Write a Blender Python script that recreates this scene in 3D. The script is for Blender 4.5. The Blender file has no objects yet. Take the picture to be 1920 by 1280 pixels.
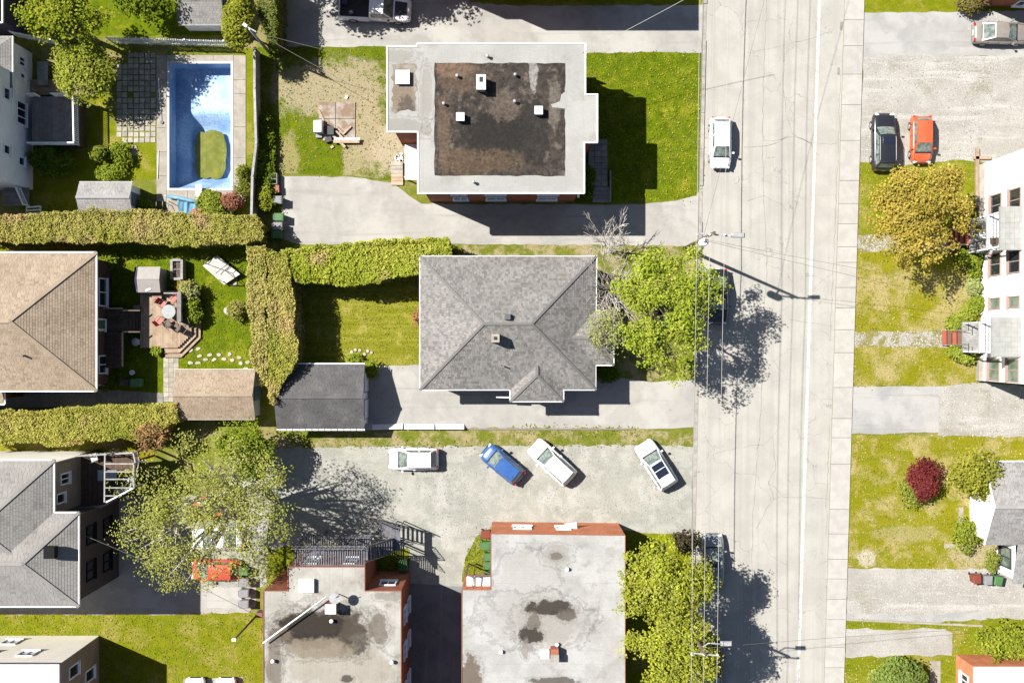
import bpy, math, random
import numpy as np
from mathutils import Vector, Matrix
random.seed(7); np.random.seed(7)
R = math.radians
sc = bpy.context.scene
COL = sc.collection

# ------------------------------------------------------------------ camera, sky, sun, exposure
CAMH, FPX = 84.4, 1900.0            # drone height (m) and focal length in pixels of the 1920 px wide photograph
cam_d = bpy.data.cameras.new('drone_camera'); cam = bpy.data.objects.new('drone_camera', cam_d); COL.objects.link(cam)
cam.location = (0, 0, CAMH); cam.rotation_euler = (0, 0, 0)
cam_d.sensor_fit = 'HORIZONTAL'; cam_d.angle = 2*math.atan(960/FPX); cam_d.clip_start = 1; cam_d.clip_end = 2000
sc.camera = cam
SUN_EL = R(50.4); SDX, SDY = 0.9165, -0.4000       # direction in which shadows fall (x, y)
world = bpy.data.worlds.new('World'); sc.world = world; world.use_nodes = True
wn = world.node_tree; wn.nodes.clear()
sky = wn.nodes.new('ShaderNodeTexSky'); sky.sky_type = 'NISHITA'; sky.sun_disc = False
sky.sun_elevation = SUN_EL; sky.sun_rotation = math.atan2(-SDX, -SDY); sky.altitude = 200
bg = wn.nodes.new('ShaderNodeBackground'); bg.inputs[1].default_value = 0.05
wo = wn.nodes.new('ShaderNodeOutputWorld')
wn.links.new(sky.outputs[0], bg.inputs[0]); wn.links.new(bg.outputs[0], wo.inputs[0])
sun_d = bpy.data.lights.new('sun', 'SUN'); sun_d.energy = 5.0; sun_d.angle = R(0.53); sun_d.color = (1, 0.967, 0.912)
sun = bpy.data.objects.new('sun', sun_d); COL.objects.link(sun); sun.location = (-60, 30, 90)
sun.rotation_euler = Vector((SDX*math.cos(SUN_EL), SDY*math.cos(SUN_EL), -math.sin(SUN_EL))).to_track_quat('-Z', 'Y').to_euler()
sc.view_settings.view_transform = 'Standard'; sc.view_settings.look = 'None'
sc.view_settings.exposure = 1.2; sc.view_settings.gamma = 1; sc.view_settings.use_curve_mapping = False
sc.cycles.max_bounces = 6; sc.cycles.transparent_max_bounces = 8

# ------------------------------------------------------------------ helpers
def P(px, py, z=0.0):
    k = (CAMH - z)/FPX
    return Vector(((px - 960)*k, (640 - py)*k, z))
def P2(px, py, z=0.0):
    p = P(px, py, z); return (p.x, p.y)
ORG = {}
def setp(o, label=None, cat=None, group=None, kind=None):
    if label: o['label'] = label
    if cat: o['category'] = cat
    if group: o['group'] = group
    if kind: o['kind'] = kind
    return o
def thing(name, label, cat, loc, group=None, rz=0.0):
    o = bpy.data.objects.new(name, None); COL.objects.link(o); o.empty_display_size = .3
    o.location = loc; o.rotation_euler = (0, 0, rz)
    ORG[o] = Vector(loc)
    return setp(o, label, cat, group)
def org(parent):
    while parent is not None:
        if parent in ORG: return ORG[parent]
        parent = parent.parent
    return Vector((0, 0, 0))

class MB:
    """collects polygons for ONE mesh object"""
    def __init__(s): s.v, s.f, s.m, s.t, s.sm = [], [], [], [], []
    def poly(s, pts, mi=0, tint=1.0, smooth=False):
        b = len(s.v); s.v += [tuple(p) for p in pts]; s.f.append(list(range(b, b+len(pts)))); s.m.append(mi); s.t.append(tint); s.sm.append(smooth); return s
    def mesh(s, vs, fs, mi=0, tint=1.0, smooth=False):
        b = len(s.v); s.v += [tuple(p) for p in vs]
        for f in fs: s.f.append([b+i for i in f]); s.m.append(mi); s.t.append(tint); s.sm.append(smooth)
        return s
    BF = [(0,3,2,1),(4,5,6,7),(0,1,5,4),(1,2,6,5),(2,3,7,6),(3,0,4,7)]
    def box(s, c, d, rz=0.0, mi=0, tint=1.0, top=1.0):
        cx, cy, cz = c; dx, dy, dz = d[0]/2, d[1]/2, d[2]/2; ca, sa = math.cos(rz), math.sin(rz); vs = []
        for z, k in ((-dz, 1.0), (dz, top)):
            for x, y in ((-dx,-dy),(dx,-dy),(dx,dy),(-dx,dy)):
                x *= k; y *= k
                vs.append((cx+x*ca-y*sa, cy+x*sa+y*ca, cz+z))
        s.mesh(vs, s.BF, mi, tint); return s
    def bar(s, a, b, w, h, mi=0, tint=1.0):
        a, b = Vector(a), Vector(b); d = (b-a).normalized()
        side = d.cross(Vector((0,0,1)))
        if side.length < 1e-3: side = Vector((1,0,0))
        side.normalize(); up = side.cross(d).normalized()
        vs = [p + side*x*w/2 + up*z*h/2 for p in (a, b) for x, z in ((-1,-1),(1,-1),(1,1),(-1,1))]
        s.mesh(vs, s.BF, mi, tint); return s
    def tube(s, pts, rad, n=6, mi=0, smooth=True, cap=True):
        pts = [Vector(p) for p in pts]
        if not hasattr(rad, '__len__'): rad = [rad]*len(pts)
        b = len(s.v); ref = Vector((0.31, 0.87, 0.37))
        for i, p in enumerate(pts):
            d = (pts[min(i+1, len(pts)-1)] - pts[max(i-1, 0)]).normalized()
            a = d.cross(ref)
            if a.length < .05: a = d.cross(Vector((1,0,0)))
            a.normalize(); c = d.cross(a)
            for k in range(n):
                t = 2*math.pi*k/n; s.v.append(tuple(p + (a*math.cos(t) + c*math.sin(t))*rad[i]))
        for i in range(len(pts)-1):
            for k in range(n):
                s.f.append([b+i*n+k, b+i*n+(k+1) % n, b+(i+1)*n+(k+1) % n, b+(i+1)*n+k]); s.m.append(mi); s.t.append(1.0); s.sm.append(smooth)
        if cap:
            e = b+(len(pts)-1)*n
            s.f.append([b+k for k in range(n)][::-1]); s.f.append([e+k for k in range(n)])
            s.m += [mi, mi]; s.t += [1.0, 1.0]; s.sm += [False, False]
        return s
    def prism(s, pts, z0, z1, mi=0, cap=True, bottom=False, tint=1.0):
        n = len(pts)
        if sum(pts[i][0]*pts[(i+1) % n][1]-pts[(i+1) % n][0]*pts[i][1] for i in range(n)) < 0: pts = pts[::-1]
        vs = [(x, y, z0) for x, y in pts] + [(x, y, z1) for x, y in pts]
        fs = [(i, (i+1) % n, n+(i+1) % n, n+i) for i in range(n)]
        if cap: fs.append(tuple(range(n, 2*n)))
        if bottom: fs.append(tuple(range(n-1, -1, -1)))
        s.mesh(vs, fs, mi, tint); return s
    def lathe(s, c, prof, n=16, mi=0, smooth=True):
        c = Vector(c); b = len(s.v)
        for r, z in prof:
            for k in range(n):
                t = 2*math.pi*k/n; s.v.append((c.x+r*math.cos(t), c.y+r*math.sin(t), c.z+z))
        for i in range(len(prof)-1):
            for k in range(n):
                s.f.append([b+i*n+k, b+i*n+(k+1) % n, b+(i+1)*n+(k+1) % n, b+(i+1)*n+k]); s.m.append(mi); s.t.append(1.0); s.sm.append(smooth)
        e = b+(len(prof)-1)*n
        s.f.append([b+k for k in range(n)][::-1]); s.f.append([e+k for k in range(n)]); s.m += [mi, mi]; s.t += [1., 1.]; s.sm += [False, False]
        return s
    def build(s, name, mats, parent=None, local=False, **kw):
        me = bpy.data.meshes.new(name); me.from_pydata(s.v, [], s.f); 
        if not isinstance(mats, (list, tuple)): mats = [mats]
        for m in mats: me.materials.append(m)
        me.polygons.foreach_set('material_index', s.m); me.polygons.foreach_set('use_smooth', s.sm)
        if any(t != 1.0 for t in s.t):
            at = me.attributes.new('tint', 'FLOAT', 'FACE'); at.data.foreach_set('value', s.t)
        o = bpy.data.objects.new(name, me); COL.objects.link(o)
        if parent is not None:
            o.parent = parent
            if not local:
                k = org(parent)
                me.transform(Matrix.Translation(-k))
        me.update()
        return setp(o, **kw)
def piece(name, me, parent, loc, scale=(1,1,1), rot=(0,0,0), **kw):
    o = bpy.data.objects.new(name, me); COL.objects.link(o)
    if parent is not None: o.parent = parent; loc = Vector(loc) - org(parent)
    o.location = loc; o.scale = scale; o.rotation_euler = rot
    return setp(o, **kw)
_UB = {}
def ubox(mat):
    if mat.name not in _UB:
        me = bpy.data.meshes.new('board_'+mat.name); b = MB().box((0,0,0), (1,1,1)); me.from_pydata(b.v, [], b.f); me.materials.append(mat); _UB[mat.name] = me
    return _UB[mat.name]
def board(name, mat, parent, a, b, w, h):
    """a straight plank from a to b (world), shared unit mesh"""
    a, b = Vector(a), Vector(b); d = b-a; L = d.length
    rz = math.atan2(d.y, d.x); ry = -math.asin(max(-1, min(1, d.z/L)))
    return piece(name, ubox(mat), parent, (a+b)/2, (L, w, h), (0, ry, rz))
def beam(parent, name, mat, a, b, w, h): return MB().bar(a, b, w, h).build(name, mat, parent)

# ------------------------------------------------------------------ materials
def lin(c): 
    c /= 255.0
    return c/12.92 if c <= .04045 else ((c+.055)/1.055)**2.4
GAIN = 2.55
def C(r, g, b, k=1.0): return tuple(min(.82, lin(v)/GAIN*k) for v in (r, g, b))
class NT:
    def __init__(s, name):
        s.mat = bpy.data.materials.new(name); s.mat.use_nodes = True; s.t = s.mat.node_tree; s.t.nodes.clear()
        s.out = s.n('ShaderNodeOutputMaterial'); s.bsdf = s.n('ShaderNodeBsdfPrincipled'); s.l(s.bsdf.outputs[0], s.out.inputs[0])
    def n(s, t, **k):
        x = s.t.nodes.new(t)
        for a, b in k.items(): setattr(x, a, b)
        return x
    def l(s, a, b): s.t.links.new(a, b)
    def coord(s, c):
        if c == 'W': return s.n('ShaderNodeNewGeometry').outputs['Position']
        return s.n('ShaderNodeTexCoord').outputs['Object']
    def noise(s, vec, scale, detail=5, rough=.6, stretch=None):
        if stretch:
            m = s.n('ShaderNodeVectorMath', operation='MULTIPLY'); m.inputs[1].default_value = stretch; s.l(vec, m.inputs[0]); vec = m.outputs[0]
        n = s.n('ShaderNodeTexNoise'); n.inputs['Scale'].default_value = scale; n.inputs['Detail'].default_value = detail; n.inputs['Roughness'].default_value = rough
        s.l(vec, n.inputs['Vector']); return n.outputs['Fac']
    def ramp(s, fac, lo, hi, a=0.0, b=1.0):
        m = s.n('ShaderNodeMapRange', interpolation_type='SMOOTHSTEP'); m.inputs[1].default_value = lo; m.inputs[2].default_value = hi; m.inputs[3].default_value = a; m.inputs[4].default_value = b
        s.l(fac, m.inputs[0]); return m.outputs[0]
    def mix(s, fac, a, b, blend='MIX'):
        m = s.n('ShaderNodeMix', data_type='RGBA', blend_type=blend)
        for k, v in ((0, fac), (6, a), (7, b)):
            if isinstance(v, (int, float)): m.inputs[k].default_value = v
            elif isinstance(v, tuple): m.inputs[k].default_value = (*v, 1)
            else: s.l(v, m.inputs[k])
        return m.outputs[2]
    def math(s, op, a, b=0.0):
        m = s.n('ShaderNodeMath', operation=op)
        for k, v in ((0, a), (1, b)):
            if isinstance(v, (int, float)): m.inputs[k].default_value = v
            else: s.l(v, m.inputs[k])
        return m.outputs[0]
    def scale_col(s, col, fac): 
        m = s.n('ShaderNodeVectorMath', operation='SCALE')
        if isinstance(col, tuple): m.inputs[0].default_value = col
        else: s.l(col, m.inputs[0])
        if isinstance(fac, (int, float)): m.inputs['Scale'].default_value = fac
        else: s.l(fac, m.inputs['Scale'])
        return m.outputs[0]
    def done(s, col, rough=.85, spec=.3, bump=None, bstr=.3, bdist=.05, metal=0, coat=0):
        b = s.bsdf
        if isinstance(col, tuple): b.inputs['Base Color'].default_value = (*col, 1)
        else: s.l(col, b.inputs['Base Color'])
        b.inputs['Roughness'].default_value = rough; b.inputs['Specular IOR Level'].default_value = spec; b.inputs['Metallic'].default_value = metal
        if coat: b.inputs['Coat Weight'].default_value = coat; b.inputs['Coat Roughness'].default_value = .04
        if bump is not None:
            n = s.n('ShaderNodeBump'); n.inputs['Strength'].default_value = bstr; n.inputs['Distance'].default_value = bdist
            s.l(bump, n.inputs['Height']); s.l(n.outputs[0], b.inputs['Normal'])
        return s.mat
def mat(name, c, c2=None, sc=2.0, rough=.85, spec=.3, coord='W', tint=False, rnd=0.0, bump=0.0, bsc=12, c3=None, sc3=.3, lo=.38, hi=.62, metal=0, coat=0, stretch=None, grain=0.0, gsc=25, stains=(), wave=None, lo3=.45, hi3=.6, streak=(), ring=0.0):
    N = NT(name); v = N.coord(coord); col = c
    if c2: col = N.mix(N.ramp(N.noise(v, sc, 6, .65, stretch), lo, hi), c, c2)
    if c3: col = N.mix(N.ramp(N.noise(v, sc3, 4, .6), lo3, hi3), col, c3)
    for (stv, ssc, scol, slo, shi, amt) in streak:
        col = N.mix(N.ramp(N.noise(v, ssc, 5, .6, stv), slo, shi, 0, amt), col, scol)
    for (sx, sy, rx, ry, scol, amt, wob) in stains:
        a = N.n('ShaderNodeVectorMath', operation='SUBTRACT'); a.inputs[1].default_value = (sx, sy, 0); N.l(v, a.inputs[0])
        b = N.n('ShaderNodeVectorMath', operation='MULTIPLY'); b.inputs[1].default_value = (1/rx, 1/ry, 0); N.l(a.outputs[0], b.inputs[0])
        ln = N.n('ShaderNodeVectorMath', operation='LENGTH'); N.l(b.outputs[0], ln.inputs[0])
        d = N.math('ADD', ln.outputs['Value'], N.math('MULTIPLY', N.math('SUBTRACT', N.noise(v, wob, 7, .7), .5), 2.0))
        if ring: col = N.scale_col(col, N.math('SUBTRACT', 1.0, N.math('MULTIPLY', N.math('MULTIPLY', N.ramp(d, 1.34, 1.22), N.ramp(d, 1.1, 1.2)), ring)))
        col = N.mix(N.ramp(d, 1.12, .8, 0, amt), col, scol)
    if grain: 
        col = N.scale_col(col, N.ramp(N.noise(v, gsc, 3, .7), .3, .7, 1-grain, 1+grain))
    if tint:
        a = N.n('ShaderNodeAttribute', attribute_name='tint'); col = N.scale_col(col, a.outputs['Fac'])
    if rnd:
        o = N.n('ShaderNodeObjectInfo'); col = N.scale_col(col, N.ramp(o.outputs['Random'], 0, 1, 1-rnd, 1+rnd))
    if wave:                              # seams: (axis, spacing, darkness)
        ax, spc, dk = wave
        x = N.n('ShaderNodeSeparateXYZ'); N.l(v, x.inputs[0])
        fr = N.math('FRACT', N.math('DIVIDE', x.outputs[ax], spc))
        col = N.scale_col(col, N.ramp(fr, 0.0, .05, 1-dk, 1))
    return N.done(col, rough, spec, N.noise(v, bsc, 4, .7) if bump else None, bump, .06, metal, coat)
def brick(name, c1, c2, mort, sx=1.0):
    N = NT(name); v = N.coord('W'); s = N.n('ShaderNodeSeparateXYZ'); N.l(v, s.inputs[0])
    cb = N.n('ShaderNodeCombineXYZ'); N.l(N.math('ADD', s.outputs[0], s.outputs[1]), cb.inputs[0]); N.l(s.outputs[2], cb.inputs[1])
    b = N.n('ShaderNodeTexBrick'); b.inputs['Scale'].default_value = 1; b.inputs['Brick Width'].default_value = .22; b.inputs['Row Height'].default_value = .075; b.inputs['Mortar Size'].default_value = .008
    b.inputs['Color1'].default_value = (*c1, 1); b.inputs['Color2'].default_value = (*c2, 1); b.inputs['Mortar'].default_value = (*mort, 1); N.l(cb.outputs[0], b.inputs['Vector'])
    col = N.scale_col(b.outputs['Color'], N.ramp(N.noise(v, .8, 5), .3, .7, .82, 1.12))
    return N.done(col, .9, .2)
def leafmat(name, trans=.25):
    N = NT(name); a = N.n('ShaderNodeAttribute', attribute_name='col')
    d = N.n('ShaderNodeBsdfDiffuse'); t = N.n('ShaderNodeBsdfTranslucent'); m = N.n('ShaderNodeMixShader'); m.inputs[0].default_value = trans
    N.l(a.outputs['Color'], d.inputs[0]); N.l(a.outputs['Color'], t.inputs[0]); N.l(d.outputs[0], m.inputs[1]); N.l(t.outputs[0], m.inputs[2]); N.l(m.outputs[0], N.out.inputs[0])
    return N.mat

M = {}
def road_mat():
    N = NT('road_asphalt'); v = N.coord('W')
    col = N.mix(N.ramp(N.noise(v, .5, 5), .35, .65), C(216,211,201), C(229,224,213))
    col = N.mix(N.ramp(N.noise(v, 1.0, 4, .6, (1.6, .03, 1)), .46, .64, 0, .4), col, C(198,194,186))
    dv = N.n('ShaderNodeTexNoise'); dv.inputs['Scale'].default_value = .6; dv.inputs['Detail'].default_value = 5; N.l(v, dv.inputs['Vector'])
    ds = N.n('ShaderNodeVectorMath', operation='SCALE'); ds.inputs['Scale'].default_value = 2.2; N.l(dv.outputs['Color'], ds.inputs[0])
    ad = N.n('ShaderNodeVectorMath', operation='ADD'); N.l(v, ad.inputs[0]); N.l(ds.outputs[0], ad.inputs[1])
    vo = N.n('ShaderNodeTexVoronoi', feature='DISTANCE_TO_EDGE'); vo.inputs['Scale'].default_value = .28; N.l(ad.outputs[0], vo.inputs['Vector'])
    crack = N.math('MULTIPLY', N.ramp(vo.outputs['Distance'], .007, .001), N.ramp(N.noise(v, .16, 3), .44, .58))
    vo2 = N.n('ShaderNodeTexVoronoi', feature='DISTANCE_TO_EDGE'); vo2.inputs['Scale'].default_value = .9; N.l(ad.outputs[0], vo2.inputs['Vector'])
    crack2 = N.math('MULTIPLY', N.ramp(vo2.outputs['Distance'], .02, .004), N.ramp(N.noise(v, .21, 4), .56, .66))
    col = N.mix(N.math('MULTIPLY', N.math('MAXIMUM', crack, N.math('MULTIPLY', crack2, .7)), .5), col, C(120,114,106))
    col = N.scale_col(col, N.ramp(N.noise(v, 30, 3, .8), .25, .75, .9, 1.1))
    return N.done(col, .92, .2)
M['road'] = road_mat()
M['walk'] = mat('sidewalk_concrete', C(231,226,217), C(220,214,205), 1.2, rnd=.04, grain=.06)
M['kerb'] = mat('kerb_concrete', C(214,208,198), C(190,184,174), 1.5, rnd=.05)
M['paint'] = mat('road_paint', C(255,255,252,1.2), C(228,224,215), 3.0, lo=.46, hi=.6, rough=.7, grain=.05)
M['crack'] = mat('crack_filler', C(172,165,156), C(196,190,181), 3)
M['asphalt'] = mat('driveway_asphalt', C(214,209,200), C(197,193,186), .45, c3=C(226,222,213), sc3=.22, grain=.11, gsc=26, streak=[((.08,1.5,1),1.0,C(186,182,175),.55,.7,.55),((.5,.5,1),1.3,C(178,172,160),.66,.74,.6)])
M['asphalt2'] = mat('grey_asphalt', C(197,195,191), C(211,209,204), .5, c3=C(222,219,213), sc3=.3, grain=.1, gsc=26, streak=[((.08,1.3,1),1.1,C(180,178,174),.56,.7,.6),((1,1,1),.9,C(230,227,221),.62,.7,.6)])
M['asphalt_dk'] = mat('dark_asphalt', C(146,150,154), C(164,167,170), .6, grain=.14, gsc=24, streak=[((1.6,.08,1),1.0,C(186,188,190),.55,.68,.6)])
M['gravel'] = mat('gravel', C(206,205,191), C(192,191,178), .35, c3=C(216,213,201), sc3=.8, grain=.15, gsc=13, bump=.4, bsc=14, streak=[((.16,.9,1),.9,C(186,186,176),.52,.66,.6),((.5,.22,1),.9,C(232,229,220),.54,.66,.6),((1,1,1),1.6,C(176,172,158),.64,.72,.5)])
M['gravel2'] = mat('pale_gravel', C(219,214,204), C(203,197,186), .4, c3=C(190,182,164), sc3=.3, grain=.2, gsc=13, bump=.35, bsc=14, lo3=.56, hi3=.7, streak=[((.12,1.2,1),1.0,C(238,234,226),.52,.66,.7),((.25,.9,1),1.2,C(178,170,150),.6,.7,.6)])
M['stonepath'] = mat('path_stones', C(196,188,168), C(216,210,196), 5, c3=C(164,154,84), sc3=.9, grain=.18, gsc=10, lo3=.44, hi3=.56)
M['dirt'] = mat('dirt', C(190,176,146), C(170,154,120), 1.4, grain=.14, gsc=10, bump=.3, bsc=6)
def lawn_mat(name, a, b, d, dryscale=.35, lo=.46, hi=.62, stains=(), st=None):
    N = NT(name); v = N.coord('W')
    col = N.mix(N.ramp(N.noise(v, 1.3, 6, .7, st), .35, .65), a, b)
    col = N.mix(N.ramp(N.noise(v, dryscale, 6, .68), lo, hi), col, d)
    for (sx, sy, rx, ry, scol, amt, wob) in stains:
        q = N.n('ShaderNodeVectorMath', operation='SUBTRACT'); q.inputs[1].default_value = (sx, sy, 0); N.l(v, q.inputs[0])
        w = N.n('ShaderNodeVectorMath', operation='MULTIPLY'); w.inputs[1].default_value = (1/rx, 1/ry, 0); N.l(q.outputs[0], w.inputs[0])
        ln = N.n('ShaderNodeVectorMath', operation='LENGTH'); N.l(w.outputs[0], ln.inputs[0])
        dd = N.math('ADD', ln.outputs['Value'], N.math('MULTIPLY', N.math('SUBTRACT', N.noise(v, wob, 7, .75), .5), 2.4))
        col = N.mix(N.ramp(dd, 1.1, .6, 0, amt), col, scol)
    col = N.scale_col(col, N.ramp(N.noise(v, 9, 5, .8), .25, .75, .74, 1.44))
    return N.done(col, .95, .1, N.noise(v, 7, 5, .8), .55, .12)
LG = C(104,126,26); LG2 = C(134,150,40)
M['lawn_lush'] = lawn_mat('lawn_lush', C(100,122,6), C(132,148,12), C(164,164,44), .5, .5, .68)
M['lawn_mid'] = lawn_mat('lawn_mid', C(132,144,14), C(156,158,28), C(184,172,86), .4, .48, .66)
M['lawn_dry'] = lawn_mat('lawn_dry', C(150,150,14), C(170,162,38), C(204,186,124), .34, .44, .62)
M['lawn_mow'] = lawn_mat('lawn_mown', C(140,144,22), C(172,170,58), C(192,182,90), .5, .5, .66, st=(.06, 2.4, 1))
M['lawn_rag'] = lawn_mat('lawn_ragged', C(120,136,36), C(150,150,60), C(194,178,132), .55, .44, .58)
M['ground'] = lawn_mat('ground_turf', C(128,140,44), C(150,152,62), C(180,168,112), .3, .46, .62)
M['leaf'] = leafmat('foliage', .38); M['needle'] = leafmat('hedge_foliage', .22)
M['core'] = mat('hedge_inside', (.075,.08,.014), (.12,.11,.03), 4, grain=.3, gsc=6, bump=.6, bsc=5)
M['bark'] = mat('bark', (.13,.10,.075), (.2,.17,.13), 6, bump=.3); M['twig'] = mat('bare_twigs', (.50,.46,.42), (.36,.32,.29), 5)
M['shg'] = mat('grey_shingle', C(182,177,172), C(168,164,159), .5, tint=True, grain=.12, gsc=12, streak=[((.9,.9,1),.4,C(156,152,146),.56,.7,.6)])
M['shg_base'] = mat('grey_roof_base', C(150,146,142))
M['shb'] = mat('brown_shingle', C(211,189,163), C(198,175,149), .5, tint=True, grain=.1, gsc=12, streak=[((.9,.9,1),.35,C(186,162,136),.55,.68,.5)])
M['shd'] = mat('charcoal_shingle', C(128,126,125), C(112,110,110), .5, tint=True, grain=.1, gsc=12, streak=[((.9,.9,1),.5,C(150,147,144),.58,.7,.6)])
M['shl'] = mat('pale_shingle', C(206,202,198), C(192,188,184), .8, tint=True, grain=.08, gsc=14)
M['shm'] = mat('midgrey_shingle', C(190,185,179), C(178,173,167), .5, tint=True, grain=.09, gsc=12, streak=[((.9,.9,1),.4,C(158,154,150),.56,.7,.6)])
M['white'] = mat('white_paint', (.72,.72,.72), (.62,.62,.61), 1.5, rough=.6)
M['whitevinyl'] = mat('white_siding', (.70,.71,.74), (.62,.63,.66), .5, rough=.6, wave=(2, .2, .14))
M['beige'] = mat('beige_siding', C(196,184,168), C(180,168,152), .6, wave=(2, .15, .14)); M['cream'] = mat('cream_siding', (.82,.77,.68), (.76,.71,.62), .4, wave=(2, .22, .08))
M['brick'] = brick('red_brick', (.27,.075,.035), (.22,.055,.028), (.28,.17,.12)); M['brick_o'] = brick('orange_brick', (.50,.155,.065), (.44,.125,.05), (.5,.27,.17)); M['brick_d'] = brick('brown_brick', C(140,92,80), C(120,76,66), C(160,130,120))
M['glass'] = mat('window_glass', (.015,.02,.026), rough=.06, spec=.6); M['glass_g'] = mat('greenish_glass', C(170,186,172), C(120,140,120), 1.2, rough=.15, spec=.5)
M['frame'] = mat('window_frame', (.7,.71,.73), rough=.5); M['frame_r'] = mat('pinkish_frame', C(222,190,176), rough=.6)
M['concrete'] = mat('concrete', C(214,205,190), C(194,184,168), 1.3, grain=.08, rnd=.05); M['paver'] = mat('patio_pavers', C(222,212,196), C(198,188,170), 2.2, rnd=.16, grain=.08)
M['paver_g'] = mat('grey_pavers', C(190,186,178), C(172,168,160), 2.2, rnd=.12, grain=.08)
M['wood'] = mat('pale_deck_wood', C(222,194,166), C(200,170,142), 2.0, rnd=.12, stretch=(1,1,1)); M['wood_d'] = mat('stained_deck_wood', C(128,104,88), C(108,86,72), 2.0, rnd=.18)
M['wood_g'] = mat('weathered_deck_wood', C(178,172,168), C(158,150,146), 2.0, rnd=.12); M['wood_l'] = mat('new_lumber', C(240,214,186), C(224,192,160), 3, rnd=.06)
M['fence_w'] = mat('weathered_white_fence', C(222,220,214), C(190,188,182), 1.6, rnd=.08); M['black'] = mat('black_metal', (.015,.015,.017), rough=.4, spec=.5); M['iron'] = mat('grey_iron', C(150,150,158), C(120,120,128), 3, rough=.5)
M['steel'] = mat('galvanised_steel', C(226,226,226), C(205,205,206), 3, rough=.4, spec=.5); M['wire'] = mat('power_wire', C(232,226,216), rough=.5); M['wire_d'] = mat('dark_wire', C(150,145,138), rough=.6)
M['pole'] = mat('pole_wood', C(150,130,110), C(120,102,86), 2); M['rubber'] = mat('tyre_rubber', (.02,.02,.02), rough=.8); M['rim'] = mat('wheel_alloy', (.45,.45,.46), rough=.35, metal=.6)
M['membrane'] = mat('roof_membrane', C(216,214,208), C(204,202,196), .4, wave=(0, 1.05, .10), grain=.03)
M['tarp'] = mat('blue_tarp', C(120,190,232), C(160,212,244), 2.5, rough=.45); M['stone'] = mat('pale_stone', C(240,230,212), C(214,202,182), 4, rnd=.08)
M['redglass'] = mat('tail_lamp', (.35,.01,.01), rough=.2, spec=.6); M['lamp'] = mat('head_lamp', (.6,.6,.62), rough=.1, spec=.7)
def plain(key, c, rough=.55, spec=.4, **k):
    if key not in M: M[key] = mat(key, c, tuple(x*.88 for x in c), 3, rough=rough, spec=spec, **k)
    return M[key]
plain('red_plastic', C(224,52,50)); plain('coral', C(240,140,124)); plain('brown_wicker', C(122,100,84)); plain('green_plastic', C(104,160,92)); plain('grey_plastic', C(186,186,188)); plain('rust_plastic', C(176,88,64)); plain('taupe', C(204,196,188)); plain('dark_violet', C(84,76,104)); plain('mauve', C(150,120,124)); plain('step_red', C(224,122,96)); plain('step_brown', C(158,118,104)); plain('terracotta', C(196,120,90)); plain('chimney_brick', C(214,128,96)); plain('flue', (.012,.012,.012)); plain('fabric_w', C(246,242,232)); plain('blue_door', C(120,140,170)); plain('dark_wall', C(90,84,110)); plain('soil', C(110,92,76)); plain('pool_cream', C(250,248,244)); plain('glass_table', C(222,226,224), rough=.2)

# ------------------------------------------------------------------ ground sheets
def wob_poly(pts, amp=.12, step=.6, seed=0):
    rnd = random.Random(seed); out = []
    for i in range(len(pts)):
        a, b = Vector(pts[i]), Vector(pts[(i+1) % len(pts)]); n = max(1, int((b-a).length/step))
        nn = Vector((-(b-a).y, (b-a).x)).normalized()
        for k in range(n):
            p = a.lerp(b, k/n)
            if k: p = p + nn*rnd.uniform(-amp, amp)
            out.append((p.x, p.y))
    return out
def sheet(name, pxs, z, m, label, amp=0.0, seed=0, kind='structure', cat=None):
    pts = [P2(*p) for p in pxs]
    if amp: pts = wob_poly(pts, amp, .55, seed)
    n = len(pts)
    if sum(pts[i][0]*pts[(i+1) % n][1]-pts[(i+1) % n][0]*pts[i][1] for i in range(n)) < 0: pts = pts[::-1]
    b = MB(); b.poly([(x, y, z) for x, y in pts])
    return b.build(name, m, label=label, kind=kind)
def inpoly(x, y, poly):
    ins = np.zeros(len(x), bool); n = len(poly)
    for i in range(n):
        x1, y1 = poly[i]; x2, y2 = poly[(i+1) % n]
        c = ((y1 > y) != (y2 > y)) & (x < (x2-x1)*(y-y1)/((y2-y1) or 1e-9)+x1); ins ^= c
    return ins
def snoise(x, y, s, seed=0):
    r = np.random.RandomState(seed); o = np.zeros_like(x)
    for k in range(7):
        a = r.uniform(0, 6.28); f = s*(1.0+.45*k); ph = r.uniform(0, 6.28); ph2 = r.uniform(0, 6.28)
        o += np.sin(f*(x*math.cos(a)+y*math.sin(a))+ph + 1.3*np.sin(.6*f*(y*math.cos(a)-x*math.sin(a))+ph2))/(1+.35*k)
    return o/3.0
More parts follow.
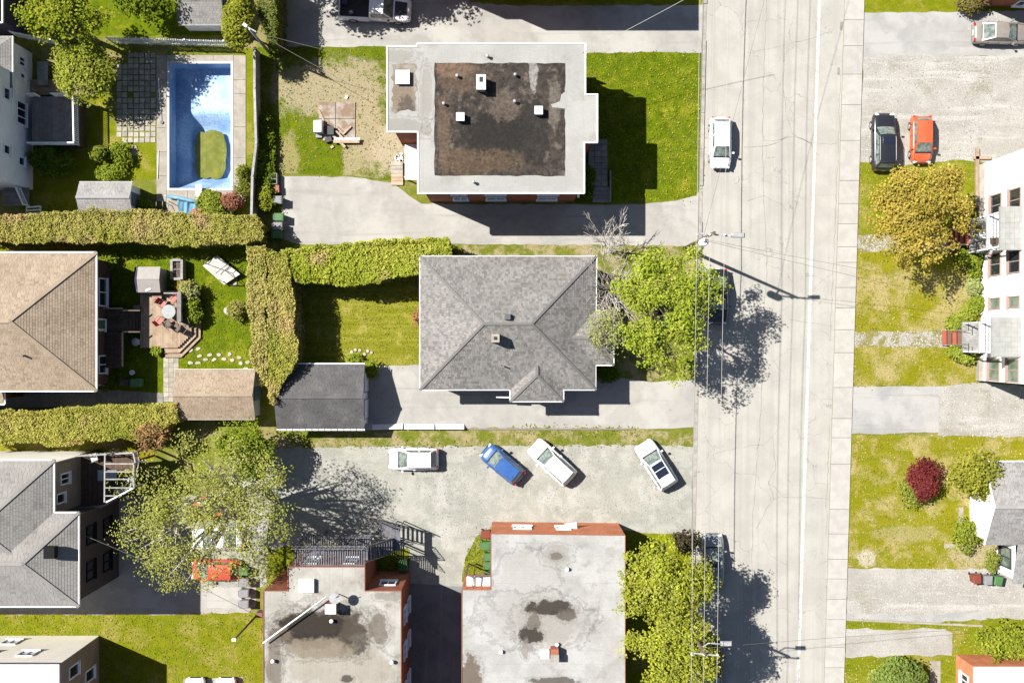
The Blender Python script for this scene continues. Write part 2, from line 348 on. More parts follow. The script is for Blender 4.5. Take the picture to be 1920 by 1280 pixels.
def leaves(name, c, nrm, size, col, m, parent, asp=.62, **kw):
    """c (N,3) world, one diamond-shaped leaf face each"""
    N = len(c); nrm = nrm/np.linalg.norm(nrm, axis=1, keepdims=True)
    r = np.random.randn(N, 3); a = np.cross(nrm, r); a /= np.linalg.norm(a, axis=1, keepdims=True)+1e-9; b = np.cross(nrm, a)
    size = np.asarray(size).reshape(-1, 1)*np.ones((N, 1))
    k = org(parent); c = c - np.array(k)[None]
    bend = nrm*size*.18
    v = np.stack([c-a*size*.5-bend, c+b*size*.5*asp, c+a*size*.5-bend, c-b*size*.5*asp], 1).reshape(-1, 3).astype(np.float32)
    me = bpy.data.meshes.new(name); me.vertices.add(4*N); me.loops.add(4*N); me.polygons.add(N)
    me.vertices.foreach_set('co', v.ravel()); me.loops.foreach_set('vertex_index', np.arange(4*N, dtype=np.int32))
    me.polygons.foreach_set('loop_start', np.arange(0, 4*N, 4, dtype=np.int32))
    at = me.attributes.new('col', 'FLOAT_COLOR', 'FACE'); cc = np.ones((N, 4), np.float32); cc[:, :3] = np.clip(col, .004, .6); at.data.foreach_set('color', cc.ravel())
    me.materials.append(m); me.update(); me.validate()
    o = bpy.data.objects.new(name, me); COL.objects.link(o); o.parent = parent
    return setp(o, **kw)
def tufts(label, pxs, dens, col, dry, seed, size=.16, holes=()):
    pts = [P2(*p) for p in pxs]; xs = [p[0] for p in pts]; ys = [p[1] for p in pts]
    A = (max(xs)-min(xs))*(max(ys)-min(ys)); n = int(A*dens); r = np.random.RandomState(seed)
    x = r.uniform(min(xs), max(xs), n); y = r.uniform(min(ys), max(ys), n); k = inpoly(x, y, pts)
    for h in holes: k &= ~inpoly(x, y, [P2(*q) for q in h])
    x, y = x[k], y[k]; n = len(x); x = x+r.randn(n)*.1; y = y+r.randn(n)*.1
    d = np.clip(snoise(x, y, .9, seed)*.6+.45+r.randn(n)*.25, 0, 1)[:, None]
    col = (np.array(col)*(1-d)+np.array(dry)*d)*r.uniform(.85, 1.4, (n, 1))
    nr = r.randn(n, 3)*.4; nr[:, 2] = np.abs(nr[:, 2])+.8
    return leaves('grass', np.stack([x, y, .045+r.uniform(0, .05, n)], 1), nr, r.uniform(.6, 1.3, n)*size, col, M['needle'], None, .45, label=label, kind='stuff')
# ------------------------------------------------------------------ the setting: ground, street, drives, lawns
POOL = (314, 116, 437, 357)          # outer edge of the white coping (px)
def ground():
    b = MB(); x0, y0 = P2(POOL[0], POOL[3]); x1, y1 = P2(POOL[2], POOL[1]); E = 420
    xs = [-E, x0, x1, E]; ys = [-E, y0, y1, E]
    for i in range(3):
        for j in range(3):
            if i == 1 and j == 1: continue
            b.poly([(xs[i], ys[j], 0), (xs[i+1], ys[j], 0), (xs[i+1], ys[j+1], 0), (xs[i], ys[j+1], 0)])
    b.build('ground', M['ground'], label='rough dry turf ground under all the yards', kind='structure')
ground()
def rl(y): return 1325.5 - .0212*y     # west kerb face
def rr(y): return 1583 - .0299*y       # east gutter
road = sheet('road', [(rl(-900), -900), (rr(-900), -900), (rr(2200), 2200), (rl(2200), 2200)], .010, M['road'], 'bleached cracked asphalt street running between the houses')
def lx(y): return 1536.5 - .0313*y
b = MB()
for y in range(-300, 1600, 50):
    b.poly([P(lx(y+50)-2.6, y+50, .0145), P(lx(y+50)+2.6, y+50, .0145), P(lx(y)+2.6, y, .0145), P(lx(y)-2.6, y, .0145)])
b.build('edge_line', M['paint'], road)
def crack(pxs, w=.05, seed=0):
    rnd = random.Random(seed); pts = []
    for i in range(len(pxs)-1):
        a, c = P(*pxs[i]), P(*pxs[i+1]); n = max(1, int((c-a).length/.5))
        for k in range(n):
            p = a.lerp(c, k/n); pts.append(Vector((p.x+rnd.uniform(-.07, .07), p.y+rnd.uniform(-.07, .07), 0)))
    pts.append(P(*pxs[-1])); b = MB()
    for i in range(len(pts)-1):
        d = (pts[i+1]-pts[i]).normalized(); s = Vector((-d.y, d.x, 0))*w*.5*rnd.uniform(.5, 1.2)
        q = [pts[i]-s, pts[i]+s, pts[i+1]+s, pts[i+1]-s]
        b.poly([(p.x, p.y, .0138) for p in q[::-1]])
    b.build('crack', M['crack'], road)
for i, (c, w) in enumerate([([(1438,-20),(1431,160),(1430,330),(1437,500),(1428,760),(1412,960),(1409,1100),(1404,1300)], .05),
    ([(1430,265),(1462,262),(1490,255),(1530,272),(1570,268)], .05), ([(1400,100),(1440,92),(1500,78),(1560,60)], .045), ([(1470,170),(1474,210),(1484,250),(1520,270),(1534,292)], .05),
    ([(1395,275),(1430,275),(1455,268),(1478,255)], .06), ([(1400,378),(1432,368),(1462,382),(1475,395)], .05), ([(1432,140),(1450,140),(1456,152)], .04),
    ([(1410,470),(1440,466),(1470,474)], .04), ([(1480,600),(1520,604),(1560,612)], .045), ([(1395,838),(1432,832),(1452,815),(1462,800)], .05), ([(1440,900),(1450,935),(1430,965),(1418,990)], .05),
    ([(1448,820),(1455,880),(1440,905),(1470,930),(1555,935)], .045), ([(1384,838),(1340,850)], .04), ([(1430,1010),(1445,1040),(1478,1060)], .04), ([(1556,800),(1551,905),(1548,1010)], .05), ([(1575,130),(1571,300),(1563,470),(1556,640)], .05),
    ([(1395,640),(1330,650)], .04)]): crack(c, w, i)
for i, (px, py, wx, wy) in enumerate([(1577,49,5,16), (1572,134,4,14)]):
    p = P(px, py); MB().box((p.x, p.y, .018), (wx/22.5, wy/22.5, .02)).build('drain_grate', M['crack'], road)
sw = bpy.data.objects.new('sidewalk', None); COL.objects.link(sw); ORG[sw] = Vector((0,0,0)); setp(sw, 'pale concrete sidewalk of separate slabs along the street', kind='structure')
js = list(range(-500, 1, 62)) + [38,87,140,197,264,339,382,420,463,492,539,577,618,661,726,784,820,869,954,1000,1047,1084,1122,1160,1212,1250] + list(range(1300, 1900, 62))
for a, c in zip(js[:-1], js[1:]):
    g = .35
    q = [P2(rr(a)+.6, a+g), P2(1620-.0299*a, a+g), P2(1620-.0299*c, c-g), P2(rr(c)+.6, c-g)]
    MB().prism(q, -.02, .115+random.uniform(-.008, .008), tint=1.0).build('slab', M['walk'], sw)
kb = bpy.data.objects.new('kerb', None); COL.objects.link(kb); ORG[kb] = Vector((0,0,0)); setp(kb, 'narrow concrete kerb between the street and the western yards', kind='structure')
y = -400
while y < 1600:
    y2 = y+68; drop = any(a < (y+y2)/2 < c for a, c in ((10, 95), (375, 450), (700, 1000)))
    MB().prism([P2(rl(y)-8, y+.3), P2(rl(y)-.4, y+.3), P2(rl(y2)-.4, y2-.3), P2(rl(y2)-8, y2-.3)], -.02, .03 if drop else .11).build('kerb_stone', M['kerb'], kb); y = y2
# --- west side
sheet('driveway', [(519,-120),(519,90),(560,92),(725,92),(1098,100),(rl(95)-8,100),(rl(0)-8,14),(rl(-120)-8,-120)], .006, M['asphalt'], 'asphalt driveway with a parked pickup north of the flat roofed brick building', .05, 1)
sheet('lawn', [(880,-60),(1316,-60),(1316,9),(960,11),(880,4)], .022, M['lawn_mid'], 'shaded grass strip beyond the pickup driveway', .08, 2)
FL = [(1060,100),(1240,98),(1314,100),(1318,180),(1320,320),(1318,350),(1306,364),(1270,373),(1212,380),(1060,382)]
sheet('lawn', FL, .022, M['lawn_lush'], 'lush dandelion lawn in front of the flat roofed brick building', .06, 3)
q = [P2(600, 150), P2(690, 200), P2(640,170)]
BY = [(478,88),(726,88),(790,250),(760,335),(735,338),(660,330),(527,325),(478,330)]
stA = [(*P2(620,165), 6.2, 2.6, C(196,182,146), .95, .8), (*P2(690,250), 1.6, 4.0, C(200,184,148), .95, .7), (*P2(735,280), 1.8, 2.4, C(214,198,166), .95, .8), (*P2(540,300), 1.0, 2.4, C(188,176,120), .8, .8), (*P2(660,300), .9, 2.0, C(196,182,140), .9, .8)]
M['lawn_back'] = lawn_mat('lawn_backyard', C(104,124,10), C(132,146,18), C(160,152,60), .5, .56, .7, stA)
sheet('lawn', BY, .020, M['lawn_back'], 'half bare back yard lawn around the broken concrete slab', .06, 4)
sheet('driveway', [(527,331),(660,332),(735,343),(790,382),(1098,384),(1212,382),(1270,376),(1306,367),(rl(352)-7,350),(rl(460)-7,462),(1240,462),(845,458),(560,458),(530,448)], .012, M['asphalt'], 'long pale driveway south of the flat roofed brick building', .05, 5)
sheet('lawn', [(840,458),(1250,460),(1300,470),(1306,520),(1300,560),(1225,560),(1130,500),(840,486)], .026, M['lawn_rag'], 'thin weedy grass strip beside the grey bungalow', .10, 6)
sheet('lawn', [(1120,470),(1304,480),(1300,600),(1290,690),(1217,716),(1120,716)], .030, M['lawn_rag'], 'shaded front garden under the spreading green maple', .08, 61)
sheet('lawn', [(545,520),(800,505),(800,690),(690,688),(545,690)], .026, M['lawn_mow'], 'mown back lawn between the tall hedges and the grey bungalow', .05, 7)
sheet('driveway', [(684,686),(790,684),(1120,700),(1217,716),(rl(716)-7,712),(rl(800)-7,800),(1190,806),(960,806),(684,806)], .034, M['asphalt'], 'driveway along the grey bungalow and its garage', .04, 8)
sheet('lawn', [(840,801),(1205,803),(rl(812)-9,812),(rl(826)-9,832),(1240,834),(700,836),(520,840),(480,822),(684,812)], .038, M['lawn_rag'], 'weedy verge between the bungalow driveway and the gravel lot', .12, 9)
sheet('parking_lot', [(490,835),(720,836),(1240,832),(rl(835)-7,838),(rl(1000)-7,1003),(1180,1000),(930,990),(872,1090),(866,1120),(770,1120),(765,1050),(600,1030),(490,1100),(380,1100),(380,960)], .016, M['gravel'], 'pale gravel parking lot with four parked cars', .12, 10)
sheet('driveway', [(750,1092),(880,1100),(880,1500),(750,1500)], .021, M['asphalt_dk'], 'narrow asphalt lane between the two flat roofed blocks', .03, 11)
sheet('lawn', [(1150,992),(rl(1000)-9,1004),(rl(1500)-9,1500),(1150,1500)], .024, M['lawn_mid'], 'strip of lawn under the two street maples', .1, 12)
sheet('lawn', [(935,985),(918,990),(893,1005),(872,1045),(866,1090),(935,1090)], .024, M['lawn_mid'], 'small curved patch of grass beside the row of green bins', .08, 13)
sheet('lawn', [(500,1030),(560,1020),(660,1020),(765,1028),(770,1090),(500,1130)], .024, M['lawn_mid'], 'grass behind the black iron stair', .12, 14)
sheet('driveway', [(140,930),(480,930),(480,1135),(465,1146),(140,1146)], .011, M['asphalt'], 'asphalt parking court under the big sparse tree', .05, 15)
sheet('path', [(-200,1136),(470,1140),(470,1150),(300,1152),(-200,1152)], .016, M['gravel2'], 'pale gravel edging beside the asphalt parking court', .08, 16)
LB = [(-200,1151),(300,1152),(470,1148),(500,1150),(500,1400),(-200,1400)]
sheet('lawn', LB, .020, M['lawn_mid'], 'green lawn between the grey hipped house and the cream block', .08, 17)
sheet('driveway', [(345,1272),(455,1268),(470,1500),(300,1500)], .025, M['asphalt2'], 'short driveway with two white cars beyond the cream block', .05, 18)
YC = [(170,462),(470,462),(480,700),(330,756),(180,762)]
sheet('lawn', YC, .020, M['lawn_lush'], 'trimmed lawn around the octagonal wooden deck', .05, 19)
sheet('lawn', [(-200,460),(182,462),(182,480),(-200,480)], .024, M['lawn_mid'], 'narrow grass strip between the long hedge and the brown roofed house', .05, 20)
sheet('lawn', [(-200,815),(290,815),(290,862),(-200,862)], .016, M['lawn_dry'], 'shaded grass between the lower hedge and the grey hipped house', .05, 21)
sheet('path', [(-200,728),(182,730),(300,736),(300,758),(-200,770)], .030, M['paver_g'], 'shaded paved side passage south of the brown roofed house', .03, 22)
sheet('lawn', [(195,230),(296,230),(296,336),(195,336)], .014, M['lawn_mid'], 'small lawn between the paved patio and the grey pool shed', .08, 23)
sheet('lawn', [(60,150),(200,150),(200,395),(60,395)], .010, M['lawn_mid'], 'shaded lawn beside the white house', .08, 231)
sheet('lawn', [(-100,-60),(470,-60),(470,66),(-100,70)], .010, M['lawn_lush'], 'shaded lawn under the trees behind the white picket fence', .08, 24)
sheet('lawn', [(438,95),(480,92),(480,420),(440,420)], .010, M['lawn_mid'], 'planted strip along the pale board fence', .08, 25)
# --- east side
def er(y): return 1620.6-.0299*y
sheet('lawn', [(er(-60),-60),(1990,-60),(1990,20),(1800,22),(er(22),24)], .020, M['lawn_mid'], 'grass in front of the red brick house by the parked sedan', .06, 30)
sheet('driveway', [(er(22),22),(1800,20),(1990,18),(1990,108),(1760,104),(er(110),110)], .012, M['asphalt2'], 'grey asphalt driveway under the parked sedan', .06, 31)
sheet('parking_lot', [(er(108),107),(1760,102),(1990,106),(1990,310),(1800,306),(1700,310),(er(306),308)], .016, M['gravel2'], 'pale gravel lot with the dark and the red parked cars', .1, 32)
E1 = [(er(304),304),(1690,312),(1800,300),(1845,305),(1845,442),(er(440),440)]
sheet('lawn', E1, .022, M['lawn_mid'], 'green lawn under the golden tree', .1, 33)
sheet('path', [(er(440),441),(1680,438),(1730,450),(1800,450),(1800,474),(1690,470),(er(470),471)], .026, M['stonepath'], 'crushed stone path leading to the upper porch', .12, 34)
E2 = [(er(470),470),(1700,472),(1845,474),(1845,620),(1765,622),(er(620),622)]
sheet('lawn', E2, .022, M['lawn_dry'], 'broad patchy lawn in front of the white apartment building', .08, 35)
sheet('path', [(er(620),623),(1700,624),(1775,618),(1775,652),(1690,648),(er(650),650)], .026, M['stonepath'], 'crushed stone path leading to the lower porch', .12, 36)
E3 = [(er(650),649),(1700,648),(1845,650),(1838,718),(1740,724),(er(724),723)]
sheet('lawn', E3, .022, M['lawn_dry'], 'patchy lawn south of the lower porch path', .1, 37)
sheet('driveway', [(er(724),725),(1758,722),(1760,810),(1640,813),(er(812),813)], .018, M['asphalt2'], 'grey asphalt parking pad south of the white apartment building', .06, 38)
sheet('driveway', [(1757,722),(1838,716),(1990,730),(1990,822),(1757,822)], .014, M['gravel2'], 'bare gravel yard at the south end of the white apartment building', .1, 39)
E4 = [(er(814),815),(1760,816),(1990,820),(1990,1100),(1860,1066),(1760,1068),(er(1062),1063)]
stE = [(*P2(1625,1045), 1.1, .7, C(226,214,190), .9, 1.2), (*P2(1830,1040), 2.2, 1.3, C(206,190,150), .9, 1.0), (*P2(1700,1000), 3.0, .8, C(190,178,116), .8, .9)]
M['lawn_e4'] = lawn_mat('lawn_streaky', C(148,150,14), C(168,160,38), C(204,186,122), .42, .46, .62, stE, (.35, 1.2, 1))
sheet('lawn', E4, .022, M['lawn_e4'], 'streaky lawn around the dark red shrub', .1, 40)
sheet('driveway', [(er(1063),1064),(1760,1067),(1860,1064),(1990,1070),(1990,1160),(1840,1158),(er(1160),1162)], .028, M['gravel2'], 'worn gravel driveway with the three wheeled bins', .1, 41)
sheet('driveway', [(er(1148),1148),(1700,1152),(1840,1146),(1850,1160),(1720,1168),(er(1164),1161)], .033, M['asphalt2'], 'cracked asphalt strip at the edge of the worn gravel driveway', .09, 42)
E5 = [(er(1162),1164),(1990,1160),(1990,1500),(er(1500),1500)]
sheet('lawn', E5, .020, M['lawn_mid'], 'lawn around the brick trimmed corner building', .08, 43)
sheet('path', [(er(1178),1178),(1770,1178),(1786,1186),(1784,1228),(er(1230),1231)], .027, M['gravel2'], 'short gravel parking pad by the corner building', .12, 44)
b = MB()
for i in range(9):
    a = P(1590+i*28, 1160.5+i*1.3+random.uniform(-.4, .4)); c = P(1590+(i+1)*28-.6, 1160.5+(i+1)*1.3)
    b = MB().bar((a.x, a.y, .06), (c.x, c.y, .06), .16, .12); b.build('edging_block', M['concrete'], bpy.data.objects.get('edging') or thing('edging', 'low concrete edging along the worn gravel driveway', 'edging', (*P2(1590,1160),0)))
for i, (x0, y0, x1, y1, lb, m) in enumerate([(1743,1238,1763,1300,'plain concrete walk slab by the round clipped bush','concrete'), (1797,950,1806,995,'narrow concrete walk strip in front of the white cottage','concrete'), (1770,1019,1790,1026,'short concrete stepping slab on the streaky lawn','concrete')]):
    MB().prism([P2(x0,y0),P2(x1,y0),P2(x1,y1),P2(x0,y1)], 0, .06).build('walk_slab', M[m], label=lb, kind='structure')

# grass relief
LGc, DRYc = (.085,.115,.014), (.20,.18,.075)
tufts('short rough grass of the dandelion lawn', FL, 34, (.09,.125,.010), (.18,.19,.035), 1)
tufts('tufts of grass in the half bare back yard', BY, 13, (.09,.12,.014), (.27,.23,.12), 2)
tufts('mown grass between the hedges', [(560,540),(790,520),(790,686),(560,686)], 24, (.14,.15,.018), (.24,.22,.065), 3)
tufts('grass around the octagonal deck', YC, 24, (.10,.135,.012), (.17,.19,.035), 4, holes=[[(300,668),(340,668),(340,760),(180,760),(180,732),(300,734)]])
tufts('grass beside the cream block', LB, 20, (.13,.15,.015), (.24,.22,.07), 5)
for i, E in enumerate((E1, E2, E3, E4, E5)): tufts(['grass under the golden tree', 'grass of the broad patchy lawn', 'grass south of the lower porch path', 'grass around the dark red shrub', 'grass by the corner building'][i], E, 22, (.15,.155,.014), (.33,.29,.13), 6+i, holes=[[(er(1178),1176),(1786,1178),(1786,1230),(er(1230),1231)]] if i == 4 else ())
tufts('weeds along the verge of the gravel lot', [(960,797),(1205,800),(1200,818),(960,816)], 40, (.10,.14,.012), (.20,.19,.06), 12, .22)
tufts('sparse weeds on the verge', [(560,820),(1290,822),(1290,836),(560,838)], 22, (.13,.15,.02), (.26,.23,.11), 13, .2)
tufts('grass by the row of green bins', [(935,985),(918,990),(893,1005),(872,1045),(866,1090),(935,1090)], 50, (.09,.13,.012), (.2,.19,.06), 14, .22)
tufts('grass behind the black iron stair', [(500,1030),(560,1020),(660,1020),(765,1028),(770,1060),(500,1130)], 40, (.09,.13,.012), (.17,.18,.04), 15, .24)
# dandelions
r = np.random.RandomState(3); n = 700; x = r.uniform(1100, 1316, n); y = r.uniform(102, 378, n); k = r.uniform(0, 1, n) < np.clip((x-1090)/170, .15, 1); x, y = x[k], y[k]
pw = np.array([[*P2(a, c), .13] for a, c in zip(x, y)]); nn = np.tile([0, 0, 1.], (len(x), 1))+r.randn(len(x), 3)*.2
leaves('dandelions', pw, nn, r.uniform(.05, .12, len(x)), np.tile([.42,.33,.03], (len(x), 1)), M['needle'], None, 1.0, label='small yellow dandelion flowers scattered over the lush lawn', kind='stuff')

# ------------------------------------------------------------------ roofs, walls, windows
def clip(poly, x0, x1, y0, y1):
    for ax, v, s in ((0, x0, 1), (0, x1, -1), (1, y0, 1), (1, y1, -1)):
        out = []
        for i in range(len(poly)):
            a, b = poly[i], poly[(i+1) % len(poly)]; da, db = s*(a[ax]-v), s*(b[ax]-v)
            if da >= 0: out.append(a)
            if (da >= 0) != (db >= 0):
                t = da/(da-db); out.append((a[0]+(b[0]-a[0])*t, a[1]+(b[1]-a[1])*t))
        poly = out
        if len(poly) < 3: return None
    return poly
def shingles(parent, polys, m, tabw=.32, rowh=.17, seed=0, var=.12, dark=.12, lift=.03, deep=.82):
    """overlapping courses of separate tabs on convex planar roof faces, one joined covering"""
    rnd = random.Random(seed); B = MB(); Z = Vector((0,0,1))
    for pts in polys:
        pts = [Vector(p) for p in pts]; n = (pts[1]-pts[0]).cross(pts[2]-pts[0]).normalized()
        if n.z < 0: n = -n
        u = Z.cross(n)
        u = u.normalized() if u.length > 1e-4 else Vector((1,0,0)); v = n.cross(u); o = pts[0]
        q = [((p-o).dot(u), (p-o).dot(v)) for p in pts]
        y = min(p[1] for p in q); ymax = max(p[1] for p in q); xa = min(p[0] for p in q); xb = max(p[0] for p in q)
        while y < ymax-.02:
            x = xa - rnd.uniform(0, tabw)
            while x < xb:
                w = tabw*rnd.uniform(.7, 1.3); c = clip(q, x, x+w-.012, y, y+rowh)
                if c:
                    t = 1+rnd.uniform(-var, var)
                    if rnd.random() < dark: t *= deep
                    B.poly([o+u*a+v*b_+n*(lift-(b_-y)/rowh*.014) for a, b_ in c], 0, t)
                x += w
            y += rowh
    B.build('shingles', m, parent, kind='stuff')
def roof_deck(parent, polys, m, name='roof'):
    B = MB()
    for p in polys: B.poly(p)
    return B.build(name, m, parent)
def caps(parent, segs, m, w=.26):
    for a, c in segs: MB().bar(Vector(a)+Vector((0,0,.045)), Vector(c)+Vector((0,0,.045)), w, .05, 0, 1.03).build('ridge_cap', m, parent)
def fascias(parent, pts, z, m, h=.2, w=.07, closed=True, out=.02, name='fascia'):
    n = len(pts)
    for i in range(n if closed else n-1):
        a, c = Vector((*pts[i][:2], z-h/2+.045)), Vector((*pts[(i+1) % n][:2], z-h/2+.045)); d = (c-a).normalized()
        MB().bar(a+d*.001*i, c-d*.001*(i % 3), w+.002*(i % 2), h+.003*(i % 3)).build(name, m, parent)
def inset(pts, d):
    n = len(pts); A = sum(pts[i][0]*pts[(i+1) % n][1]-pts[(i+1) % n][0]*pts[i][1] for i in range(n)); s = 1 if A > 0 else -1; out = []
    for i in range(n):
        p0, p1, p2 = Vector(pts[i-1]), Vector(pts[i]), Vector(pts[(i+1) % n]); e1 = (p1-p0).normalized(); e2 = (p2-p1).normalized()
        n1 = Vector((-e1.y, e1.x))*s; n2 = Vector((-e2.y, e2.x))*s; k = 1+n1.dot(n2)
        m_ = (n1+n2)/k if k > .1 else n1
        out.append(tuple(p1+m_*d))
    return out
def walls(parent, pts, z0, z1, m, name='wall'):
    return MB().prism(pts, z0, z1, cap=False).build(name, m, parent)
def window(parent, a, c, s, w, z0, z1, cen, fm=None, gm=None, bars=1, sill=True, name='window'):
    """on the wall from a to c (2-D), s metres along it"""
    fm = fm or M['frame']; gm = gm or M['glass']; a, c = Vector(a), Vector(c); d = (c-a).normalized(); n = Vector((d.y, -d.x))
    if n.dot((a+c)/2-Vector(cen)) < 0: n = -n
    q = a+d*s; F = MB(); t = .09
    def pt(u, z, o): return (q.x+d.x*u+n.x*o, q.y+d.y*u+n.y*o, z)
    rz = math.atan2(d.y, d.x)
    def bx(B, u, z, du, dz, o, th): B.box(pt(u, z, o), (du, th, dz), rz)
    for sx in (-1, 1): bx(F, sx*(w/2-t/2), (z0+z1)/2, t, z1-z0, .05, .10)
    for z in (z0+t/2, z1-t/2): bx(F, 0, z, w-2*t, t, .05, .098)
    for k in range(bars):
        u = -w/2+w*(k+1)/(bars+1); bx(F, u, (z0+z1)/2, .07, z1-z0-2*t, .045, .08)
    f = F.build(name, fm, parent)
    G = MB(); bx(G, 0, (z0+z1)/2, w-2*t, z1-z0-2*t, .012, .02); G.build('pane', gm, f)
    if sill: S_ = MB(); bx(S_, 0, z0-.05, w+.16, .08, .09, .2); S_.build('sill', fm, f)
    return f
def hip(A, B_, C_, D, pitch, z):
    """hip roof on the rectangle x0..x1, y0..y1 (world) -> faces and hip lines; ridge along x"""
def rect_hip(x0, y0, x1, y1, z, pitch):
    w, h = x1-x0, y1-y0
    if w >= h: r = h/2; a, c = Vector((x0+r, y0+r, z+r*pitch)), Vector((x1-r, y0+r, z+r*pitch))
    else: r = w/2; a, c = Vector((x0+r, y0+r, z+r*pitch)), Vector((x0+r, y1-r, z+r*pitch))
    q = [Vector((x0,y0,z)), Vector((x1,y0,z)), Vector((x1,y1,z)), Vector((x0,y1,z))]
    if w >= h: faces = [[q[0],q[1],c,a], [q[1],q[2],c], [q[2],q[3],a,c], [q[3],q[0],a]]; lines = [(q[0],a),(q[3],a),(q[1],c),(q[2],c),(a,c)]
    else: faces = [[q[0],q[1],a], [q[1],q[2],c,a], [q[2],q[3],c], [q[3],q[0],a,c]]; lines = [(q[0],a),(q[1],a),(q[2],c),(q[3],c),(a,c)]
    return faces, lines
def box_on(parent, name, px, py, z, w, d, h, m, rz=0, sub=None):
    p = P(px, py, z); o = MB().box((p.x, p.y, z+h/2), (w, d, h), rz).build(name, m, parent)
    return o

# ---- grey bungalow in the middle
Z = 4.1
O = [(787,480),(1119,480),(1118,582),(1151,582),(1151,685),(1117,685),(1117,731),(1057,731),(1057,753),(956,753),(956,731),(787,731)]
OW = [P2(x, y, Z) for x, y in O]
H1 = thing('bungalow', 'grey shingled hip roof bungalow with two small roof wings', 'house', (*P2(950,610),0))
cen = P2(952,610)
walls(H1, inset(OW, .42), 0, Z, M['brick_d'])
x0, y1 = P2(787,480,Z); x1, y0 = P2(1118,731,Z)
A = Vector((x0,y1,Z)); B4 = Vector((x1,y1,Z)); C4 = Vector((x1,y0,Z)); D4 = Vector((x0,y0,Z)); zr = Z+2.45
R1 = P(907,607,zr); R2 = P(997,607,zr)
faces = [[D4,C4,R2,R1],[C4,B4,R2],[B4,A,R1,R2],[A,D4,R1]]
ex, ey1 = P2(1151,582,Z); _, ey0 = P2(1151,685,Z); ew = (ey1-ey0)/2; pe = (zr-Z)/(x1-R2.x); ps = (zr-Z)/(R1.y-y0)
ym = (ey0+ey1)/2; ze = Z+ew*.44; xv = x1-(ze-Z)/pe; ap = Vector((ex-ew, ym, ze)); rs = Vector((xv, ym, ze))
fe = [[Vector((ex,ey0,Z)),Vector((ex,ey1,Z)),ap],[Vector((ex,ey1,Z)),Vector((x1,ey1,Z)),rs,ap],[Vector((x1,ey0,Z)),Vector((ex,ey0,Z)),ap,rs]]
sx0, sy = P2(956,753,Z); sx1, _ = P2(1057,753,Z); swd = (sx1-sx0)/2; xm = (sx0+sx1)/2; zs = Z+swd*.44; yv = y0+(zs-Z)/ps
ap2 = Vector((xm, sy+swd, zs)); rs2 = Vector((xm, yv, zs))
if ap2.y > rs2.y: ap2.y = rs2.y-.05
fs_ = [[Vector((sx0,sy,Z)),Vector((sx1,sy,Z)),ap2],[Vector((sx1,sy,Z)),Vector((sx1,y0,Z)),rs2,ap2],[Vector((sx0,y0,Z)),Vector((sx0,sy,Z)),ap2,rs2]]
allf = faces+fe+fs_
rf = roof_deck(H1, allf, M['shg_base'])
shingles(rf, allf, M['shg'], .2, .2, 1, .13, .33, deep=.74)
caps(rf, [(A,R1),(D4,R1),(B4,R2),(C4,R2),(R1,R2),(Vector((ex,ey0,Z)),ap),(Vector((ex,ey1,Z)),ap),(ap,rs),(Vector((sx0,sy,Z)),ap2),(Vector((sx1,sy,Z)),ap2),(ap2,rs2)], M['shg_base'], .2)
fascias(H1, OW, Z, M['white'], .16, .06)
wi = inset(OW, .42)
for s, w in ((2.2,1.4),(5.2,.9),(9.5,1.6)): window(H1, wi[-2], wi[-1], s*.4+.4, w*.6, 1.7, 3.0, cen)
window(H1, wi[11], wi[0], 3.0, 1.5, 1.6, 3.0, cen); window(H1, wi[11], wi[0], 7.2, 1.2, 1.6, 3.0, cen); window(H1, wi[3], wi[4], 2.1, 2.0, 1.4, 3.1, cen, bars=2)
window(H1, wi[0], wi[1], 3.4, 1.2, 1.8, 3.0, cen); window(H1, wi[0], wi[1], 9.0, 1.0, 1.8, 3.0, cen)
b = MB().box((*P2(929,634,6.9),6.5), (.62,.62,1.5)); ch = b.build('chimney', M['concrete'], rf)
MB().box((*P2(929,634,7.2),7.27), (.24,.24,.05)).build('flue', M['flue'], ch)
for px, py, n_ in ((952,594,'vent'),): MB().box((*P2(px,py,6.6),6.55), (.46,.46,.5), 0, 0, 1, .9).build('vent', plain('vent_grey', C(120,120,122)), rf)
MB().tube([P(941,685,5.3), P(941,685,5.75)], .06, 8).build('vent_pipe', M['black'], rf)
# porch lamp rail seen below the south eave
MB().bar((*P2(931,741),2.3), (*P2(957,742),2.3), .12, .1).build('awning_bar', M['white'], H1)

# ---- garage
G1 = thing('garage', 'charcoal shingled gable garage beside the tall hedge', 'garage', (*P2(600,742),0))
ze, zr = 2.5, 3.6
gx0, gy1 = P2(519,682,ze); gx1, gy0 = P2(684,804,ze); gym = (gy0+gy1)/2
a, b_, c, d = Vector((gx0,gy0,ze)), Vector((gx1,gy0,ze)), Vector((gx1,gy1,ze)), Vector((gx0,gy1,ze)); r0, r1 = Vector((gx0,gym,zr)), Vector((gx1,gym,zr))
fc = [[a,b_,r1,r0],[c,d,r0,r1]]; rf = roof_deck(G1, fc, M['shd']); shingles(rf, fc, M['shd'], .3, .16, 2, .06, .1); caps(rf, [(r0,r1)], M['shd'], .24)
ii = .3; ww = [(gx0+ii,gy0+ii),(gx1-.12,gy0+ii),(gx1-.12,gy1-ii),(gx0+ii,gy1-ii)]
walls(G1, ww, 0, ze+.12, M['whitevinyl'])
for x in (gx0+ii, gx1-.12): MB().poly([(x,gy0+ii,ze+.12),(x,gy1-ii,ze+.12),(x,gym,zr-.02)]).build('gable', M['whitevinyl'], G1)
xx = gx1-.10
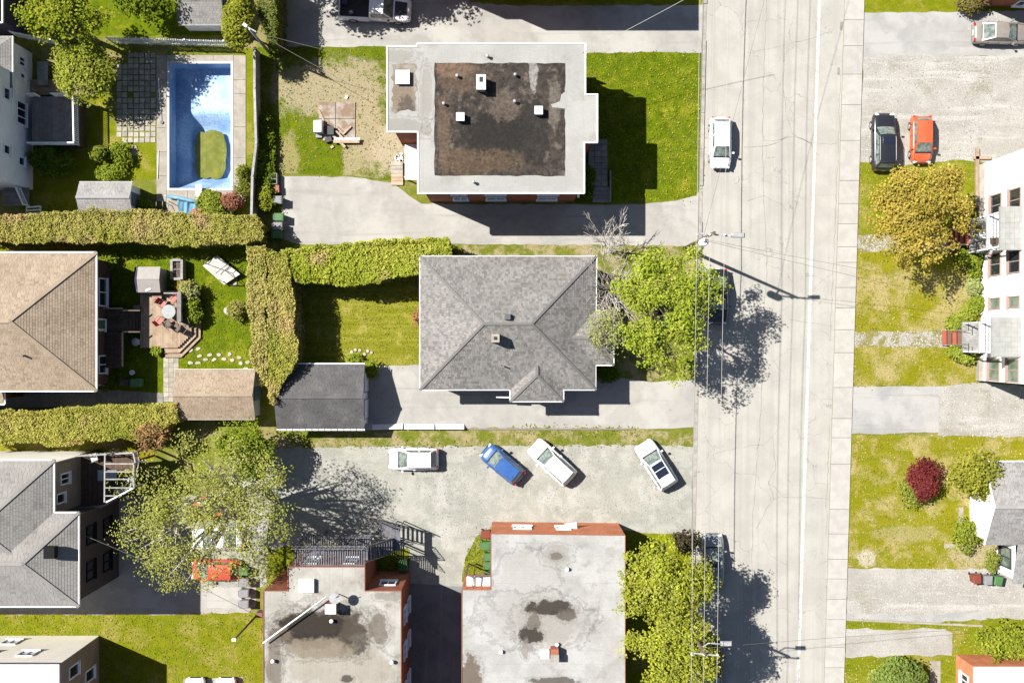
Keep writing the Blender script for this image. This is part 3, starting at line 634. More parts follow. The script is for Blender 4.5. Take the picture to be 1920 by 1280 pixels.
for y0_, y1_ in ((gy0+.7, gym-.25), (gym+.25, gy1-.7)):
    dr = MB().box((xx, (y0_+y1_)/2, 1.1), (.06, abs(y1_-y0_), 2.1)).build('garage_door', M['fence_w'], G1)
    for k in range(4): MB().box((xx+.04, (y0_+y1_)/2, .32+k*.52), (.03, abs(y1_-y0_)-.2, .44)).build('door_panel', M['whitevinyl'], dr)
MB().bar((gx0+.5,gy1+.03,ze), (gx1,gy1+.03,ze), .1, .12).build('fascia', M['white'], G1)
gut = MB().bar((gx0,gy0-.05,ze-.02), (gx1,gy0-.05,ze-.02), .14, .1).build('gutter', M['white'], G1)
for k in range(14):
    x = gx0+.25+k*(gx1-gx0-.4)/13; MB().box((x,gy0-.05,ze+.045), (.05,.15,.02)).build('gutter_strap', M['iron'], gut)

# ---- brown roofed house
Z = 4.3; H2 = thing('brown_roof_house', 'brick house with a broad brown shingled hip roof', 'house', (*P2(60,605),0))
hx1, hy1 = P2(181,473,Z); _, hy0 = P2(181,733,Z); hx0 = hx1-22
half = (hy1-hy0)/2; zr = Z+2.5; ymid = (hy0+hy1)/2; AR = P(17,602,zr); AL = Vector((hx0+6, AR.y, zr))
q = [Vector((hx0,hy0,Z)),Vector((hx1,hy0,Z)),Vector((hx1,hy1,Z)),Vector((hx0,hy1,Z))]
fc = [[q[0],q[1],AR,AL],[q[1],q[2],AR],[q[2],q[3],AL,AR],[q[3],q[0],AL]]
sx, sy = P2(9,757,Z-.45); fx = [[Vector((hx0,sy,Z-.45)),Vector((sx,sy,Z-.45)),Vector((sx,hy0-.02,Z+.02)),Vector((hx0,hy0-.02,Z+.02))]]
rf = roof_deck(H2, fc+fx, M['shb']); shingles(rf, fc+fx, M['shb'], .3, .2, 3, .09, .14); caps(rf, [(q[1],AR),(q[2],AR),(AR,AL)], M['shb'], .28)
ol = [(hx0,hy0),(hx1,hy0),(hx1,hy1),(hx0,hy1)]; fascias(H2, ol, Z, M['white'], .16, .12, name='gutter')
MB().bar((hx0,sy-.03,Z-.45), (sx,sy-.03,Z-.45), .12, .14).build('gutter', M['white'], H2); MB().bar((sx+.03,sy,Z-.45), (sx+.03,hy0,Z-.3), .1, .14).build('fascia', M['white'], H2)
wi = inset(ol, .45); walls(H2, wi, 0, Z, M['brick_d']); cn = (hx0+11, ymid)
walls(H2, [(hx0+.4,sy+.4),(sx-.4,sy+.4),(sx-.4,hy0+.5),(hx0+.4,hy0+.5)], 0, Z-.5, M['brick_d'], 'bay_wall')
L = abs(wi[2][1]-wi[1][1])
for s, w, z0, z1, gm in ((L-2.6,2.3,1.3,2.9,None),(L-5.3,.9,1.7,2.9,None),(1.6,1.5,1.4,2.9,None)): window(H2, wi[1], wi[2], s, w, z0, z1, cn, bars=1)
dr = MB().box((wi[1][0]+.05, P2(0,600)[1]-.4, 2.5), (.1,.95,2.1)).build('patio_door', M['frame'], H2); MB().box((wi[1][0]+.11, P2(0,600)[1]-.4, 2.6), (.03,.7,1.6)).build('pane', M['glass_g'], dr)
for s in (3.5, 9.0, 14.0): window(H2, wi[0], wi[1], s+6, 1.3, .8, 1.9, cn)
pv = P(47,667,5.6); MB().tube([pv, pv+Vector((0,0,.5))], .08, 8).build('vent_pipe', M['black'], rf)

# ---- flat roofed buildings
def flat_block(name, label, outline, h, wallm, roofm, edgem, over=.0, edge_w=.12, edge_h=.14, loc=None, cat='building', foot=None):
    pts = [P2(x, y, h) for x, y in outline]; cx = sum(p[0] for p in pts)/len(pts); cy = sum(p[1] for p in pts)/len(pts)
    o = thing(name, label, cat, (cx, cy, 0)); wi = inset(pts, over) if over else pts
    walls(o, wi, 0, h-.02, wallm)
    r_ = MB().prism(pts, h-.28 if over else h-.03, h, bottom=True).build('roof', roofm, o)
    n = len(pts)
    ins = inset(pts, edge_w/2-.03)
    for i in range(n):
        a, c = Vector((*ins[i], h+edge_h/2-.04)), Vector((*ins[(i+1) % n], h+edge_h/2-.04)); d = (c-a).normalized()
        MB().bar(a-d*edge_w*.5*(i % 2), c+d*edge_w*.5*(1-(i+1) % 2)*0, edge_w+.002*(i % 2), edge_h+.004*(i % 3)).build('parapet_cap', edgem, o)
    return o, r_, wi, (cx, cy)
# upper brick block
OA = [(725,87),(781,87),(781,82),(1098,82),(1098,177),(1120.5,177),(1120.5,268),(1096,268),(1096,363),(783,363),(783,248),(726,248)]
hA = 7.3
stM = [(*P2(755,240,hA), 2.4, .8, C(170,164,152), .6, .9), (*P2(800,180,hA), .5, 2.2, C(178,172,160), .6, .8), (*P2(745,105,hA),1.4,.6,C(176,170,158),.6,1.0)]
M['memA'] = mat('pale_roof_membrane', C(216,214,207), C(203,201,194), .35, wave=(0, 1.35, .09), grain=.05, gsc=9, c3=C(192,188,178), sc3=.5, lo3=.56, hi3=.72, stains=stM, ring=.25)
A1, rA, wA, cA = flat_block('brick_apartment_block', 'red brick block with white edged flat roof and dark weathered tar field', OA, hA, M['brick'], M['memA'], M['white'], .38, .1, .1)
stT = [(*P2(850,130,hA), 1.6, .7, C(150,122,98), .8, 1.6), (*P2(1000,135,hA), .35, 1.4, C(176,172,164), .9, 1.0), (*P2(900,300,hA), 3.2, 1.2, C(112,92,70), .8, 1.2), (*P2(930,250,hA), 2.8, 1.6, C(44,40,36), .9, 1.0), (*P2(1000,250,hA), 1.1, 2.6, C(52,47,42), .8, 1.1), (*P2(870,150,hA), 2.0, 1.0, C(120,100,82), .6, 2.0), (*P2(1040,200,hA), .5, 1.9, C(132,122,110), .8, 1.0), (*P2(945,200,hA), 1.2, 1.2, C(128,112,98), .6, 2.2), (*P2(832,250,hA), .5, 3.0, C(126,106,86), .7, 1.5)]
M['tar'] = mat('old_tar', C(88,78,69), C(60,53,48), 1.8, c3=C(118,106,95), sc3=1.4, grain=.38, gsc=5, lo3=.54, hi3=.66, stains=stT, rough=.9)
q = wob_poly([P2(815,118,hA),P2(1060,119,hA),P2(1059,330,hA),P2(815,329,hA)], .05, .5, 3)
MB().poly([(x,y,hA+.006) for x,y in q[::-1]]).build('tar_field', M['tar'], rA)
stG = [(*P2(752,170,hA), 1.0, 1.7, C(158,138,116), .8, 1.8), (*P2(762,200,hA), .6, .9, C(86,74,66), .7, 2.4)]
M['gritty'] = mat('gritty_patch', C(196,186,172), C(160,148,134), 3.5, grain=.2, gsc=7, stains=stG)
q = wob_poly([P2(735,122,hA),P2(780,120,hA),P2(781,208,hA),P2(735,210,hA)], .14, .3, 5)
MB().poly([(x,y,hA+.005) for x,y in q[::-1]]).build('grit_patch', M['gritty'], rA)
q = wob_poly([P2(1062,170,hA),P2(1052,178,hA),P2(1050,190,hA),P2(1033,196,hA),P2(1036,202,hA),P2(1062,204,hA)], .04, .3, 6)
MB().poly([(x,y,hA+.010) for x,y in q]).build('membrane_patch', M['memA'], rA)
for px, py, s, h in ((755,145,1.05,.3),(863,219,.62,.55),(1010,207,.62,.55)):
    p = P2(px,py,hA+h); v_ = MB().box((*p,hA+h/2), (s*.92,s*.92,h)).build('roof_hatch', M['steel'], rA); MB().box((*p,hA+h+.03), (s,s,.07)).build('lid', M['white'], v_)
p = P2(902,154,hA+1); v_ = MB().box((*p,hA+.45), (.62,1.05,.95)).build('chimney', M['concrete'], rA); MB().box((*p,hA+.96), (.7,1.12,.1)).build('cap', M['white'], v_); MB().box((p[0],p[1]+.2,hA+1.02), (.28,.4,.05)).build('flue', M['flue'], v_)
for px, py in ((832,194),(965,190),(966,140),(914,105),(888,341),(857,142)):
    p = P2(px,py,hA+.3); v_ = MB().tube([(*p,hA),(*p,hA+.34)], .09, 8).build('vent_pipe', M['white'], rA); MB().lathe((*p,hA+.34), [(.13,0),(.13,.07),(.04,.1)], 8).build('cap', M['steel'], v_)
for px, w in ((857,1.2),(928,1.6),(1030,1.6)):
    x = P2(px,363,hA)[0]; s = abs(x-wA[9][0]); window(A1, wA[8], wA[9], abs(x-wA[8][0]), w, 4.6, 5.9, cA, bars=1); window(A1, wA[8], wA[9], abs(x-wA[8][0]), w, 1.6, 2.8, cA, bars=1)
for s in (1.2, 4.4): window(A1, wA[3], wA[4], s*.8, 1.1, 4.6, 5.9, cA); window(A1, wA[7], wA[8], s*.8, 1.1, 4.6, 5.9, cA)
MB().box((*P2(1088,281),1.2), (.1,.95,2.1)).build('front_door', M['white'], A1)
for s in (3, 8, 12): window(A1, wA[2], wA[3], s, 1.3, 4.6, 5.8, cA); window(A1, wA[2], wA[3], s, 1.3, 1.6, 2.8, cA)
window(A1, wA[11], wA[0], 2.2, 1.2, 4.4, 5.6, cA); window(A1, wA[11], wA[0], 4.8, 1.2, 4.4, 5.6, cA)
# entry walk and steps
wk = thing('entry_walk', 'shaded paved walk with concrete steps at the brick block entrance', 'walkway', (*P2(1126,310),0))
for i in range(3):
    for j in range(8):
        piece('paver', ubox(M['paver_g']), wk, (*P2(1104+12*i+5,262+11*j+5,.3),.2), (.50,.46,.4+.004*((i+j) % 3)))
for k in range(4): MB().box((*P2(1128,354+7.2*k,.3),.30-.04*k), (1.45,.31,.22)).build('step', M['paver_g'], wk)
MB().box((*P2(1144,350,.2),.3), (.12,2.6,.5)).build('side_curb', M['concrete'], wk)
# west stair landing
wl = thing('wooden_landing', 'white covered wooden landing tucked against the brick block', 'landing', (*P2(770,300),0))
for k in range(14): a_ = P(760+k*1.75,271,1.2); b2 = P(760+k*1.75,337,1.2); board('plank', M['white'], wl, a_, b2, .072, .05)
for px, py in ((761,272),(761,336),(782,336)): MB().box((*P2(px,py),.58), (.1,.1,1.16)).build('post', M['fence_w'], wl)
for k in range(3): board('stair_tread', M['wood_l'], wl, P(757,252+7*k,.9-.2*k), P(782,252+7*k,.9-.2*k), .16, .05)
bs = thing('block_steps', 'short run of pale paver steps beside the white landing', 'steps', (*P2(745,325),0))
for k in range(6): MB().box((*P2(745,308+7.2*k),.28-.04*k), (.98,.30,.14)).build('step', M['wood_l'] if k > 2 else M['paver'], bs)
# slab and debris
sl = thing('concrete_slab', 'stained concrete pad cracked in four in the bare back yard', 'slab', (*P2(632,230),0))
M['stain_slab'] = mat('stained_concrete', C(216,205,190), C(190,176,160), 1.6, c3=C(176,148,124), sc3=.8, grain=.1)
for x0_, x1_, y0_, y1_ in ((598,629,192,223),(630,666,192,223),(598,629,224,259),(630,666,224,259)): MB().prism([P2(x0_,y0_),P2(x1_,y0_),P2(x1_,y1_),P2(x0_,y1_)], 0, .1+random.uniform(0,.01)).build('slab_panel', M['stain_slab'], sl)
ap = thing('discarded_cooker', 'discarded white kitchen appliance standing beside the concrete pad', 'appliance', (*P2(600,242),0))
MB().box((*P2(600,241),.52), (.72,.95,.8)).build('body', M['white'], ap); MB().box((*P2(607,241),.98), (.12,.95,.14)).build('control_panel', M['fence_w'], ap); MB().box((*P2(600,229,.3),.22), (.62,.3,.44)).build('drawer', M['grey_plastic'], ap); MB().box((*P2(599,256),.14), (.5,.3,.28)).build('rack', M['grey_plastic'], ap)
for i, (x0_, y0_, x1_, y1_, w, lb) in enumerate([(598,206,613,239,.13,'long thin plank leaning on the appliance'),(631,238,645,253,.14,'short plank crossing another on the slab'),(644,253,659,238,.14,'short plank with its end on the crossing plank'),(622,252,648,277,.2,'thick plank reaching off the slab onto the grass'),(626,267,675,267,.24,'wide pale board along the foot of the slab'),(628,262,676,262,.18,'white board beside the wide pale board'),(632,248,646,262,.13,'thin plank under the crossing boards')]):
    MB().bar((*P2(x0_,y0_),.16+.05*i), (*P2(x1_,y1_),.14+.05*i), w, .05).build('plank', M['wood_l'] if i != 5 else M['white'], label=lb, cat='plank', group='planks left on the back yard slab')
for i, (px, py, m) in enumerate([(609,262,'wood_l'),(623,276,'wood_l'),(650,183,'white')]): MB().box((*P2(px,py),.08), (.28,.2,.12), .6*i).build('wood_offcut', M[m], label=['small wood offcut at the corner of the slab','square wood offcut lying on the green grass','white offcut lying above the concrete pad'][i], cat='offcut')
bk = thing('black_tub', 'black plastic tub on the edge of the concrete pad', 'tub', (*P2(620,246),0)); MB().box((*P2(620,247),.3), (.6,.62,.5), 0, 0, 1, 1.1).build('tub_body', M['black'], bk); MB().box((*P2(620,247),.57), (.7,.72,.05)).build('rim', M['black'], bk)
MB().box((*P2(617,263),.2), (.55,.4,.3), .3).build('black_bag', M['black'], label='black rubbish sack slumped below the tub', cat='sack')
rub = MB()
for k in range(26): rub.box((*P2(748+random.uniform(-6,7),296+random.uniform(-8,8)),.06), (random.uniform(.08,.25),random.uniform(.08,.2),.1), random.uniform(0,3))
rub.build('rubble', M['white'], label='white broken rubble beside the paver steps', kind='stuff')

# loose stones on the gravel
def pebbles(label, pxs, n, seed, cols=((.36,.355,.33),(.22,.215,.195),(.44,.435,.41)), size=(.04,.13)):
    pts = [P2(*p) for p in pxs]; xs = [p[0] for p in pts]; ys = [p[1] for p in pts]; r = np.random.RandomState(seed)
    x = r.uniform(min(xs), max(xs), n*3); y = r.uniform(min(ys), max(ys), n*3); k = inpoly(x, y, pts); x, y = x[k][:n], y[k][:n]; n = len(x)
    keep = snoise(x, y, .5, seed)+r.randn(n)*.4 > .05; x, y = x[keep], y[keep]; n = len(x)
    c = np.stack([x, y, np.full(n, .05)], 1); col = np.array(cols)[r.randint(0, len(cols), n)]*r.uniform(.8, 1.2, (n, 1))
    leaves('loose_stones', c, r.randn(n, 3)*.25+[0, 0, 1], r.uniform(*size, n), col, M['needle'], None, .9, label=label, kind='stuff')
pebbles('loose stones on the gravel parking lot', [(560,838),(1290,838),(1290,1000),(930,985),(870,1080),(780,1080),(600,1030),(560,1000)], 4500, 3, ((.33,.325,.29),(.24,.235,.21),(.38,.375,.345)))
pebbles('loose stones on the pale eastern gravel lot', [(1622,110),(1920,106),(1920,300),(1700,305),(1615,300)], 5000, 4, ((.38,.365,.33),(.27,.255,.22),(.46,.45,.42)))
pebbles('loose stones of the worn gravel driveway', [(1592,1066),(1920,1068),(1920,1158),(1590,1158)], 3500, 5, ((.38,.365,.33),(.27,.255,.22),(.46,.45,.42)))
pebbles('loose stones on the bare gravel yard', [(1760,724),(1920,732),(1920,820),(1760,820)], 2500, 6, ((.38,.365,.33),(.3,.28,.24),(.46,.45,.42)))
pebbles('crushed stones of the porch paths', [(1600,622),(1770,620),(1770,652),(1600,650)], 1800, 7, ((.36,.34,.3),(.25,.23,.17),(.46,.44,.4)), (.05,.16))
pebbles('crushed stones by the golden tree', [(1604,441),(1790,440),(1790,470),(1604,470)], 1800, 8, ((.36,.34,.3),(.25,.23,.17),(.46,.44,.4)), (.05,.16))
# ---- south middle block with iron stair
hG = 6.8
OG = [(494,1107),(540,1107),(540,1062),(684,1062),(684,1107),(752,1107),(752,1600),(494,1600)]
stGm = [(*P2(640,1250,hG), 4.5, 1.6, C(190,180,163), .7, .6), (*P2(600,1176,hG), 3.6, 1.7, C(100,86,70), .95, .9), (*P2(585,1172,hG), 2.9, 1.1, C(56,47,38), .95, 1.1), (*P2(525,1190,hG), 1.0, .7, C(128,114,96), .8, 1.2), (*P2(665,1195,hG), 1.1, 1.5, C(92,80,66), .85, 1.1), (*P2(708,1178,hG), .8, 1.1, C(122,110,94), .75, 1.1), (*P2(515,1245,hG), .6, 2.2, C(138,126,112), .8, .9), (*P2(725,1118,hG), 1.2, .35, C(160,154,142), .7, 1.2), (*P2(652,1272,hG), .5, .3, C(86,76,64), .9, 1.5), (*P2(600,1215,hG), 2.6, .8, C(160,146,124), .8, 1.0)]
M['memG'] = mat('stained_roof_membrane', C(224,220,211), C(200,195,184), .5, wave=(0, 1.0, .16), grain=.07, gsc=8, c3=C(176,168,154), sc3=.8, lo3=.54, hi3=.7, stains=stGm, ring=.3)
G2, rG, wG, cG = flat_block('brick_apartment_block', 'red brick flat roofed block with brown stained roof and iron back stair', OG, hG, M['brick'], M['memG'], M['terracotta'], .0, .06, .1)
MB().box((*P2(575,1097,hG+.2),hG+.2), (1.15,1.0,.4)).build('roof_hatch', M['white'], rG)
v_ = MB().box((*P2(620,1141,hG+1),hG+.55), (.72,.62,1.1)).build('chimney', M['chimney_brick'], rG); MB().box((*P2(620,1141,hG+1.1),hG+1.15), (.82,.72,.1)).build('cap', M['white'], v_)
dsh = MB(); dp = Vector((*P2(627,1122,hG+1.6),hG+1.5)); dsh.lathe(dp, [(.05,-.1),(.3,-.04),(.42,.06)], 14); d_ = dsh.build('satellite_dish', M['steel'], rG); MB().bar(dp-Vector((0,0,1.4)), dp, .06, .06).build('dish_mast', M['iron'], d_); MB().bar(dp, dp+Vector((.4,.35,.3)), .04, .04).build('dish_arm', M['iron'], d_)
MB().tube([P(493,1205,hG+.5), P(612,1118,hG+.6)], .06, 8).build('conduit_pole', M['white'], rG)
for px, py in ((622,1163),(512,1238),(735,1240)):
    p = P2(px,py,hG+.2); MB().lathe((*p,hG), [(.1,0),(.1,.3),(.16,.3),(.16,.38),(.05,.42)], 8).build('vent_pipe', M['white'], rG)
for s in (1.2,): window(G2, wG[4], wG[5], 1.5, 1.3, 3.9, 5.2, cG)
for s in (1.5, 4.3, 7.5, 10.5): window(G2, wG[5], wG[6], s+1, 1.3, 3.9, 5.2, cG); window(G2, wG[5], wG[6], s+1, 1.3, 1.0, 2.3, cG)
for s in (1.5, 4.5): window(G2, wG[2], wG[3], s, 1.0, 3.9, 5.9, cG)
st = thing('iron_stair', 'grey iron balcony and stair on the back of the stained roof block', 'staircase', (*P2(650,1030),0))
yw = wG[2][1]; xl = wG[2][0]; xr = wG[3][0]
for lvl, (z, dpt) in enumerate(((3.1, 1.7), (6.5, 1.5))):
    n = 30
    for k in range(n):
        x = xl+.5+(xr-xl-.6)*k/(n-1); board('grating_bar', M['iron'], st, (x, yw+.05, z), (x, yw+dpt, z), .09, .06)
    for y_ in (yw+.06, yw+dpt): MB().bar((xl+.4,y_,z-.06), (xr,y_,z-.06), .08, .14).build('edge_beam', M['iron'], st)
    for zz in (.5, 1.0): MB().bar((xl+.4,yw+dpt,z+zz), (xr,yw+dpt,z+zz), .05, .05).build('handrail', M['iron'], st)
    for k in range(16): x = xl+.4+(xr-xl-.4)*k/15; MB().bar((x,yw+dpt,z), (x,yw+dpt,z+1.0), .035, .035).build('baluster', M['iron'], st)
for k in range(5): x = xl+.4+(xr-xl-.4)*k/4; MB().bar((x,yw+1.45,0), (x,yw+1.45,6.5), .09, .09).build('post', M['iron'], st)
for f, (xa, za, xb, zb, yy) in enumerate(((xr+.1,6.45,xr+1.7,3.2,yw+.95),(xr+1.8,3.1,xr+.2,.2,yw+1.9))):
    n = 11
    for k in range(n):
        t = k/(n-1); x, z = xa+(xb-xa)*t, za+(zb-za)*t; board('stair_tread', M['iron'], st, (x,yy-.5,z), (x,yy+.5,z), .17, .04)
    for s in (-.52, .52):
        MB().bar((xa,yy+s,za-.05), (xb,yy+s,zb-.05), .05, .2).build('stringer', M['iron'], st); MB().bar((xa,yy+s,za+.95), (xb,yy+s,zb+.95), .05, .05).build('handrail', M['iron'], st)
        for k in range(0, n, 2): t = k/(n-1); x, z = xa+(xb-xa)*t, za+(zb-za)*t; MB().bar((x,yy+s,z), (x,yy+s,z+.95), .03, .03).build('baluster', M['iron'], st)
MB().box((xr+2.0,yw+1.4,3.05), (.6,1.9,.07)).build('landing', M['iron'], st)
for x, y_ in ((xr+1.75,yw+.5),(xr+2.28,yw+.5),(xr+2.28,yw+2.3),(xr+1.75,yw+2.3)): MB().bar((x,y_,0), (x,y_,4.0), .07, .07).build('post', M['iron'], st)
# ---- south block with pale roof
hH = 5.2
OH = [(866,1105),(920,1105),(920,1000),(1172,1003),(1172,1600),(866,1600)]
stH = [(*P2(985,1100,hH), 2.2, 2.5, C(206,201,193), .6, .5), (*P2(1000,1160,hH), 4.0, 1.8, C(204,199,190), .55, .5), (*P2(1045,1040,hH), 1.2, .8, C(186,180,170), .7, .8), (*P2(1045,1042,hH), .5, .4, C(130,122,110), .9, 1.2), (*P2(1030,1168,hH), 2.6, 2.0, C(188,182,172), .7, .8), (*P2(1030,1138,hH), 1.8, .6, C(70,61,51), .95, 1.2), (*P2(1062,1152,hH), .8, .5, C(104,95,84), .85, 1.4), (*P2(1000,1165,hH), .5, .8, C(128,118,106), .85, 1.2), (*P2(993,1190,hH), 1.1, .65, C(66,57,48), .95, 1.4), (*P2(880,1265,hH), .9, 1.4, C(124,106,88), .9, 1.0), (*P2(1040,1276,hH), 1.9, .35, C(96,87,77), .85, 1.3), (*P2(985,1215,hH), .35, .9, C(160,152,142), .7, 1.5)]
M['memH'] = mat('pale_flat_roof', C(226,224,220), C(206,203,198), .45, wave=(1, 1.05, .13), grain=.06, gsc=8, c3=C(190,186,179), sc3=.7, lo3=.54, hi3=.72, stains=stH, ring=.25)
H3, rH, wH, cH = flat_block('brick_apartment_block', 'orange brick flat roofed block with pale roof and one dark curved stain', OH, hH, M['brick_d'], M['memH'], M['terracotta'], .0, .05, .08)  # walls in brown brick, darkened so they bounce less orange light into the lane
for i0, i1 in ((2,3),(0,1)):
    a_, c_ = wH[i0], wH[i1]; MB().bar((*a_,hH/2-.05), (*c_,hH/2-.05), .04, hH-.16).build('north_facing', M['brick_o'], H3)
v_ = MB().box((*P2(1040,1228,hH+.9),hH+.45), (.6,.95,.9)).build('chimney', M['chimney_brick'], rH); MB().box((*P2(1040,1233,hH+.9),hH+.94), (.66,.55,.1)).build('cap', M['concrete'], v_); MB().box((*P2(1022,1227,hH+.5),hH+.2), (.66,.66,.4)).build('roof_hatch', M['white'], rH)
for px, py in ((1063,1066),(939,1221),(1044,1207)): p = P2(px,py,hH+.2); MB().lathe((*p,hH), [(.09,0),(.09,.25),(.15,.25),(.15,.33)], 8).build('vent_pipe', M['white'], rH)
for s, w in ((3.2,1.5),(6.5,1.2)): window(H3, wH[2], wH[3], s-.7, w, 2.2, 3.4, cH)
cv = thing('door_canopy', 'white weathered door canopy on the orange brick wall', 'canopy', (*P2(1071,985),0)); p = P2(1070,990,2.6); MB().box((p[0],p[1]+.1,2.7), (1.0,.7,.08), .1).build('hood', M['white'], cv); MB().bar((p[0]-.4,p[1]-.2,2.2),(p[0]-.4,p[1]+.4,2.65),.05,.05).build('bracket', M['iron'], cv); MB().bar((p[0]+.4,p[1]-.2,2.2),(p[0]+.4,p[1]+.4,2.65),.05,.05).build('bracket', M['iron'], cv)
po = thing('side_porch', 'white painted side porch with brown rails in the roof corner', 'porch', (*P2(895,1085),0))
for k in range(13): board('plank', M['white'], po, P(874,1079+k*1.95,4.0), P(919,1079+k*1.95,4.0), .085, .05)
for a_, b2 in (((874,1079),(921,1078)),((888,1079),(886,1103)),((874,1079),(874,1103))): MB().bar(P(*a_,4.9), P(*b2,4.9), .09, .06).build('handrail', M['step_brown'], po)
for px, py in ((874,1079),(888,1079),(918,1078),(886,1101),(874,1102)): MB().bar((*P2(px,py,4.5),0), (*P2(px,py,4.5),4.9), .09, .09).build('post', M['step_brown'], po)

# ---- grey hipped house, south-west
Z = 8.5; H4 = thing('grey_hip_house', 'tall beige sided house with two pale grey hip roofs', 'house', (*P2(60,1000),0))
mx1, my1 = P2(102,862,Z); wx1, wy1 = P2(148,960,Z); _, wy0 = P2(147,1137,Z); X0 = mx1-20; pt_ = .42
fm_, lm_ = rect_hip(X0, wy0+1.5, mx1, my1, Z, pt_); 
fw, lw = rect_hip(X0-2, wy0, wx1, wy1, Z, pt_)
fw = [[p-Vector((0,0,.0)) for p in f] for f in fw]
rf = roof_deck(H4, fm_+fw, M['shm']); shingles(rf, fm_+fw, M['shm'], .34, .2, 4, .05, .06); caps(rf, lm_[2:4]+lw[2:5], M['shm'], .26)
om = [(X0,wy1-1),(mx1,wy1-1),(mx1,my1),(X0,my1)]; owg = [(X0,wy0),(wx1,wy0),(wx1,wy1),(X0,wy1)]
fascias(H4, [(X0,my1),(mx1,my1),(mx1,wy1)], Z, M['white'], .2, .08, closed=False); fascias(H4, [(mx1,wy1),(wx1,wy1),(wx1,wy0),(X0,wy0)], Z, M['white'], .2, .08, closed=False)
wm = inset(om, .3); wgp = inset(owg, .3); walls(H4, wm, 0, Z, M['beige']); walls(H4, [(X0,wgp[0][1]),wgp[1],wgp[2],(X0,wgp[2][1])], 0, Z-.01, plain('wall_shade_tone', (.035,.032,.032)), 'wing_wall')  # wing wall is beige too; its shade is put into a near-black colour
MB().box(((X0+mx1)/2-.3, wm[2][1]+.02, Z/2), (abs(mx1-X0), .06, Z-.2)).build('north_cladding', M['cream'], H4)
cm = (X0+5, (my1+wy0)/2)
window(H4, wm[1], wm[2], 2.9, .9, 5.4, 6.9, cm, bars=1); window(H4, wm[1], wm[2], 1.5, .8, 6.2, 7.6, cm, bars=0)
for s in (1.8, 4.6): window(H4, wgp[1], wgp[2], s, 1.5, 5.0, 6.5, cm, M['shd'], bars=1); window(H4, wgp[1], wgp[2], s, 1.5, 1.8, 3.3, cm, M['shd'], bars=1)  # frames dimmed to suit the shade painted into the wing wall
p = P2(92,1036,10.0); MB().box((*p,9.75), (.8,.85,.6)).build('roof_vent', M['shm'], rf)
# raised balcony deck
dk = thing('balcony_deck', 'raised wooden balcony with pale open roof bars beside the beige house', 'balcony', (*P2(205,900),0))
zd = 3.3; poly = [P2(152,852,zd),P2(258,846,zd),P2(262,862,zd),P2(252,915,zd),P2(200,946,zd),P2(152,948,zd)]
def strip_boards(parent, poly, z, m, w=.145, axis=0, gap=.012, th=.04, name='plank'):
    """boards clipped to a convex polygon; axis 0: boards run along y"""
    lo = min(p[axis] for p in poly); hi = max(p[axis] for p in poly); x = lo
    while x < hi-.03:
        b2 = (x, min(x+w-gap, hi)); c = clip(poly, b2[0] if axis == 0 else -999, b2[1] if axis == 0 else 999, b2[0] if axis == 1 else -999, b2[1] if axis == 1 else 999)
        if c:
            o = 1-axis; mn = min(p[o] for p in c); mx = max(p[o] for p in c); mid = (b2[0]+b2[1])/2
            a_, e = ((mid, mn, z), (mid, mx, z)) if axis == 0 else ((mn, mid, z), (mx, mid, z))
            if mx-mn > .05: board(name, m, parent, a_, e, w-gap, th)
        x += w
strip_boards(dk, poly, zd, M['wood_d'], .16, 0)
for p in poly: MB().bar((*p,0), (*p,zd), .14, .14).build('post', M['wood_d'], dk)
for i in (0,1,2,3,4):
    a_, c = poly[i], poly[i+1]
    if i == 4: pass
    MB().bar((*a_,zd+1.0), (*c,zd+1.0), .1, .06).build('handrail', M['fence_w'], dk); MB().bar((*a_,zd+.12), (*c,zd+.12), .06, .06).build('bottom_rail', M['fence_w'], dk)
    n = max(2, int((Vector(a_)-Vector(c)).length/.3))
    for k in range(n): q = Vector(a_).lerp(Vector(c), k/n); MB().bar((*q,zd+.1), (*q,zd+1.0), .045, .045).build('baluster', M['fence_w'], dk)
zt = 5.6
for k, (y_, xe) in enumerate(((869,251),(884,251),(898,251),(914,249),(929,224))): MB().bar(P(196,y_,zt), P(xe,y_,zt), .09, .08).build('roof_bar', M['fence_w'], dk)
MB().bar(P(197,853,zt-.1), P(196,941,zt-.1), .1, .12).build('roof_beam', M['fence_w'], dk); MB().bar(P(251,868,zt-.1), P(251,915,zt-.1), .1, .12).build('roof_beam', M['fence_w'], dk); MB().bar(P(251,914,zt-.08), P(199,941,zt-.08), .1, .12).build('roof_beam', M['white'], dk)
for px, py in ((197,853),(197,940),(251,869),(250,914)): MB().bar((*P2(px,py,zt),zd), (*P2(px,py,zt),zt-.1), .1, .1).build('canopy_post', M['fence_w'], dk)
ob = thing('garden_table', 'pale blue grey table standing on the raised balcony', 'table', (*P2(203,891,zd),zd)); MB().box((*P2(201,891,zd+.75),zd+.76), (1.5,.85,.05)).build('tabletop', plain('pale_blue', C(196,206,212)), ob)
for dx, dy in ((-.6,-.35),(.6,-.35),(-.6,.35),(.6,.35)): q = P2(201,891,zd+.75); MB().bar((q[0]+dx,q[1]+dy,zd+.02), (q[0]+dx,q[1]+dy,zd+.74), .05, .05).build('leg', M['fence_w'], ob)
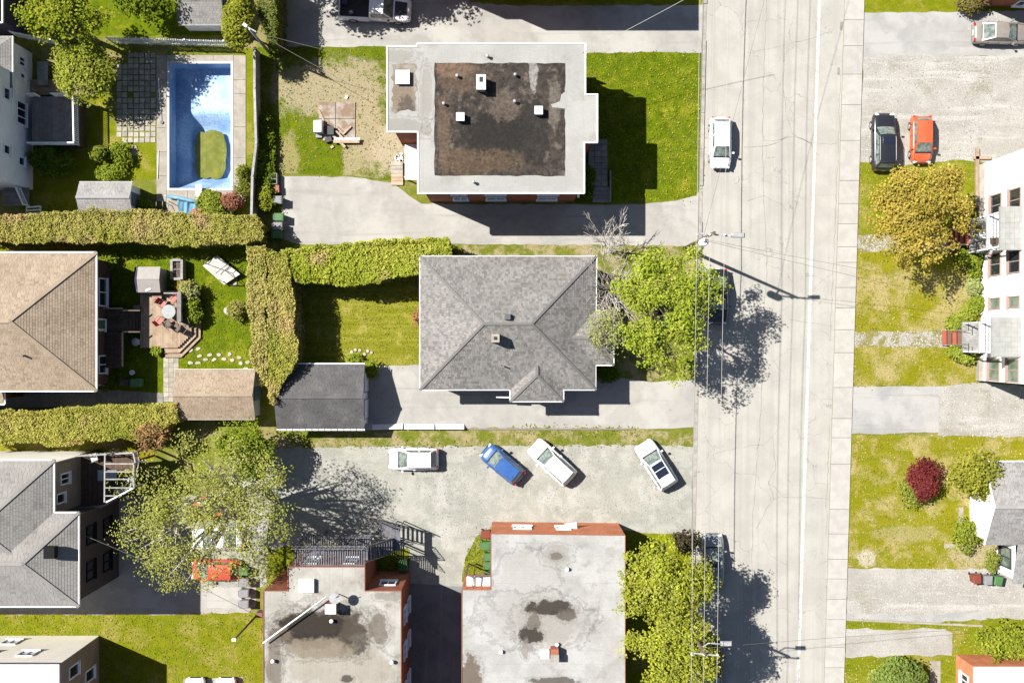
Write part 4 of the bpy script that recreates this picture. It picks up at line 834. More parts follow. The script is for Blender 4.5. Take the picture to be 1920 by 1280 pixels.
def chair(name, label, px, py, z, rz, seat, frame, s=1.0, group=None):
    o = thing(name, label, 'chair', (*P2(px,py,z+.4),z), group, R(rz)); w = .5*s
    MB().box((0,0,.44*s), (w,w,.05)).build('seat', seat, o, True)
    b = MB(); b.mesh([(-w/2,-w/2,.5*s),(-w/2,w/2,.5*s),(-w/2-.16*s,w/2,.95*s),(-w/2-.16*s,-w/2,.95*s),(-w/2-.03,-w/2,.5*s),(-w/2-.03,w/2,.5*s),(-w/2-.19*s,w/2,.95*s),(-w/2-.19*s,-w/2,.95*s)], MB.BF); b.build('backrest', seat, o, True)
    for x, y in ((-1,-1),(1,-1),(1,1),(-1,1)): MB().bar((x*w*.46,y*w*.46,.02), (x*w*.44,y*w*.44,.44*s), .03, .03).build('leg', frame, o, True)
    for y in (-1, 1): MB().tube([(w*.42,y*w*.52,.45*s),(w*.45,y*w*.58,.66*s),(-w*.5,y*w*.56,.68*s)], .018, 6).build('armrest', frame, o, True)
    return o
chair('garden_chair', 'white garden chair in the sunny corner of the raised balcony', 177, 857, zd, 200, M['fabric_w'], M['fence_w'], 1.1)
chair('garden_chair', 'white garden chair under the slanted roof bar of the balcony', 232, 916, zd, 30, M['fabric_w'], M['fence_w'], 1.1)
chair('garden_chair', 'white garden chair against the outer rail of the balcony', 246, 899, zd, 150, M['fabric_w'], M['fence_w'], 1.0)
for i in range(5): pass

# ---- cream block, bottom
hL = 7.3; lx1, ly1 = P2(113,1243,hL); H5 = thing('cream_block', 'flat roofed block with cream north wall and beige siding', 'building', (lx1-6, ly1-5, 0))
xs = lx1-18
MB().prism([(xs,ly1-14),(lx1,ly1-14),(lx1,ly1),(xs,ly1)], hL-.2, hL).build('roof', M['white'], H5)
MB().poly([(lx1,ly1,0),(xs,ly1,0),(xs,ly1,hL-.2),(lx1,ly1,hL-.2)]).build('north_wall', M['cream'], H5); MB().poly([(lx1,ly1-14,0),(lx1,ly1,0),(lx1,ly1,hL-.2),(lx1,ly1-14,hL-.2)]).build('east_wall', M['beige'], H5)
fascias(H5, [(xs,ly1),(lx1,ly1),(lx1,ly1-14)], hL+.05, M['dark_violet'], .16, .1, closed=False, name='parapet_cap')
cl = (lx1-6, ly1-6)
for s, z in ((2.4,4.4),(5.6,4.6),(5.2,1.4),(8.5,1.5)): window(H5, (lx1,ly1), (xs,ly1), s+1.2, 1.3, z, z+1.2, cl)
for s, z in ((.7,4.2),(2.0,1.2),(3.6,4.2)): window(H5, (lx1,ly1), (lx1,ly1-14), s+.6, 1.0, z, z+1.7, cl, bars=0)
# ---- white apartment building, east
H6 = thing('white_apartment_house', 'long white walled apartment house with two stacked porches', 'building', (*P2(1900,510),0))
nx, ny = P2(1842,308); sx_, sy_ = P2(1837,713); hM = 9.0; ex_ = nx+13
wp = [(sx_,sy_),(ex_,sy_),(ex_,ny),(nx,ny)]
M['whitewall'] = mat('white_stucco', (.78,.77,.75), (.70,.69,.67), .8, rough=.8)
walls(H6, wp, 0, hM, M['whitewall']); MB().prism([(sx_-.25,sy_-.3),(ex_,sy_-.3),(ex_,ny+.3),(nx-.25,ny+.3)], hM, hM+.2, bottom=True).build('roof', M['memH'], H6)
c6 = (nx+6, (ny+sy_)/2); Lw = ny-sy_
def sM(yg): return ny-P2(1840,yg)[1]
for yg, w, z0, z1 in ((393,1.85,1.6,3.5),(500,1.85,1.6,3.5),(571,.95,1.7,3.5),(691,1.8,1.6,3.5)):
    for dz in (0, 3.1): window(H6, (nx,ny), (sx_,sy_), sM(yg), w, z0+dz, z1+dz, c6, M['frame_r'], M['glass_g'] if yg in (571,691) else M['glass'], bars=1 if w > 1 else 0)
MB().bar((nx-.03,P2(0,548)[1],5.0), (nx-.03,P2(0,546)[1],7.0), .06, .06).build('downpipe', M['frame_r'], H6)
MB().box((nx-.12,P2(0,360)[1],.25), (.7,4.4,.5)).build('foundation_ledge', M['concrete'], H6); MB().box((sx_-.1,P2(0,692)[1],.3), (.5,1.9,.6)).build('foundation_ledge', M['concrete'], H6)
MB().box((nx-.5,P2(0,330)[1]-.2,.12), (.3,5.0,.24)).build('window_well_curb', M['wood'], H6); MB().box((nx-.1,ny+.5,.12), (1.4,.25,.24)).build('window_well_curb', M['wood'], H6)
def porch(label, gx, y0_, y1_, stepcol, extra):
    o = thing('porch', label, 'porch', (*P2((gx+1838)/2,(y0_+y1_)/2),0), 'porches of the white apartment house')
    xa, ya = P2(gx, y0_); xb, yb = P2(1837.5, y1_); cx, cy = (xa+xb)/2, (ya+yb)/2; w, d = xb-xa, ya-yb
    for z, nm, m in ((1.1,'porch_floor','fence_w'),(4.0,'balcony_floor','fence_w')):
        f = MB().box((cx,cy,z-.1), (w-.02,d,.2)).build(nm, M[m], o)
        n = 14
        for k in range(n): board('plank', M['fence_w' if nm == 'porch_floor' else 'white'], f, (xa,ya-d*(k+.5)/n,z+.02), (xb-.06,ya-d*(k+.5)/n,z+.02), d/n-.015, .04)
        for a_, c in (((xa+.04,ya-.04),(xa+.04,yb+.04)),((xa+.04,ya-.04),(xb,ya-.04)),((xa+.04,yb+.04),(xb,yb+.04))):
            if nm == 'porch_floor' and a_[1] != c[1]:
                segs = [((a_[0],a_[1]),(a_[0],a_[1]-d*.28)),((a_[0],c[1]+d*.28),(a_[0],c[1]))]
            else: segs = [(a_, c)]
            for s0, s1 in segs:
                MB().bar((*s0,z+1.0), (*s1,z+1.0), .04, .05).build('handrail', M['black'], o)
                nn = max(2, int((Vector(s0)-Vector(s1)).length/.28))
                for k in range(nn+1): q = Vector(s0).lerp(Vector(s1), k/nn); MB().bar((*q,z+.03), (*q,z+.98), .018, .018).build('baluster', M['black'], o)
    for y_ in (ya-.1, yb+.1):
        for z0, z1 in ((0,.9),(1.1,3.8),(4.0,6.7)): MB().box((xa+.1,y_,(z0+z1)/2), (.12,.12,z1-z0)).build('post', M['white'], o)
    rr_ = MB().box((cx-.1,cy,6.78), (w+.5,d+.5,.16)).build('roof', plain('porch_roofing', C(206,206,200), tint=False), o)
    for i in range(5):
        for j in range(8): piece('roof_tile', ubox(M['paver_tile']), rr_, (xa-.25+(w+.4)*(i+.5)/5, yb-.2+(d+.4)*(j+.5)/8, 6.872), ((w+.4)/5-.01, (d+.4)/8-.01, .02))
    n = 4
    for k in range(n):
        z = 1.1-.22*(k+1)+.02; MB().box((xa-.17-.32*k, cy, z), (.34,d*.5,.05)).build('step', M[stepcol[k % 2]], o)
    for s in (-1, 1): MB().bar((xa,cy+s*d*.25,.95), (xa-.32*n,cy+s*d*.25,.05), .05, .18).build('stringer', M['fence_w'], o); MB().bar((xa,cy+s*d*.25,2.0), (xa-.3*n,cy+s*d*.25,1.05), .03, .03).build('handrail', M['black'], o)
    return o, xa, xb, ya, yb
M['paver_tile'] = mat('porch_roof_tile', C(210,210,204), C(198,198,192), 2, rnd=.05)
o1, xa, xb, ya, yb = porch('furnished stacked porch behind the golden tree', 1808, 413, 477, ('step_red','step_red'), True)
tb = thing('patio_table', 'small round white table on the furnished porch', 'table', (xa+.75, (ya+yb)/2+.1, 1.14)); q = tb.location; MB().lathe((q.x,q.y,1.14), [(.3,0),(.3,.03),(.04,.05),(.04,.7),(.38,.72),(.38,.76)], 20).build('table_body', M['white'], tb)
chair('patio_chair', 'brown slatted chair north of the round table on the furnished porch', 1836, 430, 1.14, 20, M['brown_wicker'], M['black']); chair('patio_chair', 'pale slatted chair south of the round table on the furnished porch', 1838, 460, 1.14, 130, M['taupe'], M['black'])
chair('patio_chair', 'wicker chair up on the balcony of the furnished porch', 1862, 452, 4.04, 180, M['brown_wicker'], M['black'])
porch('bare stacked porch with red and brown wooden steps', 1794, 604, 661, ('step_brown','step_red'), False)
# ---- white cottage, east
Z = 3.4; H7 = thing('white_cottage', 'white cottage with pale grey shingled gable roof', 'house', (*P2(1880,940),0))
cx0, cy1 = P2(1846,865,Z); _, cy0 = P2(1846,1021,Z); ym = (cy0+cy1)/2; zr = Z+1.75; XE = cx0+14
a, b_, c, d = Vector((cx0,cy0,Z)), Vector((XE,cy0,Z)), Vector((XE,cy1,Z)), Vector((cx0,cy1,Z)); r0, r1 = Vector((cx0+.02,ym,zr)), Vector((XE,ym,zr))
wx0, wy0 = P2(1898,1094,Z); wg = [Vector((wx0,wy0,Z-.05)),Vector((XE,wy0,Z-.05)),Vector((XE,cy0+.3,Z+.9)),Vector((wx0,cy0+.3,Z+.9))]
fc = [[a,b_,r1,r0],[c,d,r0,r1]]; rf = roof_deck(H7, fc+[wg], M['shl']); shingles(rf, fc+[wg], M['shl'], .32, .19, 5, .07, .22); caps(rf, [(r0,r1)], M['shl'], .3)
ol = [(cx0+.35,cy0+.3),(XE,cy0+.3),(XE,cy1-.3),(cx0+.35,cy1-.3)]; walls(H7, ol, 0, Z, M['whitewall'])
MB().poly([(cx0+.35,cy0+.3,Z),(cx0+.35,cy1-.3,Z),(cx0+.35,ym,zr-.1)]).build('gable', M['whitewall'], H7)
wl2 = [(wx0+.3,wy0+.3),(XE,wy0+.3),(XE,cy0+.5),(wx0+.3,cy0+.5)]; walls(H7, wl2, 0, Z-.05, M['whitewall'], 'wing_wall')
MB().bar((cx0-.02,cy0,Z), (cx0-.02,ym,zr), .06, .18).build('bargeboard', M['white'], H7); MB().bar((cx0-.02,cy1,Z), (cx0-.02,ym,zr), .06, .18).build('bargeboard', M['white'], H7); MB().bar((cx0,cy1+.04,Z), (XE,cy1+.04,Z), .08, .16).build('gutter', M['white'], H7)
cc = (cx0+6, ym); window(H7, ol[0], ol[3], 4.4, 1.1, 1.0, 2.6, cc, plain('dark_frame', (.03,.03,.035))); window(H7, wl2[0], wl2[3], 1.5, 1.7, .9, 2.7, cc, M['dark_frame'], M['glass_g'])
# ---- corner building, south-east
H8, r8, w8, c8 = flat_block('corner_building', 'low brick trimmed building with bright white roof', [(1826,1250),(2060,1250),(2060,1500),(1826,1500)], 3.3, M['brick_o'], M['white'], M['white'], .0, .1, .1)
window(H8, w8[0], w8[3], 1.6, 1.1, 1.0, 2.4, c8); MB().box((*P2(1865,1285,3.5),3.45), (.5,.5,.3)).build('roof_hatch', M['white'], r8)
# ---- brick house, north-east corner
H9 = thing('brick_house', 'dark red brick house with white trim by the parked sedan', 'house', (*P2(1890,-20),0)); q = [P2(1839,11),P2(1990,16),P2(1990,-180),P2(1839,-180)]; walls(H9, q, 0, 6.0, M['brick']); MB().prism([P2(1835,14),P2(1995,19),P2(1995,-185),P2(1835,-185)], 6.0, 6.2, bottom=True).build('roof', M['shd'], H9)
c9 = P2(1900,-60); window(H9, q[0], q[1], 3.2, 1.5, .4, 1.6, c9); window(H9, q[0], q[1], 5.6, 1.5, 3.4, 4.8, c9); MB().bar((*P2(1840,13),.3), (*P2(1862,-4),1.4), .1, .1).build('stair_rail', M['white'], H9)
# ---- tall building beyond the top edge (throws its shadow on the drive)
HA = thing('brick_building', 'brick building beyond the pickup driveway', 'building', (*P2(980,-100),0)); q = [P2(795,-260),P2(1157,-260),P2(1157,-9),P2(872,-9),P2(872,-30),P2(795,-30)]; walls(HA, q, 0, 8.8, M['brick']); MB().prism(q, 8.8, 9.0, bottom=True).build('roof', M['memH'], HA)
# ---- white house, west
H10 = thing('white_house', 'tall white sided house at the garden deck', 'house', (*P2(10,230),0))
bx, by1 = P2(62,158); _, by0 = P2(64,356); xw = bx-11
q = [(xw,by0),(bx,by0),(bx,by1),(xw,by1)]; walls(H10, q, 0, 7.2, M['whitevinyl']); f_, l_ = rect_hip(xw-.4, by0-.4, bx+.4, by1+.4, 7.2, .45); roof_deck(H10, f_, M['shm'])
nx0, ny1 = P2(24,68,3.8); _, ny0 = P2(24,160,3.8); q2 = [(xw,ny0),(nx0-.25,ny0),(nx0-.25,ny1-.3),(xw,ny1-.3)]; walls(H10, q2, 0, 3.8, M['whitevinyl'], 'wing_wall')
f_, l_ = rect_hip(xw, ny0-1.0, nx0, ny1, 3.8, .4); rf = roof_deck(H10, f_, M['shm'], 'wing_roof'); shingles(rf, f_, M['shm'], .3, .18, 6, .06, .1); fascias(H10, [(nx0,ny0),(nx0,ny1)], 3.8, M['white'], .18, .08, closed=False)
ch_ = (xw+4, (by0+by1)/2)
window(H10, (bx,by1), (bx,by0), 2.9, 1.9, 1.3, 2.9, ch_, bars=2); window(H10, (bx,by1), (bx,by0), 6.8, .75, 1.6, 2.6, ch_, bars=0); window(H10, (bx,by1), (bx,by0), 1.9, 1.0, 4.0, 5.0, ch_, bars=0); window(H10, (bx,by1), (bx,by0), 6.3, .8, 4.0, 5.0, ch_, bars=0)
window(H10, q2[2], q2[1], 1.2, .8, 1.4, 2.4, ch_); window(H10, q2[2], q2[1], 2.5, .8, 1.4, 2.2, ch_, bars=0)
MB().bar((bx+.03,by1-.0,0), (bx+.03,by1,7), .08, .08).build('corner_trim', M['white'], H10); MB().bar((bx+.02,by0,3.1), (bx+.02,by1,3.1), .05, .1).build('belt_trim', M['white'], H10)
# neighbouring dark house at the corner
H11 = thing('corner_house', 'shaded house with white gutter beyond the picket fence', 'house', (*P2(-20,10),0)); gx_, gy_ = P2(7,44,4.5); q = [(gx_-9,gy_+.3),(gx_-.3,gy_+.3),(gx_-.3,gy_+11),(gx_-9,gy_+11)]; walls(H11, q, 0, 4.5, M['dark_wall']); MB().prism([(gx_-9,gy_),(gx_,gy_),(gx_,gy_+11),(gx_-9,gy_+11)], 4.5, 4.65, bottom=True).build('roof', M['shd'], H11); fascias(H11, [(gx_-9,gy_),(gx_,gy_),(gx_,gy_+11)], 4.7, M['white'], .18, .1, closed=False, name='gutter')

# ---- decks of the white house
def railing(parent, a_, c, z, m, h=1.0, gap=.16, bw=.05):
    MB().bar((*a_,z+h), (*c,z+h), .11, .06).build('handrail', m, parent); MB().bar((*a_,z+.12), (*c,z+.12), .07, .05).build('bottom_rail', m, parent)
    n = max(2, int((Vector(a_)-Vector(c)).length/gap)); me = ubox(m)
    for k in range(1, n): q = Vector(a_).lerp(Vector(c), k/n); piece('baluster', me, parent, (q.x,q.y,z+h/2+.04), (bw,bw,h-.16))
    for p in (a_, c): MB().box((*p,z+h/2), (.11,.11,h+.12)).build('post', m, parent)
D1 = thing('house_deck', 'grey boarded deck with white balusters on the white house', 'deck', (*P2(105,230),0)); zd = 1.5
poly = [P2(60,182,zd),P2(146,180,zd),P2(148,272,zd),P2(60,272,zd)]; strip_boards(D1, poly[::-1], zd, M['wood_g'], .17, 0)
MB().prism([(p[0]*1,p[1]) for p in inset(poly, .05)], 0.02, zd-.03).build('skirt', M['wood_d'], D1)
railing(D1, P2(146,181,zd), P2(148,271,zd), zd, M['white']); railing(D1, P2(62,272,zd), P2(148,272,zd), zd, M['white']); railing(D1, P2(106,181,zd), P2(145,181,zd), zd, M['white']); railing(D1, P2(60,181,zd), P2(74,181,zd), zd, M['white'])
D2 = thing('lower_deck', 'low brown boarded deck behind the dense square bush', 'deck', (*P2(110,165),0)); strip_boards(D2, [P2(58,152,.5),P2(172,150,.5),P2(172,178,.5),P2(58,178,.5)][::-1], .5, M['wood'], .16, 1); MB().prism([P2(60,154),P2(170,152),P2(170,176),P2(60,176)], .02, .46).build('skirt', M['wood_d'], D2)
tb = thing('garden_table', 'long pale garden table beside the white house wing', 'table', (*P2(80,138),0)); MB().box((*P2(80,138,.75),.75), (.85,1.95,.06)).build('tabletop', M['fence_w'], tb)
for dx, dy in ((-.35,-.85),(.35,-.85),(-.35,.85),(.35,.85)): q = P2(80,138,.75); MB().bar((q[0]+dx,q[1]+dy,0), (q[0]+dx,q[1]+dy,.73), .07, .07).build('leg', M['fence_w'], tb)
D3 = thing('entry_stair', 'white side stair with open rails at the foot of the white house', 'staircase', (*P2(55,400),0))
for k in range(6): board('stair_tread', M['white'], D3, P(50,389+6*k,1.1-.18*k), P(76,387+6*k,1.1-.18*k), .12, .05)
for px in (50,76): MB().bar(P(px,387,1.05), P(px,424,.1), .06, .16).build('stringer', M['white'], D3)
strip_boards(D3, [P2(5,352,1.2),P2(55,352,1.2),P2(55,386,1.2),P2(5,386,1.2)][::-1], 1.2, M['wood_g'], .17, 1); railing(D3, P2(40,354,1.2), P2(54,386,1.2), 1.2, M['white'])
# ---- sheds
def gable_shed(name, label, px0, py0, px1, py1, ze, rise, roofm, wallm, seed, cat='shed', tab=.3):
    x0, y1 = P2(px0,py0,ze); x1, y0 = P2(px1,py1,ze); ym = (y0+y1)/2; o = thing(name, label, cat, ((x0+x1)/2, ym, 0))
    a, b_, c, d = Vector((x0,y0,ze)), Vector((x1,y0,ze)), Vector((x1,y1,ze)), Vector((x0,y1,ze)); r0, r1 = Vector((x0,ym,ze+rise)), Vector((x1,ym,ze+rise))
    fc = [[a,b_,r1,r0],[c,d,r0,r1]]; rf = roof_deck(o, fc, roofm); shingles(rf, fc, roofm, tab, .18, seed, .08, .12); caps(rf, [(r0,r1)], roofm, .22)
    i_ = .2; walls(o, [(x0+i_,y0+i_),(x1-i_,y0+i_),(x1-i_,y1-i_),(x0+i_,y1-i_)], 0, ze+.06, wallm)
    for x in (x0+i_, x1-i_): MB().poly([(x,y0+i_,ze+.06),(x,y1-i_,ze+.06),(x,ym,ze+rise-.03)]).build('gable', wallm, o)
    for x, nm in ((x1-i_+.04,'shed_door'),): dr = MB().box((x,ym,1.0), (.06,1.1,1.95)).build(nm, M['blue_door'], o); MB().box((x+.05,ym-.4,1.0), (.05,.05,.14)).build('handle', M['steel'], dr)
    for y in (y0, y1): MB().bar((x0,y,ze-.03), (x1,y,ze-.03), .06, .1).build('fascia', M['white'], o)
    return o
gable_shed('garden_shed', 'brown shingled garden shed with pale gable beside the vertical hedge', 330, 692, 479, 786, 2.3, .95, M['shb'], plain('pale_blue_wall', C(206,216,216)), 7)
gable_shed('pool_shed', 'grey shingled shed with blue door between the pool and the hedge', 149, 341, 249, 402, 2.2, .7, M['shl'], M['whitevinyl'], 8)
gable_shed('white_shed', 'white shed with grey shingle roof behind the picket fence', 334, -40, 420, 47, 2.3, .8, M['shm'], M['white'], 9)
# ------------------------------------------------------------------ pool and its yard
def pool():
    o = thing('swimming_pool', 'drained blue lined swimming pool with a green puddle in the deep end', 'pool', (*P2(375,236),0))
    x0, y1 = P2(318,120); x1, y0 = P2(433,353)
    N = NT('pool_liner'); v = N.coord('W'); b = N.n('ShaderNodeTexVoronoi'); b.inputs['Scale'].default_value = 5.5; N.l(v, b.inputs['Vector'])
    col = N.mix(N.ramp(b.outputs['Distance'], .15, .6), (.17,.28,.46), (.29,.41,.56)); col = N.mix(N.ramp(N.noise(v, .5, 5), .4, .65), col, (.14,.24,.42))
    lm = N.done(col, .5, .4)
    D0, D1 = -1.6, -2.75
    hx0, hx1 = x0+1.5, x1-.45; hy0, hy1 = y0+1.3, y1-5.2
    nx, ny = 26, 48; B = MB(); vs = []
    for j in range(ny+1):
        for i in range(nx+1):
            x = x0+(x1-x0)*i/nx; y = y0+(y1-y0)*j/ny
            dx = max(hx0-x, x-hx1, 0); dx = dx/(1.5 if x < hx0 else .9)
            dy = (hy0-y)/9 if y < hy0 else max(0, (y-hy1))/1.7
            t = max(0, 1-min(1, math.hypot(dx if y < hy1+1.7 else 0, max(dy, 0)))); t = t*t*(3-2*t)
            zz = D0+(D1-D0)*t
            if y < hy0: s_ = min(1, (hy0-y)/1.3); zz = max(zz, D1+(D1*-1-.45)*s_) if True else zz
            vs.append((x, y, zz))
    fs = [(j*(nx+1)+i, j*(nx+1)+i+1, (j+1)*(nx+1)+i+1, (j+1)*(nx+1)+i) for j in range(ny) for i in range(nx)]
    B.mesh(vs, fs, 0, 1.0, True); B.build('pool_floor', lm, o)
    W = MB()
    for a, c in (((x0,y0),(x0,y1)),((x1,y1),(x1,y0)),((x1,y0),(x0,y0)),((x0,y1),(x1,y1))): W.poly([(*a,.02),(*c,.02),(*c,-2.9),(*a,-2.9)])
    W.build('pool_wall', lm, o)
    w = .22
    for c, d in ((((x0+x1)/2,y1+w/2),(x1-x0+2*w,w)),(((x0+x1)/2,y0-w/2),(x1-x0+2*w,w)),((x0-w/2,(y0+y1)/2),(w,y1-y0-.002)),((x1+w/2,(y0+y1)/2),(w,y1-y0-.002))): MB().box((*c,.03), (*d,.12)).build('coping', M['pool_cream'], o)
    # puddle
    Nw = NT('green_water'); col = Nw.mix(Nw.ramp(Nw.noise(Nw.coord('W'), 1.2, 6), .4, .7), C(128,136,18), C(164,164,60)); wm = Nw.done(col, .2, .5)
    zc = -2.35; q = []
    a0, b1 = P2(366,245,zc); a1, b0 = P2(424,335,zc); cx, cy, rx, ry = (a0+a1)/2, (b0+b1)/2, (a1-a0)/2, (b1-b0)/2
    for k in range(48):
        t = 2*math.pi*k/48; c_, s_ = math.cos(t), math.sin(t); e = 4.0; rr_ = (abs(c_)**e+abs(s_)**e)**(-1/e)*(1+.03*math.sin(5*t+1)+.02*math.sin(9*t)+.015*math.sin(14*t+2))
        q.append((cx+rx*rr_*c_, cy+ry*rr_*s_, zc))
    B = MB(); B.poly(q); B.build('green_puddle', wm, o)
    rnd = random.Random(2); lf = MB()
    for k in range(30): t = rnd.uniform(0, 6.28); lf.box((cx+rx*.93*math.cos(t)*rnd.uniform(.8,1.05), cy+ry*.93*math.sin(t), zc+.02), (.07,.04,.01), rnd.uniform(0,3))
    lf.build('floating_leaves', M['stone'], o, kind='stuff')
    bd = MB().box((*P2(373,360,.4),.42), (.5,1.25,.07)).build('diving_board', M['white'], o); MB().box((*P2(373,367,.2),.2), (.4,.4,.38)).build('board_stand', M['white'], o)
    return o
pool()
dk = bpy.data.objects.new('pool_deck', None); COL.objects.link(dk); ORG[dk] = Vector((0,0,0)); setp(dk, 'pale concrete deck slabs around the drained pool', kind='structure')
X = [295,312.5]; 
for xa, xb, ys in ((294,312,[104,150,195,240,285,330,378]),(438.5,461,[104,150,176,238,296,345,378])):
    for a, c in zip(ys[:-1], ys[1:]): MB().prism([P2(xa,a+.3),P2(xb,a+.3),P2(xb,c-.3),P2(xa,c-.3)], -.02, .05+random.uniform(0,.008)).build('slab', M['concrete'], dk)
for ya, yb in ((104,114.5),(358.5,405)):
    for a, c in zip([312.4,352,400,438], [352,400,438.2,438.2]):
        if c-a > 2: MB().prism([P2(a+.3,ya),P2(c-.3,ya),P2(c-.3,yb),P2(a+.3,yb)], -.02, .05+random.uniform(0,.008)).build('slab', M['concrete'], dk)
pp = bpy.data.objects.new('patio', None); COL.objects.link(pp); ORG[pp] = Vector((0,0,0)); setp(pp, 'square concrete pavers with grassy joints beside the pool', kind='structure')
for i in range(7):
    for j in range(16):
        if (j > 14 and i < 1) or (j < 2 and i < 2): continue
        if random.random() < .04: continue
        piece('paver', ubox(M['paver']), pp, (*P2(224+10.6*i+random.uniform(-.5,.5), 104+10.6*j+random.uniform(-.5,.5)),.03), (.395,.395,.05+random.uniform(0,.015)), (0,0,random.uniform(-.04,.04)))
for px, py in ((252,278),(252,288),(246,300)): piece('paver', ubox(M['paver']), pp, (*P2(px,py),.03), (.42,.42,.05), (0,0,.1))
tp = thing('pool_cover', 'blue pool cover rolled on its tube and trailing onto the deck', 'pool cover', (*P2(345,380),0))
B = MB(); vs = []; nx, ny = 22, 14
for j in range(ny+1):
    for i in range(nx+1):
        u, w = i/nx, j/ny; px = 335+42*u+(w*2); py = 372+5*u+w*(30-4*u); p = P(px, py); vs.append((p.x, p.y, .12+.22*(1-w)+.09*math.sin(u*17+w*2)+.05*math.sin(u*31+w*5)))
fs = [(j*(nx+1)+i+1, j*(nx+1)+i, (j+1)*(nx+1)+i, (j+1)*(nx+1)+i+1) for j in range(ny) for i in range(nx)]; B.mesh(vs, fs, 0, 1, True); B.build('sheet', M['tarp'], tp)
MB().tube([P(313,368,.45),P(335,371,.46),P(356,376,.44),P(379,380,.46)], [.12,.17,.16,.13], 10).build('roll', M['tarp'], tp)
for px, py in ((313,368),(379,380)): MB().bar((*P2(px,py),.05), (*P2(px,py),.45), .07, .07).build('stand', M['white'], tp)
ld = thing('pool_ladder', 'bent steel ladder rails beyond the blue pool cover', 'ladder', (*P2(300,385),0))
for dx in (0, 12, 23): x = 292+dx; MB().tube([P(x,396,.05),P(x,393,.7),P(x+1,386,.95),P(x+1,379,.8),P(x+1,377,.06)], .03, 8).build('rail', M['steel'], ld)
for z in (.25, .5): MB().tube([P(292,395,z),P(315,395,z)], .025, 6).build('rung', M['steel'], ld)
tpole = thing('skimmer_pole', 'telescopic pool pole lying on the deck edge', 'pole', (*P2(300,190),.06)); MB().tube([P(297,145,.1),P(303,228,.1)], .03, 6).build('shaft', M['white'], tpole); MB().lathe((*P2(304,230),.08), [(.14,0),(.14,.08)], 10).build('head', M['iron'], tpole)
MB().tube([P(297,282,.1),P(296,335,.1)], .03, 6).build('skimmer_pole', M['white'], label='short white pool pole beside the small lawn', cat='pole')

# ------------------------------------------------------------------ fences
fw = thing('board_fence', 'weathered pale board fence east of the drained pool', 'fence', (*P2(484,250),0))
fp = [P2(477,90,1.9),P2(477,165,1.9),P2(480,270,1.9),P2(473,330,1.9),P2(471,416,1.9)]
for a, c in zip(fp[:-1], fp[1:]):
    n = int((Vector(a)-Vector(c)).length/.16); d = Vector(c)-Vector(a); rz = math.atan2(d.y, d.x)
    for k in range(n): q = Vector(a).lerp(Vector(c), (k+.5)/n); piece('fence_board', ubox(M['fence_w']), fw, (q.x,q.y,.92), (.15,.03,1.8+random.uniform(-.02,.02)), (0,0,rz+random.uniform(-.03,.03)))
    MB().bar((*a,1.9), (*c,1.9), .2, .05).build('top_rail', M['fence_w'], fw); MB().box((*a,.98), (.13,.13,1.96)).build('post', M['fence_w'], fw)
def picket(label, a, c, gap=.19):
    o = thing('picket_fence', label, 'fence', (*((Vector(a)+Vector(c))/2),0)); n = int((Vector(a)-Vector(c)).length/gap); d = Vector(c)-Vector(a); rz = math.atan2(d.y,d.x)
    for k in range(n): q = Vector(a).lerp(Vector(c), (k+.5)/n); piece('picket', ubox(M['white']), o, (q.x,q.y,.9), (.10,.025,1.7), (random.uniform(-.02,.02),0,rz))
    for z in (.4,1.45): MB().bar((*a,z), (*c,z), .05, .09).build('rail', M['white'], o)
    m = max(2, int((Vector(a)-Vector(c)).length/2.4))
    for k in range(m+1): q = Vector(a).lerp(Vector(c), k/m); MB().box((q.x,q.y,.9), (.1,.1,1.8)).build('post', M['white'], o)
picket('long white picket fence between the pool yard and the trees', P2(215,82), P2(430,88)); picket('short white picket fence beside the white house wing', P2(36,70), P2(112,86))
for i, (xa, xb) in enumerate(((697,756),(757,815),(816,871))):
    o = thing('leaning_panel', ['white board panel leaning by the garage corner','white board panel propped between two others along the drive','white board panel leaning at the open end of the driveway row'][i], 'panel', (*P2((xa+xb)/2,800),0)); a0, a1 = P(xa,794,.05), P(xb,794,.05)
    for k in range(4):
        y = 796.0+k*2.4; z = .12+.12*k*1.0; MB().bar(P(xa+1,y+(.6 if i == 0 else 0),z), P(xb-1,y-(.8 if i == 0 else 0),z), .105, .05).build('plank', M['white'], o)
    for px in (xa+3, xb-3): MB().bar(P(px,795,.02), P(px,805,.45), .07, .05).build('batten', M['fence_w'], o)
rw = MB(); rw.bar((*P2(880,804),.06), (*P2(1190,804),.06), .14, .14).build('wall_shadow_strip', plain('wall_shadow_tone', C(176,162,142)), label='low strip imitating a retaining wall shadow along the bungalow driveway', cat='kerb')  # darker bar laid in as the shadow line of a retaining wall

